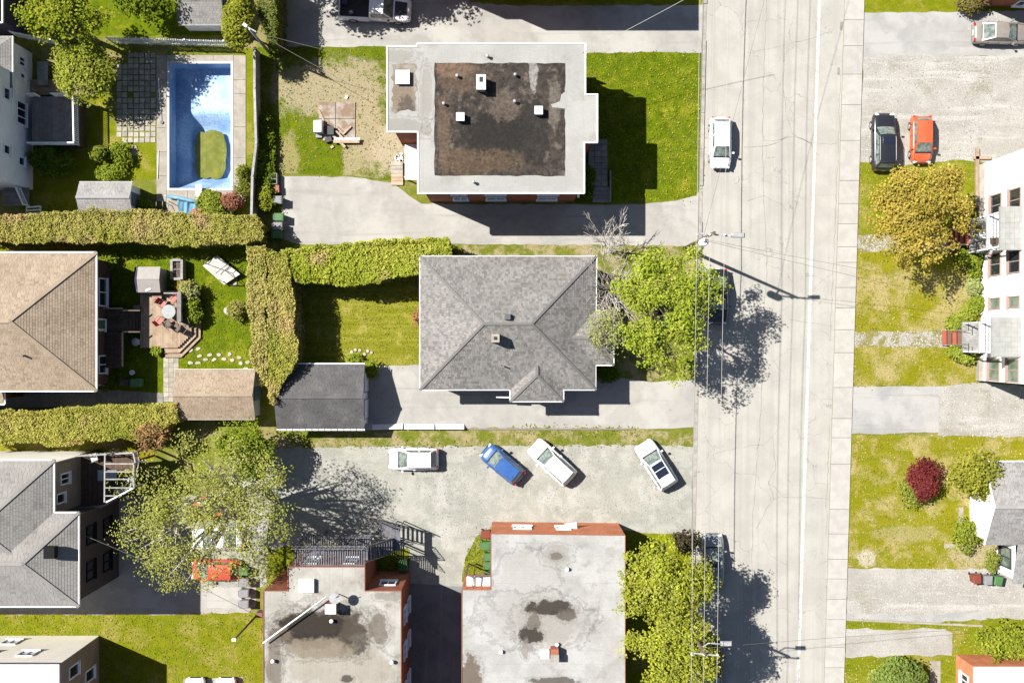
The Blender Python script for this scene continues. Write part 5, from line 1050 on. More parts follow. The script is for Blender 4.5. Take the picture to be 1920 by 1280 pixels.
# ------------------------------------------------------------------ garden with octagonal deck
D4 = thing('octagonal_deck', 'pale wooden deck with cut corner and wrapping steps', 'deck', (*P2(315,605),0)); zd = .62
pl = [P2(263,545,zd),P2(352,545,zd),P2(358,600,zd),P2(358,626,zd),P2(332,652,zd),P2(264,652,zd)]
strip_boards(D4, pl[::-1], zd, M['wood'], .165, 0); MB().prism(inset(pl, .06), .02, zd-.025).build('skirt', M['wood_d'], D4)
ring = [(358,598),(358,626),(332,652),(308,652)]
for lv, (off, z) in enumerate(((.42,.42),(.80,.22))):
    pts = [Vector(P2(*p, z)) for p in ring]; outp = []
    dirs = [Vector((1,0)), Vector((.924,-.383)), Vector((.383,-.924)), Vector((0,-1))]
    o_ = [p+d*(off*(1.0 if i in (0,3) else 1.08)) for i, (p, d) in enumerate(zip(pts, dirs))]; i_ = [p+d*((off-.36)*(1.0 if i in (0,3) else 1.08)) for i, (p, d) in enumerate(zip(pts, dirs))]
    for k in range(3): MB().prism([tuple(i_[k]),tuple(o_[k]),tuple(o_[k+1]),tuple(i_[k+1])], .02, z-.002*k).build('step', M['wood'], D4)
for k in range(4): board('bench_slat', M['wood'], D4, P(285,553.2+2.2*k,1.02), P(303,553.2+2.2*k,1.02), .085, .04)
for px in (287,301): MB().box((*P2(px,556.5,.8),.82), (.08,.34,.36)).build('bench_leg', M['wood_d'], D4)
MB().bar(P(307,549.5,1.65), P(336,549.5,1.65), .1, .06).build('handrail', M['fence_w'], D4)
scn = thing('privacy_screen', 'slatted wooden screen standing on the octagonal deck', 'screen', (*P2(340,577),zd))
for k in range(7): MB().bar((*P2(346,549,.7),.75+.17*k), (*P2(346,604,.7),.75+.17*k), .03, .14).build('slat', M['wood_g'], scn)
for py in (549,577,604): MB().box((*P2(346,py,.7),1.32), (.1,.1,1.38)).build('post', M['wood_g'], scn)
MB().bar((*P2(345.5,549,.7),2.02), (*P2(345.5,604,.7),2.02), .34, .05).build('top_cap', M['wood_g'], scn)
D5 = thing('upper_deck', 'dark stained raised deck with stair behind the brown roofed house', 'deck', (*P2(215,635),0)); zu = 1.5
strip_boards(D5, [P2(194,579,zu),P2(240,579,zu),P2(240,622,zu),P2(194,622,zu)][::-1], zu, M['wood_d'], .15, 1); strip_boards(D5, [P2(194,622.6,zu),P2(232,622.6,zu),P2(232,688,zu),P2(194,688,zu)][::-1], zu, M['wood_d'], .15, 1)
MB().prism([P2(196,582),P2(238,582),P2(238,620),P2(230,622),P2(230,685),P2(196,685)], .02, zu-.04).build('skirt', M['wood_d'], D5)
for k in range(4): board('stair_tread', M['wood_d'], D5, P(243.5+6*k,585,1.3-.22*k), P(243.5+6*k,620,1.3-.22*k), .25, .05)
for py in (582,622): MB().bar(P(231,py,2.4), P(262,py,1.55), .1, .07).build('handrail', M['wood_l'], D5); MB().bar(P(231,py,zu), P(231,py,2.42), .1, .1).build('post', M['wood_l'], D5)
MB().bar(P(229.5,624,2.4), P(229.5,688,2.4), .11, .07).build('handrail', M['wood_l'], D5); MB().bar(P(194,688,2.4), P(230,688,2.4), .1, .07).build('handrail', M['wood_d'], D5); MB().bar(P(194,578,2.4), P(230,578,2.4), .1, .07).build('handrail', M['wood_l'], D5)
for k in range(16): MB().bar((*P2(231,626+4*k,zu),zu), (*P2(231,626+4*k,zu),2.36), .04, .04).build('baluster', M['wood_d'], D5)
bb = thing('barbecue', 'grey covered barbecue grill beside the dark upper deck', 'grill', (*P2(255,642),0)); MB().box((*P2(255,641,.7),.55), (.6,.55,.7)).build('cart', M['black'], bb); MB().lathe((*P2(254,641,1),.9), [(.33,0),(.34,.12),(.25,.25),(.08,.3)], 14).build('lid', M['steel'], bb); MB().box((*P2(259.5,641,.9),.88), (.28,.45,.04)).build('side_shelf', M['taupe'], bb)
for dx, dy in ((-.2,-.2),(.2,-.2),(-.2,.2),(.2,.2)): q = P2(255,641,.2); MB().bar((q[0]+dx,q[1]+dy,0),(q[0]+dx,q[1]+dy,.25),.05,.05).build('leg', M['black'], bb)
rb = thing('resin_shed', 'beige resin storage shed with dark side panel behind the deck', 'storage shed', (*P2(278,524),0)); zt = 1.9
xA, yA = P2(258,500,zt); xB, yB = P2(300,548,zt); ymd = (yA+yB)/2
MB().prism([(xA-.1,yB+.1),(xB-.1,yB+.1),(xB-.1,yA-.1),(xA-.1,yA-.1)], .02, zt-.1).build('body', M['taupe'], rb)
for y_, y2 in ((yB,ymd-.01),(ymd+.01,yA)):
    B = MB(); zl, zh = zt-.08, zt+.22; z0, z1 = (zl, zh) if y_ == yB else (zh, zl); B.mesh([(xA,y_,z0-.06),(xB,y_,z0-.06),(xB,y2,z1-.06),(xA,y2,z1-.06),(xA,y_,z0),(xB,y_,z0),(xB,y2,z1),(xA,y2,z1)], MB.BF); B.build('roof_panel', M['taupe'], rb)
    B = MB(); B.mesh([(xA-.5,y_,z0-.66),(xA-.02,y_,z0-.06),(xA-.02,y2,z1-.06),(xA-.5,y2,z1-.66),(xA-.5,y_,z0-.6),(xA-.02,y_,z0),(xA-.02,y2,z1),(xA-.5,y2,z1-.6)], MB.BF); B.build('side_flap', M['dark_violet'], rb)
MB().box((*P2(277,543,zt+.1),zt+.02), (.4,.16,.03), .35).build('sticker', M['white'], rb)
pb = thing('planter_box', 'white framed raised planter with dry stalks on the lawn', 'planter', (*P2(332,505),0)); cx, cy = P2(331,505,.9)
for dx, dy, w, d in ((-.42,0,.2,1.62),(.42,0,.2,1.62),(0,.78,.64,.2),(0,-.78,.64,.2)): MB().box((cx+dx,cy+dy,.48), (w,d,.9)).build('side', M['fence_w'], pb)
MB().box((cx,cy,.35), (.66,1.4,.6)).build('earth', M['soil'], pb); MB().bar((cx-.3,cy,.85),(cx+.3,cy,.85),.05,.05).build('brace', M['fence_w'], pb)
r = np.random.RandomState(9); n = 160; leaves('dry_plants', np.stack([cx+r.uniform(-.28,.28,n), cy+r.uniform(-.62,.62,n), .75+r.uniform(0,.2,n)],1), r.randn(n,3)+[0,0,.6], .12, np.array([.2,.15,.1])*r.uniform(.4,1.4,(n,1)), M['needle'], pb, .3, kind='stuff')
sg = thing('garden_swing', 'dismantled garden swing with white canopy sheet and dark tube frame', 'garden swing', (*P2(417,503),0))
B = MB(); cs = [P(380,498,.6),P(407,479,.75),P(450,514,.6),P(420,534,.45)]; vs = []; nn = 12
for j in range(nn+1):
    for i in range(nn+1):
        u, w = i/nn, j/nn; p = cs[0].lerp(cs[1],u).lerp(cs[3].lerp(cs[2],u),w); vs.append((p.x,p.y,p.z+.04*math.sin(9*u)*math.sin(7*w)))
B.mesh(vs, [(j*(nn+1)+i+1,j*(nn+1)+i,(j+1)*(nn+1)+i,(j+1)*(nn+1)+i+1) for j in range(nn) for i in range(nn)], 0, 1, True); B.build('canopy', M['fabric_w'], sg)
for a, c in (((381,492,1.0),(424,508,1.1)),((424,508,1.1),(459,536,.1)),((396,477,1.0),(381,492,1.0)),((396,477,1.0),(455,514,.95)),((424,508,1.1),(441,495,1.1)),((430,534,.3),(459,536,.1)),((410,524,.9),(430,534,.3)),((405,512,.9),(436,488,.9)),((381,492,1.0),(382,497,.05)),((396,477,1.0),(397,480,.05)),((455,514,.95),(459,518,.05))): MB().tube([P(*a),P(*c)], .028, 6).build('frame_tube', M['black'], sg)
tb = thing('patio_table', 'round pale glass table among the red chairs', 'table', (*P2(317,585,zd),zd)); MB().lathe((*P2(316.5,584,zd+.7),zd+.7), [(.56,0),(.57,.03),(.56,.05)], 26).build('tabletop', M['glass_table'], tb)
for t in range(4): q = P2(316.5,584,zd+.7); MB().bar((q[0]+.35*math.cos(t*1.57+.7),q[1]+.35*math.sin(t*1.57+.7),zd+.02),(q[0]+.2*math.cos(t*1.57+.7),q[1]+.2*math.sin(t*1.57+.7),zd+.7),.04,.04).build('leg', M['black'], tb)
for px, py, rz, lb, m in ((305,569,-38,'red chair with its back to the bench','red_plastic'),(326,560,-130,'red chair at the railing corner of the deck','red_plastic'),(331,583,175,'coral chair against the slatted screen','coral'),(300,601,45,'red chair on the open side of the deck','red_plastic')):
    o = chair('patio_chair', lb, px, py, zd+.02, rz, M['coral'], M['black'], 1.05)
    for ch in o.children:
        if ch.name.startswith('backrest'): ch.data.materials[0] = M[m]
for px, py, rz, lb in ((314,606,120,'brown wicker chair beside the grey cushion'),(331,614,140,'brown wicker chair on its own near the steps'),(348,604,200,'brown wicker chair at the end of the slatted screen')): chair('wicker_chair', lb, px, py, zd+.02, rz, M['brown_wicker'], M['brown_wicker'], 1.0)
MB().lathe((*P2(320,609,zd),zd+.02), [(.2,0),(.26,.1),(.27,.38),(.22,.42)], 14).build('grey_pouf', M['grey_plastic'], label='round grey pouf beside the brown wicker chair', cat='pouf')
MB().box((*P2(256,578,zd+.4),zd+.22), (.5,.5,.44), .1).build('mauve_box', M['mauve'], label='mauve square box in the shade of the deck', cat='box')
wk = thing('garden_walk', 'pale paver walk from the deck steps to the brown shed', 'walkway', (*P2(320,712),0))
for i in range(3):
    for j in range(9): piece('paver', ubox(M['paver']), wk, (*P2(311.5+9.6*i,675+9.2*j),.03), (.41,.39,.06+.003*((i*j) % 4)))
for i in range(13):
    for j in range(2): piece('paver', ubox(M['paver_g']), wk, (*P2(186+9.6*i,742+9.4*j),.034), (.41,.40,.06+.003*((i*j) % 4)))
rnd = random.Random(5)
for k, (px, py) in enumerate([(358,657),(372,654),(375,667),(394,665),(411,665),(431,664),(449,670),(386,674),(402,674),(421,673),(436,675),(452,681),(465,679),(358,680),(372,680),(462,691)]):
    B = MB(); p = P2(px,py); B.lathe((0,0,0), [(.17,0),(.2,.03),(.15,.065)], 9); 
    for i in range(len(B.v)): x, y, z = B.v[i]; a = math.atan2(y,x); kk = 1+.16*math.sin(2*a+k)+.1*math.sin(3*a+2*k); B.v[i] = (x*kk*1.15, y*kk*.8, z)
    o = B.build('stepping_stone', M['stone'], label='flat pale stepping stone set in the lawn by the brown shed', cat='stone', group='stepping stones by the brown shed'); o.location = (*p,.022); o.rotation_euler = (0,0,rnd.uniform(-.6,.6))
for k, (px, py) in enumerate([(660,660),(667,656),(675,657),(684,664),(690,658),(697,661)]):
    B = MB().lathe((0,0,0), [(.14,0),(.16,.05),(.1,.1)], 8); o = B.build('edging_stone', M['stone'], label='small pale stone at the edge of the mown lawn by the garage', cat='stone', group='stones by the garage'); o.location = (*P2(px,py),.024); o.rotation_euler = (0,0,k)
B = MB(); B.lathe((0,0,0), [(.42,0),(.5,.15),(.42,.33),(.18,.42)], 12)
for i in range(len(B.v)): x, y, z = B.v[i]; a = math.atan2(y,x); kk = 1+.14*math.sin(2*a+.5)+.09*math.sin(3*a); B.v[i] = (x*kk, y*kk*.85, z)
o = B.build('garden_boulder', M['stone'], label='large pale boulder beside a small shrub on the lawn', cat='boulder'); o.location = (*P2(432,582),0)
MB().lathe((*P2(441,531),0), [(.2,0),(.22,.06),(.12,.1)], 9).build('garden_stone', M['stone'], label='flat stone under the garden swing frame', cat='stone')
MB().lathe((*P2(250,698),0), [(.18,0),(.22,.36),(.2,.38)], 14).build('white_bucket', M['white'], label='round white bucket in the shade by the compost bin', cat='bucket')
pt = thing('flower_pot', 'round terracotta pot in the shade of the brown roofed house', 'pot', (*P2(199,728),0)); MB().lathe((*P2(199,728),0), [(.16,0),(.24,.36),(.2,.38)], 12).build('pot', M['terracotta'], pt)

# ------------------------------------------------------------------ wheeled bins
def bin_(label, px, py, m, rz=0, s=1.0, group=None, name='wheeled_bin'):
    o = thing(name, label, 'bin', (*P2(px,py,.5),0), group, R(rz)); m = M[m]
    MB().box((0,0,.5*s), (.52*s,.62*s,.86*s), 0, 0, 1, 1.14).build('body', m, o, True)
    B = MB(); B.mesh([(-.33*s,-.4*s,.93*s),(.33*s,-.4*s,.93*s),(.33*s,.38*s,.95*s),(-.33*s,.38*s,.95*s),(-.27*s,-.34*s,.98*s),(.27*s,-.34*s,.98*s),(.29*s,.36*s,1.04*s),(-.29*s,.36*s,1.04*s)], MB.BF); ld = B.build('lid', m, o, True)
    for k in (-1, 0, 1): MB().box((k*.17*s,0,1.005*s), (.05*s,.55*s,.03*s)).build('lid_rib', m, ld, True)
    MB().bar((-.24*s,.45*s,.92*s), (.24*s,.45*s,.92*s), .05, .05).build('handle', M['iron'], o, True)
    for x in (-1, 1): MB().tube([(x*.26*s,.32*s,.11),(x*.32*s,.32*s,.11)], .11, 12).build('wheel', M['rubber'], o, True)
    return o
bin_('red brown wheeled bin at the end of the white cottage bins', 1828, 1083, 'rust_plastic', 5); bin_('grey wheeled bin between the red brown and the green one by the cottage', 1849, 1085, 'grey_plastic', 0); bin_('green wheeled bin nearest the white cottage wall', 1868, 1086, 'green_plastic', -8)
bin_('grey wheeled bin standing alone beside the long pale driveway', 522, 376, 'grey_plastic', 90); bin_('green wheeled bin first after the gap beside the long pale driveway', 525, 408, 'green_plastic', 90); bin_('grey wheeled bin between two green ones beside the long pale driveway', 523, 425, 'grey_plastic', 90); bin_('green wheeled bin at the corner of the tall hedge', 522, 441, 'green_plastic', 90)
bin_('rust red wheeled bin at the corner of the orange brick block', 911, 1000, 'rust_plastic', 90); bin_('green wheeled bin with full lid next to the rust red one', 911, 1021, 'green_plastic', 90, 1.05)
for i, y in enumerate((1042,1058,1074)): bin_(['green bin half under the roof edge, second after the rust red bin','green bin in the middle of the roof edge row','green bin beside the white side porch'][i], 917, y, 'green_plastic', 90)
bin_('green wheeled bin under the iron stair', 757, 1058, 'green_plastic', 5, 1.15)
bin_('green wheeled bin under the sparse tree', 459, 1069, 'green_plastic', 90); 
for i, y in enumerate((1089,1110,1130)): bin_(['grey wheeled bin next to the green one under the sparse tree','grey wheeled bin in the middle of the parking court row','grey wheeled bin at the lawn end of the parking court row'][i], 460, y, 'grey_plastic', 90)
bin_('pale green compost bin in the shade of the brown roofed house', 259, 717, 'green_plastic', 90, 1.1, name='compost_bin'); bin_('dark brown bin beside the compost bin', 236, 717, 'brown_wicker', 90, .8)
cr = thing('milk_crate', 'grey plastic crate frame at the corner of the back yard', 'crate', (*P2(514,335),0)); q = P2(514,335,.6)
for dx, dy, w, d in ((-.22,0,.05,.9),(.22,0,.05,.9),(0,.43,.44,.05),(0,-.43,.44,.05),(0,0,.44,.05)): MB().box((q[0]+dx,q[1]+dy,.35), (w,d,.6)).build('side', M['grey_plastic'], cr)
MB().box((*P2(521,356),.3), (.45,.6,.6), .05).build('orange_box', M['terracotta'], label='small faded orange box next to the crate', cat='box')

# ------------------------------------------------------------------ cars
def paint(name, c, rough=.3): 
    if name not in M: N = NT(name); v = N.coord('O'); M[name] = N.done(N.scale_col(c, N.ramp(N.noise(v, 1.6, 5, .7), .3, .7, .86, 1.08)), rough, .5, coat=.7)
    return M[name]
def car(name, label, px, py, hd, L, W, H, pm, kind='hatch', pano=False, sunroof=False, rails=False, z=0.02, group=None, cat='car'):
    o = thing(name, label, cat, (*P2(px,py,.7),z), group, R(hd)); hw = W/2
    if kind == 'sedan': prof = [(-.5,.52,.74),(-.485,.80,.88),(-.44,.90,.96),(-.30,.95,1.0),(-.1,.95,1.0),(.16,.94,1.0),(.24,.92,1.0),(.36,.84,.98),(.44,.76,.93),(.48,.64,.82),(.5,.5,.66)]; wb, wt, rt, rbk = .235, .06, -.16, -.365
    elif kind == 'suv': prof = [(-.5,.6,.8),(-.488,.92,.92),(-.45,1.02,.98),(-.2,1.04,1.0),(.12,1.04,1.0),(.22,1.02,1.0),(.36,.96,.98),(.44,.88,.93),(.485,.72,.82),(.5,.55,.68)]; wb, wt, rt, rbk = .24, .08, -.40, -.465
    else: prof = [(-.5,.55,.78),(-.488,.84,.90),(-.45,.96,.97),(-.2,.98,1.0),(.12,.97,1.0),(.24,.95,1.0),(.36,.88,.97),(.44,.78,.91),(.482,.62,.80),(.5,.48,.64)]; wb, wt, rt, rbk = .27, .09, -.36, -.45
    B = MB(); vs = []; m = 11
    # denser stations
    st = []
    for i in range(len(prof)-1):
        for k in range(2):
            t = k/2; st.append(tuple(prof[i][j]+(prof[i+1][j]-prof[i][j])*t for j in range(3)))
    st.append(prof[-1])
    for x, zt, w in st:
        w = w*hw; zb = .26 if abs(x) < .46 else .34
        half = [(0,zt+.035),(.45*w,zt+.028),(.78*w,zt),(.93*w,zt-.06),(.995*w,zt-.22 if zt > .7 else zt-.12),(w*.985,.45 if zt > .6 else .42),(.93*w,zb)]
        row = [(x*L,-y,z_) for y, z_ in half[::-1]]+[(x*L,y,z_) for y, z_ in half[1:]]; vs += row; m = len(row)
    fs = [(i*m+k,i*m+k+1,(i+1)*m+k+1,(i+1)*m+k) for i in range(len(st)-1) for k in range(m-1)]; fs = [f[::-1] for f in fs]
    fs.append(tuple(range(m))); fs.append(tuple((len(st)-1)*m+k for k in range(m))[::-1])
    B.mesh(vs, fs, 0, 1, True); body = B.build('body', pm, o, True)
    # cabin
    zb = (.95 if kind == 'sedan' else 1.02 if kind == 'suv' else .96); bw, tw = hw*.92, hw*.72
    b4 = [Vector((rbk*L,-bw*.92,zb)),Vector((wb*L,-bw*.90,zb-.02)),Vector((wb*L,bw*.90,zb-.02)),Vector((rbk*L,bw*.92,zb))]
    t4 = [Vector((rt*L,-tw*.94,H-.03)),Vector((wt*L,-tw*.94,H-.05)),Vector((wt*L,tw*.94,H-.05)),Vector((rt*L,tw*.94,H-.03))]
    B = MB(); n = 6; vs = []
    for j in range(n+1):
        for i in range(n+1):
            u, w_ = i/n, j/n; p = t4[0].lerp(t4[1],u).lerp(t4[3].lerp(t4[2],u),w_); ex = .06*L/4*math.sin(math.pi*w_)*(u*1.3-.35); vs.append((p.x+ex,p.y,p.z+.05*math.sin(math.pi*u)*.6+.06*(1-(2*w_-1)**2)))
    B.mesh(vs, [(j*(n+1)+i,j*(n+1)+i+1,(j+1)*(n+1)+i+1,(j+1)*(n+1)+i) for j in range(n) for i in range(n)], 0, 1, True)
    for i in range(4): B.poly([b4[i],b4[(i+1) % 4],t4[(i+1) % 4],t4[i]])
    cab = B.build('cabin', pm, o, True)
    def pane(nm, q, u0, u1, v0, v1, bow=0.0, mm=None):
        q = [Vector(p) for p in q]; nrm = (q[1]-q[0]).cross(q[3]-q[0]).normalized(); g = MB(); vs = []; k = 5
        for j in range(k+1):
            for i in range(k+1):
                u, v = u0+(u1-u0)*i/k, v0+(v1-v0)*j/k; p = q[0].lerp(q[1],u).lerp(q[3].lerp(q[2],u),v)+nrm*(.012+bow*math.sin(math.pi*u)); vs.append(p)
        g.mesh(vs, [(j*(k+1)+i,j*(k+1)+i+1,(j+1)*(k+1)+i+1,(j+1)*(k+1)+i) for j in range(k) for i in range(k)], 0, 1, True); return g.build(nm, mm or M['car_glass'], o, True)
    pane('windshield', [b4[1],b4[2],t4[2],t4[1]], .05,.95,.04,.97,.09); pane('rear_window', [b4[3],b4[0],t4[0],t4[3]], .08,.92,.12,.92,.04)
    for q in ([b4[0],b4[1],t4[1],t4[0]], [b4[2],b4[3],t4[3],t4[2]]):
        f = q[0] is b4[0]
        for u0, u1 in ((.05,.30),(.33,.60),(.63,.92)) if kind == 'suv' else ((.08,.46),(.50,.90)): 
            if not f: u0, u1 = 1-u1, 1-u0
            pane('side_window', q, u0, u1, .14, .9)
    zr_ = H+.035
    if pano: 
        for xa, xb in ((wt*L-.12, wt*L-.62),(wt*L-.70,rt*L+.75)): MB().box(((xa+xb)/2,0,zr_+.005), (abs(xa-xb),tw*1.5,.03)).build('roof_glass', M['roof_glass'], o, True)
    if sunroof: MB().box((wt*L-.45,0,zr_+.01), (.5,tw*1.25,.03)).build('sunroof', M['roof_glass'], o, True)
    if rails:
        for s in (-1,1): MB().tube([(rt*L+.15,s*tw*.93,H-.02),(rt*L+.3,s*tw*.93,H+.05),(wt*L-.3,s*tw*.93,H+.04),(wt*L-.1,s*tw*.93,H-.04)], .025, 6).build('roof_rail', M['steel'], o, True)
    for s in (-1,1):
        MB().box((wb*L-.25,s*(hw+.07),zb+.05), (.14,.18,.14)).build('mirror', pm, o, True)
        MB().box((.468*L,s*hw*.62,.66 if kind != 'suv' else .78), (.16,.32,.11), s*-.4).build('headlight', M['lamp'], o, True); MB().box((-.482*L,s*hw*.70,.82), (.1,.26,.16), s*.25).build('tail_light', M['redglass'], o, True)
        for x in (.30,-.30):
            wh = MB().tube([(x*L,s*(hw-.2),.33),(x*L,s*(hw+.005),.33)], .33, 18).build('wheel', M['rubber'], o, True); MB().tube([(x*L,s*(hw-.02),.33),(x*L,s*(hw+.015),.33)], .21, 14).build('rim', M['rim'], wh, True)
    zc = prof[-4][1]; MB().box((wb*L+.06,0,zb+.015), (.12,W*.74,.03)).build('cowl_strip', M['black'], o, True)
    for s in (-1,1):
        MB().bar((wb*L+.08,s*hw*.80,zb+.0), (.45*L,s*hw*.66,prof[-3][1]+.015), .018, .03).build('hood_seam', M['seam'], o, True)
        for xs_ in (wb*L-.35, (wb+rbk)*L*.45, rbk*L+.55): MB().box((xs_,s*hw*.985,.72), (.02,.04,.5)).build('door_seam', M['seam'], o, True)
        MB().box(((wb+rbk)*L*.45+.25,s*(hw+.005),zb-.14), (.2,.03,.035)).build('door_handle', pm, o, True)
    MB().box((.497*L,0,.52), (.05,W*.5,.16)).build('grille', M['black'], o, True); MB().box((-.499*L,0,.62), (.03,.42,.13)).build('licence_plate', M['white'], o, True); MB().box((rbk*L+.02,0,zb+.01), (.06,W*.66,.03)).build('rear_seam', M['seam'], o, True)
    MB().box((.0,0,.235), (L*.86,W*.86,.08)).build('underbody', M['rubber'], o, True)
    MB().tube([(-.30*L,.2,H+.02),(-.33*L,.2,H+.16)], .012, 5).build('aerial', M['black'], o, True)
    return o
M['car_glass'] = mat('car_glass', (.07,.09,.082), (.17,.20,.175), 3, rough=.05, spec=.7, coord='O')
M['roof_glass'] = mat('roof_glass', (.012,.016,.03), rough=.15, spec=.5)
M['seam'] = mat('panel_gap', (.02,.02,.022))
WH = paint('white_paint_car', (.74,.73,.74)); SV = paint('silver_paint', (.52,.53,.53)); BL = paint('blue_paint', (.028,.085,.25)); BK = paint('black_paint', (.014,.014,.018)); RD = paint('orange_red_paint', (.48,.085,.03)); GY = paint('taupe_paint', (.20,.175,.155)); RE = paint('red_paint', (.5,.055,.03)); SG = paint('dark_grey_paint', (.2,.205,.21))
car('hatchback', 'white hatchback parked at the kerb beside the dandelion lawn', 1351, 268, -90, 4.25, 1.80, 1.5, WH)
car('small_suv', 'white car parked square to the verge in the gravel lot', 775, 860, 180, 4.15, 1.84, 1.58, WH, 'hatch', rails=True)
def hd(dx, dy): return math.degrees(math.atan2(-dy, dx))
car('hatchback', 'small blue hatchback parked askew in the gravel lot', 942, 870, hd(-170,-142), 3.85, 1.68, 1.5, BL)
car('suv', 'white car parked askew beside the blue hatchback', 1035, 866, hd(-170,-158), 4.3, 1.82, 1.62, WH, 'suv', rails=True)
car('suv', 'silver car with dark panoramic roof parked askew near the street', 1230, 871, hd(-118,-188), 4.3, 1.84, 1.62, SV, 'suv', pano=True)
car('parked_sedan', 'dark car at the kerb under the spreading maple', 1345, 556, -90, 4.6, 1.84, 1.5, BK, 'sedan')
car('parked_sedan', 'dark grey car at the kerb half under the street maple', 1337, 1049, 90, 4.3, 1.82, 1.48, SG, 'sedan', sunroof=True)
car('parked_sedan', 'dark car at the kerb below the street lamp and maple', 1334, 1246, 90, 4.4, 1.82, 1.48, BK, 'sedan')
car('parked_sedan', 'taupe sedan parked on the driveway of the brick house', 1877, 62, -1, 4.65, 1.82, 1.45, GY, 'sedan')
car('suv', 'black car with sunroof parked on the pale gravel lot', 1657, 266, 90, 4.75, 1.94, 1.68, BK, 'suv', sunroof=True, rails=True)
car('hatchback', 'orange red hatchback partly under the golden tree', 1728, 262, -90, 3.9, 1.78, 1.5, RD)
car('hatchback', 'red car under the sparse tree next to the wheeled bins', 404, 1068, 180, 4.0, 1.74, 1.5, RE); car('hatchback', 'red car under the sparse tree next to the raised balcony', 404, 952, 180, 4.0, 1.74, 1.5, RE); car('parked_sedan', 'grey car between two red cars under the sparse tree', 408, 1010, 180, 4.3, 1.8, 1.48, SV, 'sedan')
car('parked_sedan', 'white car on the short driveway nearer the cream block', 365, 1318, 90, 4.2, 1.76, 1.45, WH, 'sedan'); car('parked_sedan', 'white car on the short driveway nearer the stained roof block', 423, 1318, 90, 4.2, 1.76, 1.45, WH, 'sedan')
def pickup():
    o = thing('pickup_truck', 'white pickup truck with black hood patch and open loaded bed', 'pickup', (*P2(704,17,.7),.02), None, R(-3)); L, W, H = 5.9, 2.0, 1.9; hw = W/2
    B = MB(); st = [(-.08,1.08,1.0),(.12,1.08,1.0),(.26,1.06,1.0),(.40,1.02,.98),(.46,.95,.93),(.49,.78,.84),(.5,.55,.72)]; vs = []
    for x, zt, w in st:
        w *= hw; half = [(0,zt+.04),(.5*w,zt+.03),(.84*w,zt),(.97*w,zt-.08),(w,.8 if zt > .9 else zt-.1),(.99*w,.5),(.94*w,.34)]; row = [(x*L,-y,z) for y,z in half[::-1]]+[(x*L,y,z) for y,z in half[1:]]; vs += row; m = len(row)
    fs = [(i*m+k,(i+1)*m+k,(i+1)*m+k+1,i*m+k+1) for i in range(len(st)-1) for k in range(m-1)]; fs += [tuple(range(m)), tuple((len(st)-1)*m+k for k in range(m))[::-1]]
    B.mesh(vs, fs, 0, 1, True); B.build('body', WH, o, True)
    for s in (-1,1): MB().box((-.29*L,s*(hw-.06),.78), (.42*L,.12,.78)).build('bed_side', WH, o, True)
    MB().box((-.494*L,0,.82), (.06,W-.2,.7)).build('tailgate', WH, o, True); MB().box((-.29*L,0,.62), (.42*L,W-.24,.08)).build('bed_floor', M['black'], o, True)
    b4 = [Vector((-.07*L,-.92*hw,1.06)),Vector((.26*L,-.92*hw,1.06)),Vector((.26*L,.92*hw,1.06)),Vector((-.07*L,.92*hw,1.06))]; t4 = [Vector((-.06*L,-.74*hw,H)),Vector((.135*L,-.74*hw,H)),Vector((.135*L,.74*hw,H)),Vector((-.06*L,.74*hw,H))]
    B = MB(); B.mesh(b4+t4, MB.BF); B.build('cab', WH, o, True)
    def pn(nm, q, u0, u1, v0, v1):
        nrm = (q[1]-q[0]).cross(q[3]-q[0]).normalized(); f = lambda u, v: q[0].lerp(q[1],u).lerp(q[3].lerp(q[2],u),v)+nrm*.012
        MB_ = MB(); MB_.poly([f(u0,v0),f(u1,v0),f(u1,v1),f(u0,v1)]); MB_.build(nm, M['car_glass'], o, True)
    pn('windshield', [b4[1],b4[2],t4[2],t4[1]], .04,.96,.04,.96)
    for q in ([b4[0],b4[1],t4[1],t4[0]], [b4[2],b4[3],t4[3],t4[2]]): pn('side_window', q, .08,.48,.15,.88); pn('side_window', q, .52,.92,.15,.88)
    B = MB(); B.poly([(.28*L,-.6*hw,1.115),(.45*L,-.52*hw,1.06),(.45*L,.52*hw,1.06),(.28*L,.6*hw,1.115)]); B.build('hood_patch', M['black'], o, True)
    for s in (-1,1):
        MB().box((.2*L,s*(hw+.12),1.15), (.16,.24,.2)).build('mirror', M['black'], o, True); MB().box((.475*L,s*hw*.72,.86), (.12,.3,.16)).build('headlight', M['lamp'], o, True)
        for x in (.32,-.31): wh = MB().tube([(x*L,s*(hw-.22),.4),(x*L,s*(hw+.02),.4)], .4, 18).build('wheel', M['rubber'], o, True); MB().tube([(x*L,s*(hw-.02),.4),(x*L,s*(hw+.03),.4)], .25, 14).build('rim', M['rim'], wh, True)
    MB().box((-.43*L,.35,.85), (.5,.4,.3)).build('cargo_box', M['dark_violet'], o, True); MB().box((-.33*L,-.45,.8), (.4,.35,.25), .5).build('cargo_tool', M['iron'], o, True); MB().tube([(-.36*L,-.55,.75),(-.34*L,-.4,1.05),(-.31*L,-.5,1.0)], .04, 6).build('cargo_hose', M['white'], o, True)
pickup()
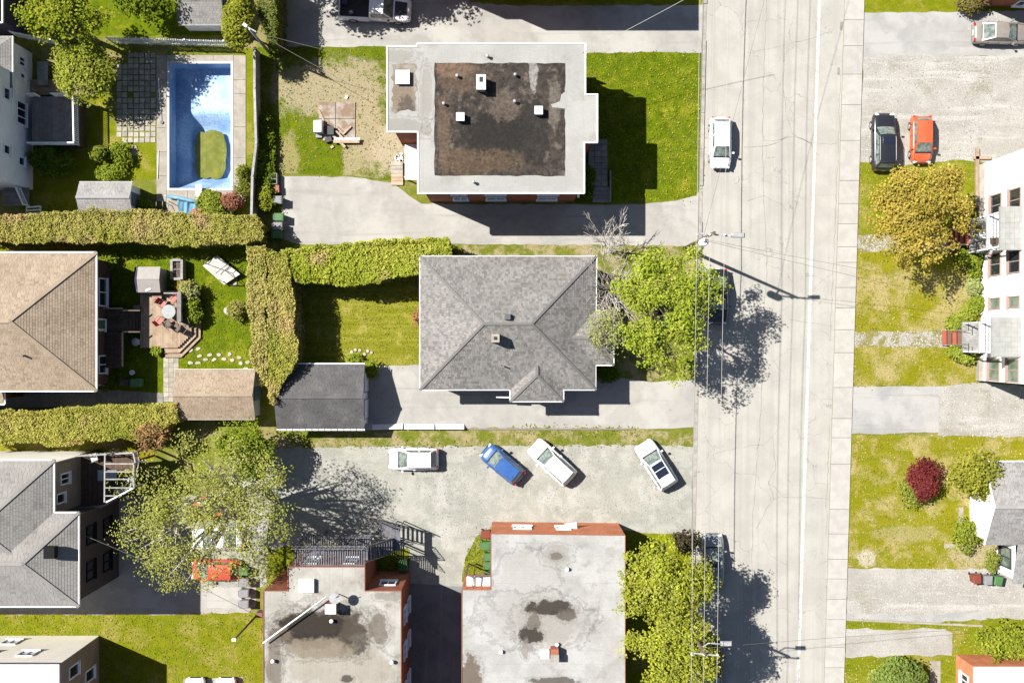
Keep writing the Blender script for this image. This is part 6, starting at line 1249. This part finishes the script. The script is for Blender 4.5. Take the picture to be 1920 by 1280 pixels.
# ------------------------------------------------------------------ poles and wires
def pole1():
    o = thing('utility_pole', 'wooden utility pole with white transformer and street lamp by the maple', 'utility pole', (*P2(1284,466),0)); b = Vector((*P2(1284,466),0)); T = 12.4; t = b+Vector((0,0,T))
    MB().tube([b, b+Vector((0,0,6)), t], [.17,.14,.11], 10).build('shaft', M['pole'], o)
    q = P(1320,454,10.6); tr = MB().lathe((q.x,q.y,9.9), [(.28,0),(.3,.05),(.3,.95),(.24,1.05),(.1,1.1)], 16).build('transformer', M['white'], o); MB().bar((b.x,b.y,10.4), (q.x,q.y,10.4), .08, .12).build('transformer_bracket', M['steel'], o)
    for k in range(3): MB().tube([(q.x-.15+.15*k,q.y,11.0),(q.x-.15+.15*k,q.y,11.25)], .035, 6).build('bushing', M['steel'], tr)
    a = P(1306,437,12.0); c = P(1362,442,12.0); MB().bar(a, c, .1, .1).build('crossarm', M['steel'], o); e = P(1392,441,11.9); MB().tube([c, e], .05, 8).build('lamp_arm', M['steel'], o); MB().box((e.x-.3,e.y,e.z), (1.0,.34,.16), 0, 0, 1, .8).build('lamp_head', M['steel'], o)
    for px in (1307,1331,1359): p = P(px,440,12.1); MB().lathe((p.x,p.y,12.03), [(.06,0),(.09,.1),(.05,.24)], 8).build('insulator', M['white'], o)
def pole2():
    b = Vector((*P2(1268,1138),0)); o = thing('utility_pole', 'wooden utility pole with crossarm and street lamp among the street maples', 'utility pole', b); T = 12.4
    MB().tube([b, b+Vector((0,0,6)), b+Vector((0,0,T))], [.17,.14,.11], 10).build('shaft', M['pole'], o); MB().bar(P(1295,1223,12.0), P(1347,1228,12.0), .1, .1).build('crossarm', M['steel'], o)
    MB().tube([P(1318,1212,11.2), P(1328,1205,11.4), P(1355,1207,11.4)], .05, 8).build('lamp_arm', M['steel'], o); e = P(1362,1206,11.4); MB().box((e.x,e.y,e.z), (.85,.34,.16), 0, 0, 1, .8).build('lamp_head', M['steel'], o)
    for px in (1297,1320,1345): p = P(px,1226,12.1); MB().lathe((p.x,p.y,12.03), [(.06,0),(.09,.1),(.05,.24)], 8).build('insulator', M['white'], o)
pole1(); pole2()
def wire(label, pts, r=.028, m='wire', sag=0.0):
    out = []
    for i in range(len(pts)-1):
        a, c = Vector(pts[i]), Vector(pts[i+1])
        for k in range(12): t = k/12; p = a.lerp(c, t); out.append(p-Vector((0,0,sag*4*t*(1-t))))
    out.append(Vector(pts[-1])); return MB().tube(out, r, 5).build('power_wire', M[m], label=label, cat='wire', group='overhead wires')
for i, (xt, x1_, x2_, xb_) in enumerate(((1318,1307,1297,1290),(1346,1331,1320,1312),(1373,1359,1345,1336))): wire(['overhead conductor on the west insulators of both utility poles','overhead conductor on the middle insulators of both utility poles','overhead conductor on the street side insulators of both utility poles'][i], [P(xt,-300,12.3),P(x1_,440,12.3),P(x2_,1226,12.3),P(xb_,1900,12.3)], .017, 'wire', .25)
wire('lower cable bundle strung along the street under the conductors', [P(1328,-300,6.3),P(1309,444,6.3),P(1295,1190,6.3),P(1282,1900,6.3)], .03, 'wire_d', .3)
wire('service wire from the transformer pole to the white apartment house', [P(1318,448,10.8),P(1840,545,6.5)], .012, 'wire_d', .4); wire('second service wire slung to the white apartment house', [P(1318,450,10.6),P(1842,572,6.5)], .012, 'wire_d', .5); wire('service wire from the transformer pole up the street', [P(1318,448,10.8),P(1500,-250,10.5)], .012, 'wire_d', .4)
wire('pale service wire crossing the pickup driveway', [P(1318,-20,10.5),P(1090,100,7.3)], .018, 'wire', .3); wire('service wire from the southern pole over the street', [P(1318,1215,11.0),P(1800,1180,5)], .012, 'wire_d', .3); wire('service wire from the southern pole toward the orange brick block', [P(1300,1215,10.8),P(1172,1100,5.4)], .012, 'wire_d', .3)
yp = thing('yard_pole', 'slim grey pole with lamp between the picket fence and the back yard', 'pole', (*P2(505,99),0)); b = Vector((*P2(505,99),0)); MB().tube([b, b+Vector((0,0,6.4))], [.13,.09], 9).build('shaft', M['steel'], yp); MB().bar(b+Vector((-.3,.25,6.3)), b+Vector((.5,-.2,6.3)), .08, .08).build('crossarm', M['steel'], yp); MB().box(tuple(b+Vector((-.35,.3,6.35))), (.35,.22,.14), -.6).build('lamp_head', M['white'], yp)
wire('service wire from the yard pole to the upper brick block', [b+Vector((.1,0,6.2)), P(726,196,7.1)], .016, 'wire_d', .3); wire('second service wire from the yard pole to the upper brick block', [b+Vector((.4,-.2,6.2)), P(726,120,7.1)], .014, 'wire_d', .3)
gp = thing('yard_pole', 'dark slim pole with white lamp on the lawn beside the stained roof block', 'pole', (*P2(486,1148),0)); b = Vector((*P2(486,1148),0)); MB().tube([b, b+Vector((0,0,7.6))], [.1,.07], 8).build('shaft', plain('dark_pole', (.05,.045,.04)), gp); MB().box(tuple(b+Vector((0,0,7.65))), (.3,.22,.16)).build('lamp_head', M['white'], gp); MB().box((b.x+.25,b.y+.05,.5), (.5,.4,1.0)).build('meter_box', M['step_brown'], gp)
wire('slack cable from the beige house down over the parking court', [P(150,1000,8.0), P(470,1148,6.8)], .02, 'wire_d', .5)
# ------------------------------------------------------------------ vegetation
def hedge(label, pxs, h, col, alt, seed, dens=380, side=75, size=.15, bump=.24, name='hedge', lean=0.0):
    """pxs: outline of the top as seen (px at height h)"""
    pts = [P2(x, y, h) for x, y in pxs]; n0 = len(pts)
    if sum(pts[i][0]*pts[(i+1) % n0][1]-pts[(i+1) % n0][0]*pts[i][1] for i in range(n0)) < 0: pts = pts[::-1]
    cx = sum(p[0] for p in pts)/n0; cy = sum(p[1] for p in pts)/n0; r = np.random.RandomState(seed)
    o = thing(name, label, 'hedge', (cx, cy, 0))
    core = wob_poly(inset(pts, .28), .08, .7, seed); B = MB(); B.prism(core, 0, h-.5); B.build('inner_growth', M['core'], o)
    xs = [p[0] for p in pts]; ys = [p[1] for p in pts]; A = (max(xs)-min(xs)+.6)*(max(ys)-min(ys)+.6); n = int(A*dens)
    x = r.uniform(min(xs)-.3, max(xs)+.3, n); y = r.uniform(min(ys)-.3, max(ys)+.3, n)
    jx = x+snoise(x, y, 1.7, seed)*.22+snoise(x, y, 5.0, seed+8)*.1; jy = y+snoise(y, x, 1.7, seed+1)*.22+snoise(y, x, 5.0, seed+9)*.1; k = inpoly(jx, jy, pts); x, y = x[k], y[k]
    zz = h-.22+bump*snoise(x, y, 1.4, seed+2)*.6+bump*.5*snoise(x, y, 4.0, seed+3)+r.uniform(-.12, .08, len(x))
    gap = (snoise(x, y, 2.6, seed+20)+.5*snoise(x, y, 6.0, seed+21) > -.75) | (r.uniform(0, 1, len(x)) < .35); x, y, zz = x[gap], y[gap], zz[gap]; sh = r.uniform(0, 1, len(x)) < .02; zz[sh] += r.uniform(.1, .45, sh.sum())
    c1 = np.stack([x, y, zz], 1); n1 = r.randn(len(x), 3)*.30+[-.12, .05, 1.0]
    L = sum((Vector(pts[i])-Vector(pts[(i+1) % n0])).length for i in range(n0)); cs, ns = [], []
    for i in range(n0):
        a, b = np.array(pts[i]), np.array(pts[(i+1) % n0]); d = b-a; l = np.linalg.norm(d); m = int(l*h*side); t = r.uniform(0, 1, m); z = h*(1-r.uniform(0, 1, m)**1.4)*.97
        nn = np.array([d[1], -d[0]])/l; out = .12*snoise(t*l+i*7, z, 2.0, seed+4)-.12+r.uniform(-.12, .06, m)-.18*np.clip((z/h-.8)/.2, 0, 1)
        q = a+d*t[:, None]+nn*out[:, None]; cs.append(np.stack([q[:, 0], q[:, 1], z], 1)); ns.append(r.randn(m, 3)*.6+np.array([nn[0], nn[1], .5]))
    c = np.concatenate([c1]+cs); nr = np.concatenate([n1]+ns); f = np.clip(.5+.55*snoise(c[:, 0], c[:, 1], .55, seed+5)+r.randn(len(c))*.22, 0, 1)[:, None]
    dead = np.clip((snoise(c[:, 0], c[:, 1], .8, seed+30)-.35)*1.6, 0, 1)[:, None]*.75; green = np.clip((snoise(c[:, 0], c[:, 1], .7, seed+33)-.3)*1.4, 0, 1)[:, None]*.6
    colr = np.array(col)*(1-f)+np.array(alt)*f; colr = colr*(1-green)+np.array([.095,.125,.012])*green; colr = (colr*(1-dead)+np.array([.24,.165,.085])*dead)*1.68*r.uniform(.6, 1.35, (len(c), 1))
    leaves('foliage', c, nr, r.uniform(.65, 1.35, len(c))*size, colr, M['needle'], o, .5)
    return o
HC, HA_ = (.145,.150,.024), (.215,.175,.060)
HG = (.12,.14,.016)
hedge('long hedge between the pool yard and the brown roofed house', [(-60,404),(60,398),(150,392),(290,392),(380,400),(478,402),(492,420),(488,452),(420,458),(340,462),(250,452),(180,456),(100,455),(-60,452)], 3.4, HC, HA_, 11)
hedge('tall sunburnt hedge on the neighbour side of the back lawn', [(460,462),(497,462),(498,560),(500,690),(492,725),(484,700),(470,690),(466,600),(460,520)], 4.2, (.17,.16,.032), (.25,.20,.085), 12)
hedge('tall clipped hedge on the west edge of the mown back lawn', [(498,470),(532,472),(545,520),(552,580),(556,650),(552,690),(530,720),(512,760),(500,740),(500,600)], 4.2, (.15,.155,.024), (.225,.185,.06), 13)
hedge('broad leafy hedge on the north edge of the mown back lawn', [(528,468),(600,458),(700,450),(790,444),(842,446),(845,478),(800,482),(790,512),(720,524),(655,538),(600,530),(552,530),(538,500)], 4.0, (.13,.155,.014), (.19,.19,.03), 14, size=.185)
hedge('wide hedge between the brown roofed house and the grey hipped house', [(-60,772),(60,770),(180,760),(328,757),(336,790),(300,812),(270,826),(190,826),(110,838),(60,830),(0,834),(-60,836)], 3.3, HC, (.21,.185,.045), 15)
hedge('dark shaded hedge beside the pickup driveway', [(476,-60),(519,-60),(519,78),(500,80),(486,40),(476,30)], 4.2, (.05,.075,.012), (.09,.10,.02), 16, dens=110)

def tree(name, label, gx, gy, cz, rad, cols, seed, clumps=260, per=38, leaf=.2, cr=.5, shell=.45, trunk=.2, fork=None, group=None, lobes=3, cat='tree', trans='leaf', base=None, wild=.2, limbs=9, twigs=True, bark='bark', flat=.7, boughs=0, brad=1.2):
    """(gx, gy): px of the crown centre on the ground; cz: height of the crown centre; rad: radii in metres"""
    r = np.random.RandomState(seed); bx, by = P2(*(base or (gx, gy))); cx, cy = P2(gx, gy)
    o = thing(name, label, cat, (bx, by, 0), group); rx, ry, rz = rad
    ctr = np.array([cx, cy, cz])
    lo = [(np.zeros(3), 1.0)]+[(r.uniform(-1, 1, 3)*np.array([.45, .45, .3]), r.uniform(.55, .75)) for _ in range(lobes)]
    C_ = []; BG = []
    for _ in range(boughs):
        d = r.randn(3); d /= np.linalg.norm(d); d[2] = abs(d[2])-.25; q = r.uniform(.25, .86)**.7; BG.append((ctr+d*q*np.array([rx, ry, rz]), r.uniform(.7, 1.3)*brad))
    while boughs and len(C_) < clumps:
        bc, br = BG[r.randint(boughs)]; d = r.randn(3); d /= np.linalg.norm(d); d[2] = abs(d[2])*.8-.2; C_.append(bc+d*br*r.uniform(.35, 1.0)*np.array([1, 1, .7]))
    while len(C_) < clumps:
        d = r.randn(3); d /= np.linalg.norm(d)
        if d[2] < -.15: d[2] *= -1
        off, s = lo[r.randint(len(lo))]; rr_ = (shell+(1-shell)*r.uniform(0, 1)**.6)*s
        rr_ *= 1+wild*(math.sin(3*d[0]+seed)+math.sin(4*d[1]+2*seed)+math.sin(5*d[2]+seed*3))/2.2
        p = (off+d*rr_)*np.array([rx, ry, rz])+ctr
        if p[2] > .5: C_.append(p)
    C_ = np.array(C_); n = clumps*per; idx = np.repeat(np.arange(clumps), per); sz = r.uniform(.6, 1.35, clumps)
    g = r.randn(n, 3); g /= np.maximum(1, np.linalg.norm(g, axis=1, keepdims=True)/1.7); c = C_[idx]+g*cr*sz[idx][:, None]*np.array([1, 1, flat])
    outw = (C_[idx]-ctr)/np.array([rx, ry, rz]); nr = r.randn(n, 3)*.38+outw*.30+[-.15, .06, 1.0]+g*.25
    cl = np.array(cols); w = r.dirichlet(np.ones(len(cl))*.8, clumps); cc = (w@cl)*r.uniform(.8, 1.2, (clumps, 1)); col = 1.25*cc[idx]*r.uniform(.65, 1.3, (n, 1)); leaf *= 1.3; cr *= .92
    leaves('crown', c, nr, r.uniform(.6, 1.3, n)*leaf, col, M[trans], o)
    B = MB(); top = Vector((cx, cy, cz-rz*.35)); b0 = Vector((bx, by, 0)); fk = b0.lerp(top, .55) if fork is None else Vector((bx+(cx-bx)*.4, by+(cy-by)*.4, fork))
    B.tube([b0, b0.lerp(fk, .5)+Vector((r.uniform(-.1,.1), r.uniform(-.1,.1), 0)), fk], [trunk*1.25, trunk, trunk*.85], 9)
    order = r.permutation(clumps)[:limbs]
    for i in order:
        e = Vector(C_[i]); m1 = fk.lerp(e, .4)+Vector((r.uniform(-.3,.3), r.uniform(-.3,.3), .35)); m2 = fk.lerp(e, .75)+Vector((r.uniform(-.25,.25), r.uniform(-.25,.25), .2))
        B.tube([fk-Vector((0,0,.1)), m1, m2, e], [trunk*.6, trunk*.4, trunk*.22, .02], 6)
        if twigs:
            for s, k in ((m1, 2), (m2, 3)):
                dd = np.linalg.norm(C_-np.array(s), axis=1); near = np.argsort(dd)[1:40]; near = r.permutation(near)[:k]
                for j in near: q = Vector(C_[j]); B.tube([s, s.lerp(q, .5)+Vector((r.uniform(-.2,.2), r.uniform(-.2,.2), .12)), q], [trunk*.2, trunk*.12, .012], 5, cap=False)
    B.build('trunk', M[bark], o)
    return o
GM = [(.17,.215,.016),(.20,.225,.025),(.13,.18,.012),(.24,.25,.05)]
YM = [(.20,.215,.022),(.235,.235,.03),(.16,.18,.012),(.19,.20,.05)]
tree('maple_tree', 'spreading fresh green maple between the grey bungalow and the street', 1224, 576, 8.0, (4.3,5.5,2.6), [tuple(v*1.18 for v in c) for c in GM], 21, clumps=360, per=34, leaf=.15, cr=.33, boughs=44, brad=1.25, trunk=.26, base=(1218,592), wild=.16, limbs=14, lobes=4)
tree('sparse_tree', 'small sparse pale green tree reaching over the bungalow roof wing', 1135, 622, 6.3, (1.9,2.2,.8), [(.2,.22,.06),(.26,.26,.12)], 22, clumps=110, per=16, leaf=.11, cr=.35, trunk=.1, base=(1165,640))
tree('maple_tree', 'dense yellow green street maple beside the pale flat roof', 1222, 1054, 8.0, (3.6,3.6,2.6), [tuple(v*1.17 for v in c) for c in YM], 23, clumps=380, per=32, leaf=.165, cr=.33, boughs=44, brad=1.2, trunk=.24, wild=.16)
tree('maple_tree', 'dense yellow green street maple over the southern utility pole', 1232, 1168, 8.2, (3.7,3.9,2.7), [tuple(v*1.17 for v in c) for c in YM], 24, clumps=400, per=32, leaf=.165, cr=.33, boughs=46, brad=1.2, trunk=.24, wild=.16)
tree('plum_shrub', 'small dark purple leaved tree at the north edge of the street maples', 1272, 998, 3.2, (1.0,.8,.9), [(.045,.03,.026),(.06,.055,.02)], 25, clumps=36, per=30, leaf=.17, cr=.35, trunk=.08)
tree('sparse_tree', 'big sparse olive tree with pale branches over the red cars', 444, 922, 9.0, (7.7,6.9,3.0), [(.21,.225,.035),(.25,.255,.06),(.165,.195,.02),(.29,.28,.11)], 26, clumps=720, per=20, leaf=.125, cr=.4, boughs=80, brad=1.35, trunk=.38, base=(490,915), fork=3.2, wild=.22, limbs=26, lobes=6, bark='twig')
tree('bright_tree', 'bright green bushy tree behind the brown shed', 474, 832, 3.8, (2.4,1.9,1.4), [(.16,.20,.014),(.19,.22,.03),(.10,.14,.012)], 27, clumps=150, per=34, leaf=.14, cr=.34, boughs=14, brad=.9, trunk=.12)
tree('dark_tree', 'dark green bushy tree at the corner of the gravel lot', 488, 858, 3.4, (1.6,1.6,1.4), [(.06,.095,.012),(.10,.13,.015),(.13,.15,.03)], 28, clumps=100, per=36, leaf=.2, cr=.45, trunk=.14)
tree('shrub', 'rusty leaved shrub at the end of the lower wide hedge', 305, 812, 2.6, (1.1,1.3,1.0), [(.24,.12,.06),(.2,.15,.06)], 29, clumps=60, per=26, leaf=.16, cr=.35, trunk=.05, cat='shrub')
tree('golden_tree', 'golden leaved tree over the orange red hatchback', 1680, 410, 5.2, (4.5,4.9,2.3), [(.31,.235,.045),(.37,.28,.07),(.25,.19,.03),(.22,.2,.03)], 30, clumps=380, per=34, leaf=.16, cr=.33, boughs=44, brad=1.2, trunk=.22, base=(1690,415), wild=.14)
tree('shrub', 'dark wine red shrub on the streaky lawn', 1724, 894, 1.4, (1.5,1.65,.9), [(.13,.022,.022),(.17,.04,.035),(.085,.016,.018)], 31, clumps=130, per=36, leaf=.14, cr=.3, trunk=.06, cat='shrub', boughs=16, brad=.62)
tree('shrub', 'low green shrub spreading under the wine red one', 1706, 915, .7, (1.4,1.2,.5), [(.14,.17,.02),(.18,.19,.04)], 32, clumps=70, per=26, leaf=.16, cr=.32, trunk=.04, cat='shrub')
tree('small_tree', 'loose yellow green tree brushing the white cottage roof', 1790, 877, 3.2, (2.2,2.0,1.3), [(.2,.2,.025),(.24,.22,.04),(.13,.15,.015)], 33, clumps=120, per=30, leaf=.2, cr=.38, trunk=.1)
tree('shrub', 'green shrub beside the white board at the cottage front', 1806, 1000, .9, (1.0,1.2,.7), [(.14,.18,.015),(.18,.2,.03)], 34, clumps=60, per=28, leaf=.15, cr=.3, trunk=.04, cat='shrub')
tree('shrub', 'slim green shrub at the foot of the cottage wing', 1851, 1048, 1.0, (.4,.9,.7), [(.16,.18,.03)], 340, clumps=24, per=24, leaf=.14, cr=.25, trunk=.03, cat='shrub')
tree('shrub', 'broad green bush north of the brick trimmed corner building', 1868, 1190, 1.6, (2.4,1.3,1.0), [(.15,.18,.015),(.2,.21,.03)], 35, clumps=130, per=32, leaf=.2, cr=.38, trunk=.07, cat='shrub')
tree('shrub', 'round clipped pale green bush beside the concrete walk slab', 1672, 1262, 1.5, (2.0,1.6,1.3), [(.12,.16,.03),(.15,.19,.05)], 36, clumps=150, per=46, leaf=.17, cr=.3, shell=.75, trunk=.07, cat='shrub', wild=.04, lobes=0)
tree('broad_tree', 'broad tree over the patio of the pool yard', 184, 80, 6.2, (3.1,2.6,2.0), [(.17,.20,.016),(.12,.16,.012),(.22,.22,.03)], 37, clumps=190, per=30, leaf=.18, cr=.35, boughs=20, brad=1.1, trunk=.2)
tree('shrub', 'dense square light green bush above the low brown deck', 190, 152, 3.4, (2.2,2.2,1.3), [(.17,.20,.02),(.22,.23,.045)], 38, clumps=240, per=46, leaf=.17, cr=.36, shell=.7, trunk=.12, cat='shrub', wild=.07, lobes=1)
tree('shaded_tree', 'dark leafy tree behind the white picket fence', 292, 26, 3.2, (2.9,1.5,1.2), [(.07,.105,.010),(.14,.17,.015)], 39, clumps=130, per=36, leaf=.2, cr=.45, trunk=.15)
tree('cedar_tree', 'yellow green cedar at the corner of the picket fence', 474, 72, 3.8, (1.1,1.9,2.2), [(.16,.175,.018),(.2,.2,.03)], 40, clumps=130, per=44, leaf=.16, cr=.34, trunk=.1)
tree('leafy_tree', 'leafy tree beyond the pickup driveway', 590, -52, 6.5, (4.2,2.6,2.4), GM, 41, clumps=260, per=34, leaf=.24, cr=.5, trunk=.2)
tree('leafy_tree', 'leafy tree north of the parked pickup', 690, -62, 7.0, (3.6,2.4,2.4), GM, 42, clumps=220, per=32, leaf=.24, cr=.5, trunk=.2)
def bush(label, px, py, r_, h, cols, seed, n=70, per=34, leaf=.14): tree('shrub', label, px, py, h*.5, (r_[0], r_[1], h*.55), cols, seed, clumps=n, per=per, leaf=leaf, cr=.24, shell=.6, trunk=.03, cat='shrub', wild=.1, lobes=1, limbs=5, twigs=False)
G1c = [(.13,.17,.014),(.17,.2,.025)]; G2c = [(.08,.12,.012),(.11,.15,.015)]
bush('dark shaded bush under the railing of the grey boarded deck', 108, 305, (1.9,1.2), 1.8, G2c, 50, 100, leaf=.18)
bush('narrow clipped cone shrub on the small lawn', 197, 292, (.5,.4), 1.7, [(.12,.14,.02)], 51, 40); bush('round green bush next to the narrow clipped cone', 228, 290, (.85,.8), 1.0, G1c, 52); bush('low green bush above the grey pool shed', 212, 326, (1.2,.6), .9, G1c, 53); bush('small bush at the corner of the pool shed', 270, 390, (.8,.6), 1.0, G1c, 54)
bush('green and red mixed bush by the blue pool cover', 408, 388, (1.3,1.1), 1.5, [(.14,.18,.02),(.19,.2,.035)], 55, 110); bush('red tipped shrub within the mixed bush by the pool', 438, 380, (.8,.55), 1.7, [(.24,.07,.06),(.2,.12,.06)], 56, 50); bush('small pinkish shrub at the pool end of the long hedge', 376, 404, (.4,.35), 1.0, [(.3,.16,.1)], 57, 26)
bush('small cone shrub beside the board fence by the pool corner', 460, 326, (.4,.45), 1.2, [(.12,.13,.02)], 58, 34); bush('small cone shrub beside the board fence near the mixed bush', 460, 356, (.45,.6), 1.2, [(.12,.13,.02)], 59, 34)
bush('pale flowering shrub at the corner of the octagonal deck', 363, 545, (.62,.62), 1.7, [(.2,.22,.06),(.26,.25,.1)], 60, 70); bush('leafy shrub behind the slatted screen', 365, 570, (.5,.5), 1.4, G1c, 61, 50); bush('dark leafy shrub beside the deck steps', 368, 592, (.6,.6), 1.3, G1c, 62, 60); bush('orange flowering plant beside the beige resin shed', 346, 536, (.5,.35), .8, [(.3,.16,.05),(.16,.17,.03)], 63, 34)
bush('small shrub beside the large pale boulder', 448, 582, (.55,.7), 1.1, [(.17,.18,.03),(.22,.2,.06)], 64, 60); bush('small green plant at the corner of the brown roofed house', 210, 492, (.5,.4), .9, G1c, 65, 34); bush('low plant beside the compost bin', 205, 713, (.7,.4), .8, G2c, 66, 40); bush('low green plant below the octagonal deck', 298, 656, (.5,.3), .5, G1c, 67, 30)
bush('small round bush by the garage roof edge', 697, 690, (.55,.5), 1.6, G1c, 68, 60); bush('green bush between the wheeled bins and the board fence', 501, 376, (.7,1.0), 1.4, [(.16,.18,.02)], 69, 70); bush('red leaved shrub against the bungalow wall', 790, 592, (.4,.6), 1.0, [(.3,.1,.06),(.2,.16,.05)], 70, 36)
for i, (px, py, rx, ry, c, lb) in enumerate([(1802,484,.6,.5,G1c,'leafy plant nearest the furnished porch wall'),(1823,487,.6,.5,G1c,'leafy plant between the furnished porch and the house wall'),(1823,511,.42,.42,G1c,'small leafy clump along the white apartment wall'),(1822,539,.55,.55,[(.24,.26,.1),(.2,.23,.07)],'pale variegated clump along the white apartment wall'),(1826,571,.55,.55,G1c,'bright hosta clump along the white apartment wall'),(1808,591,.62,.6,[(.19,.22,.03)],'hosta clump next to the bare porch floor'),(1787,606,.65,.6,[(.19,.22,.03)],'hosta clump at the top of the red and brown steps'),(1788,662,.6,.55,[(.19,.22,.03)],'hosta clump at the lower side of the red and brown steps'),(1808,670,.5,.4,[(.19,.22,.03)],'hosta clump under the edge of the bare porch'),(1808,415,.8,.7,G2c,'dark green bush between the golden tree and the furnished porch')]): bush(lb, px, py, (rx, ry), .7, c, 80+i, 46, 30, .16)
bush('leafless brown and green bush beside the brick house corner', 1816, 10, (1.2,.8), 1.4, [(.14,.15,.02),(.12,.07,.05)], 95, 60); bush('weedy bush on the corner of the mown lawn', 668, 672, (.8,.3), .5, G1c, 96, 30); bush('dark foundation shrub beside the brick block steps', 1100, 345, (.5,1.3), .9, G2c, 97, 50)
bush('dark undergrowth along the board fence behind the bins', 497, 300, (.8,4.5), 1.0, G2c, 98, 160); bush('shaded shrubs beside the bungalow front steps', 1135, 700, (1.0,.6), .8, G2c, 99, 60)
def bare_tree(label, base, tips, seed, h):
    rnd = random.Random(seed); b = Vector((*P2(*base),0)); o = thing('bare_tree', label, 'tree', b); B = MB()
    def grow(p, d, l, rad, lev):
        e = p+d*l; m = p.lerp(e, .5)+Vector((rnd.uniform(-1,1),rnd.uniform(-1,1),rnd.uniform(-.5,.5)))*l*.07; B.tube([p, m, e], [rad, rad*.8, rad*.6], 5 if lev < 3 else 4, cap=False)
        if lev >= 5: return
        for k in range(rnd.choice((2,3,3)) if lev < 4 else 3):
            nd = (d+Vector((rnd.uniform(-1,1),rnd.uniform(-1,1),rnd.uniform(-.35,.5)))*.62).normalized(); grow(e if k else m, nd, l*rnd.uniform(.66,.9), max(rad*.62,.02), lev+1)
    for t in tips: tv = Vector(P(*t)); d = (tv-b); grow(b+d*.15, d.normalized(), d.length*(.28 if len(tips) > 5 else .25), .055, 1)
    B.tube([b, b+Vector((0,0,.8))], [.12,.1], 8); B.build('branches', M['twig'], o)
bare_tree('leafless pale twigged tree at the corner of the bungalow roof', (1150,545), [(1150,488,7.0),(1165,530,7.4),(1136,560,6.4),(1185,510,7.2),(1158,578,6.4),(1135,515,6.8),(1175,555,7.0),(1148,535,7.4)], 4, 5)
bare_tree('leafless pale sapling leaning over the long pale driveway', (1140,470), [(1118,425,6.0),(1150,415,6.4),(1178,425,6.0),(1140,440,5.6)], 5, 4)
# a little litter for scale on the gravel
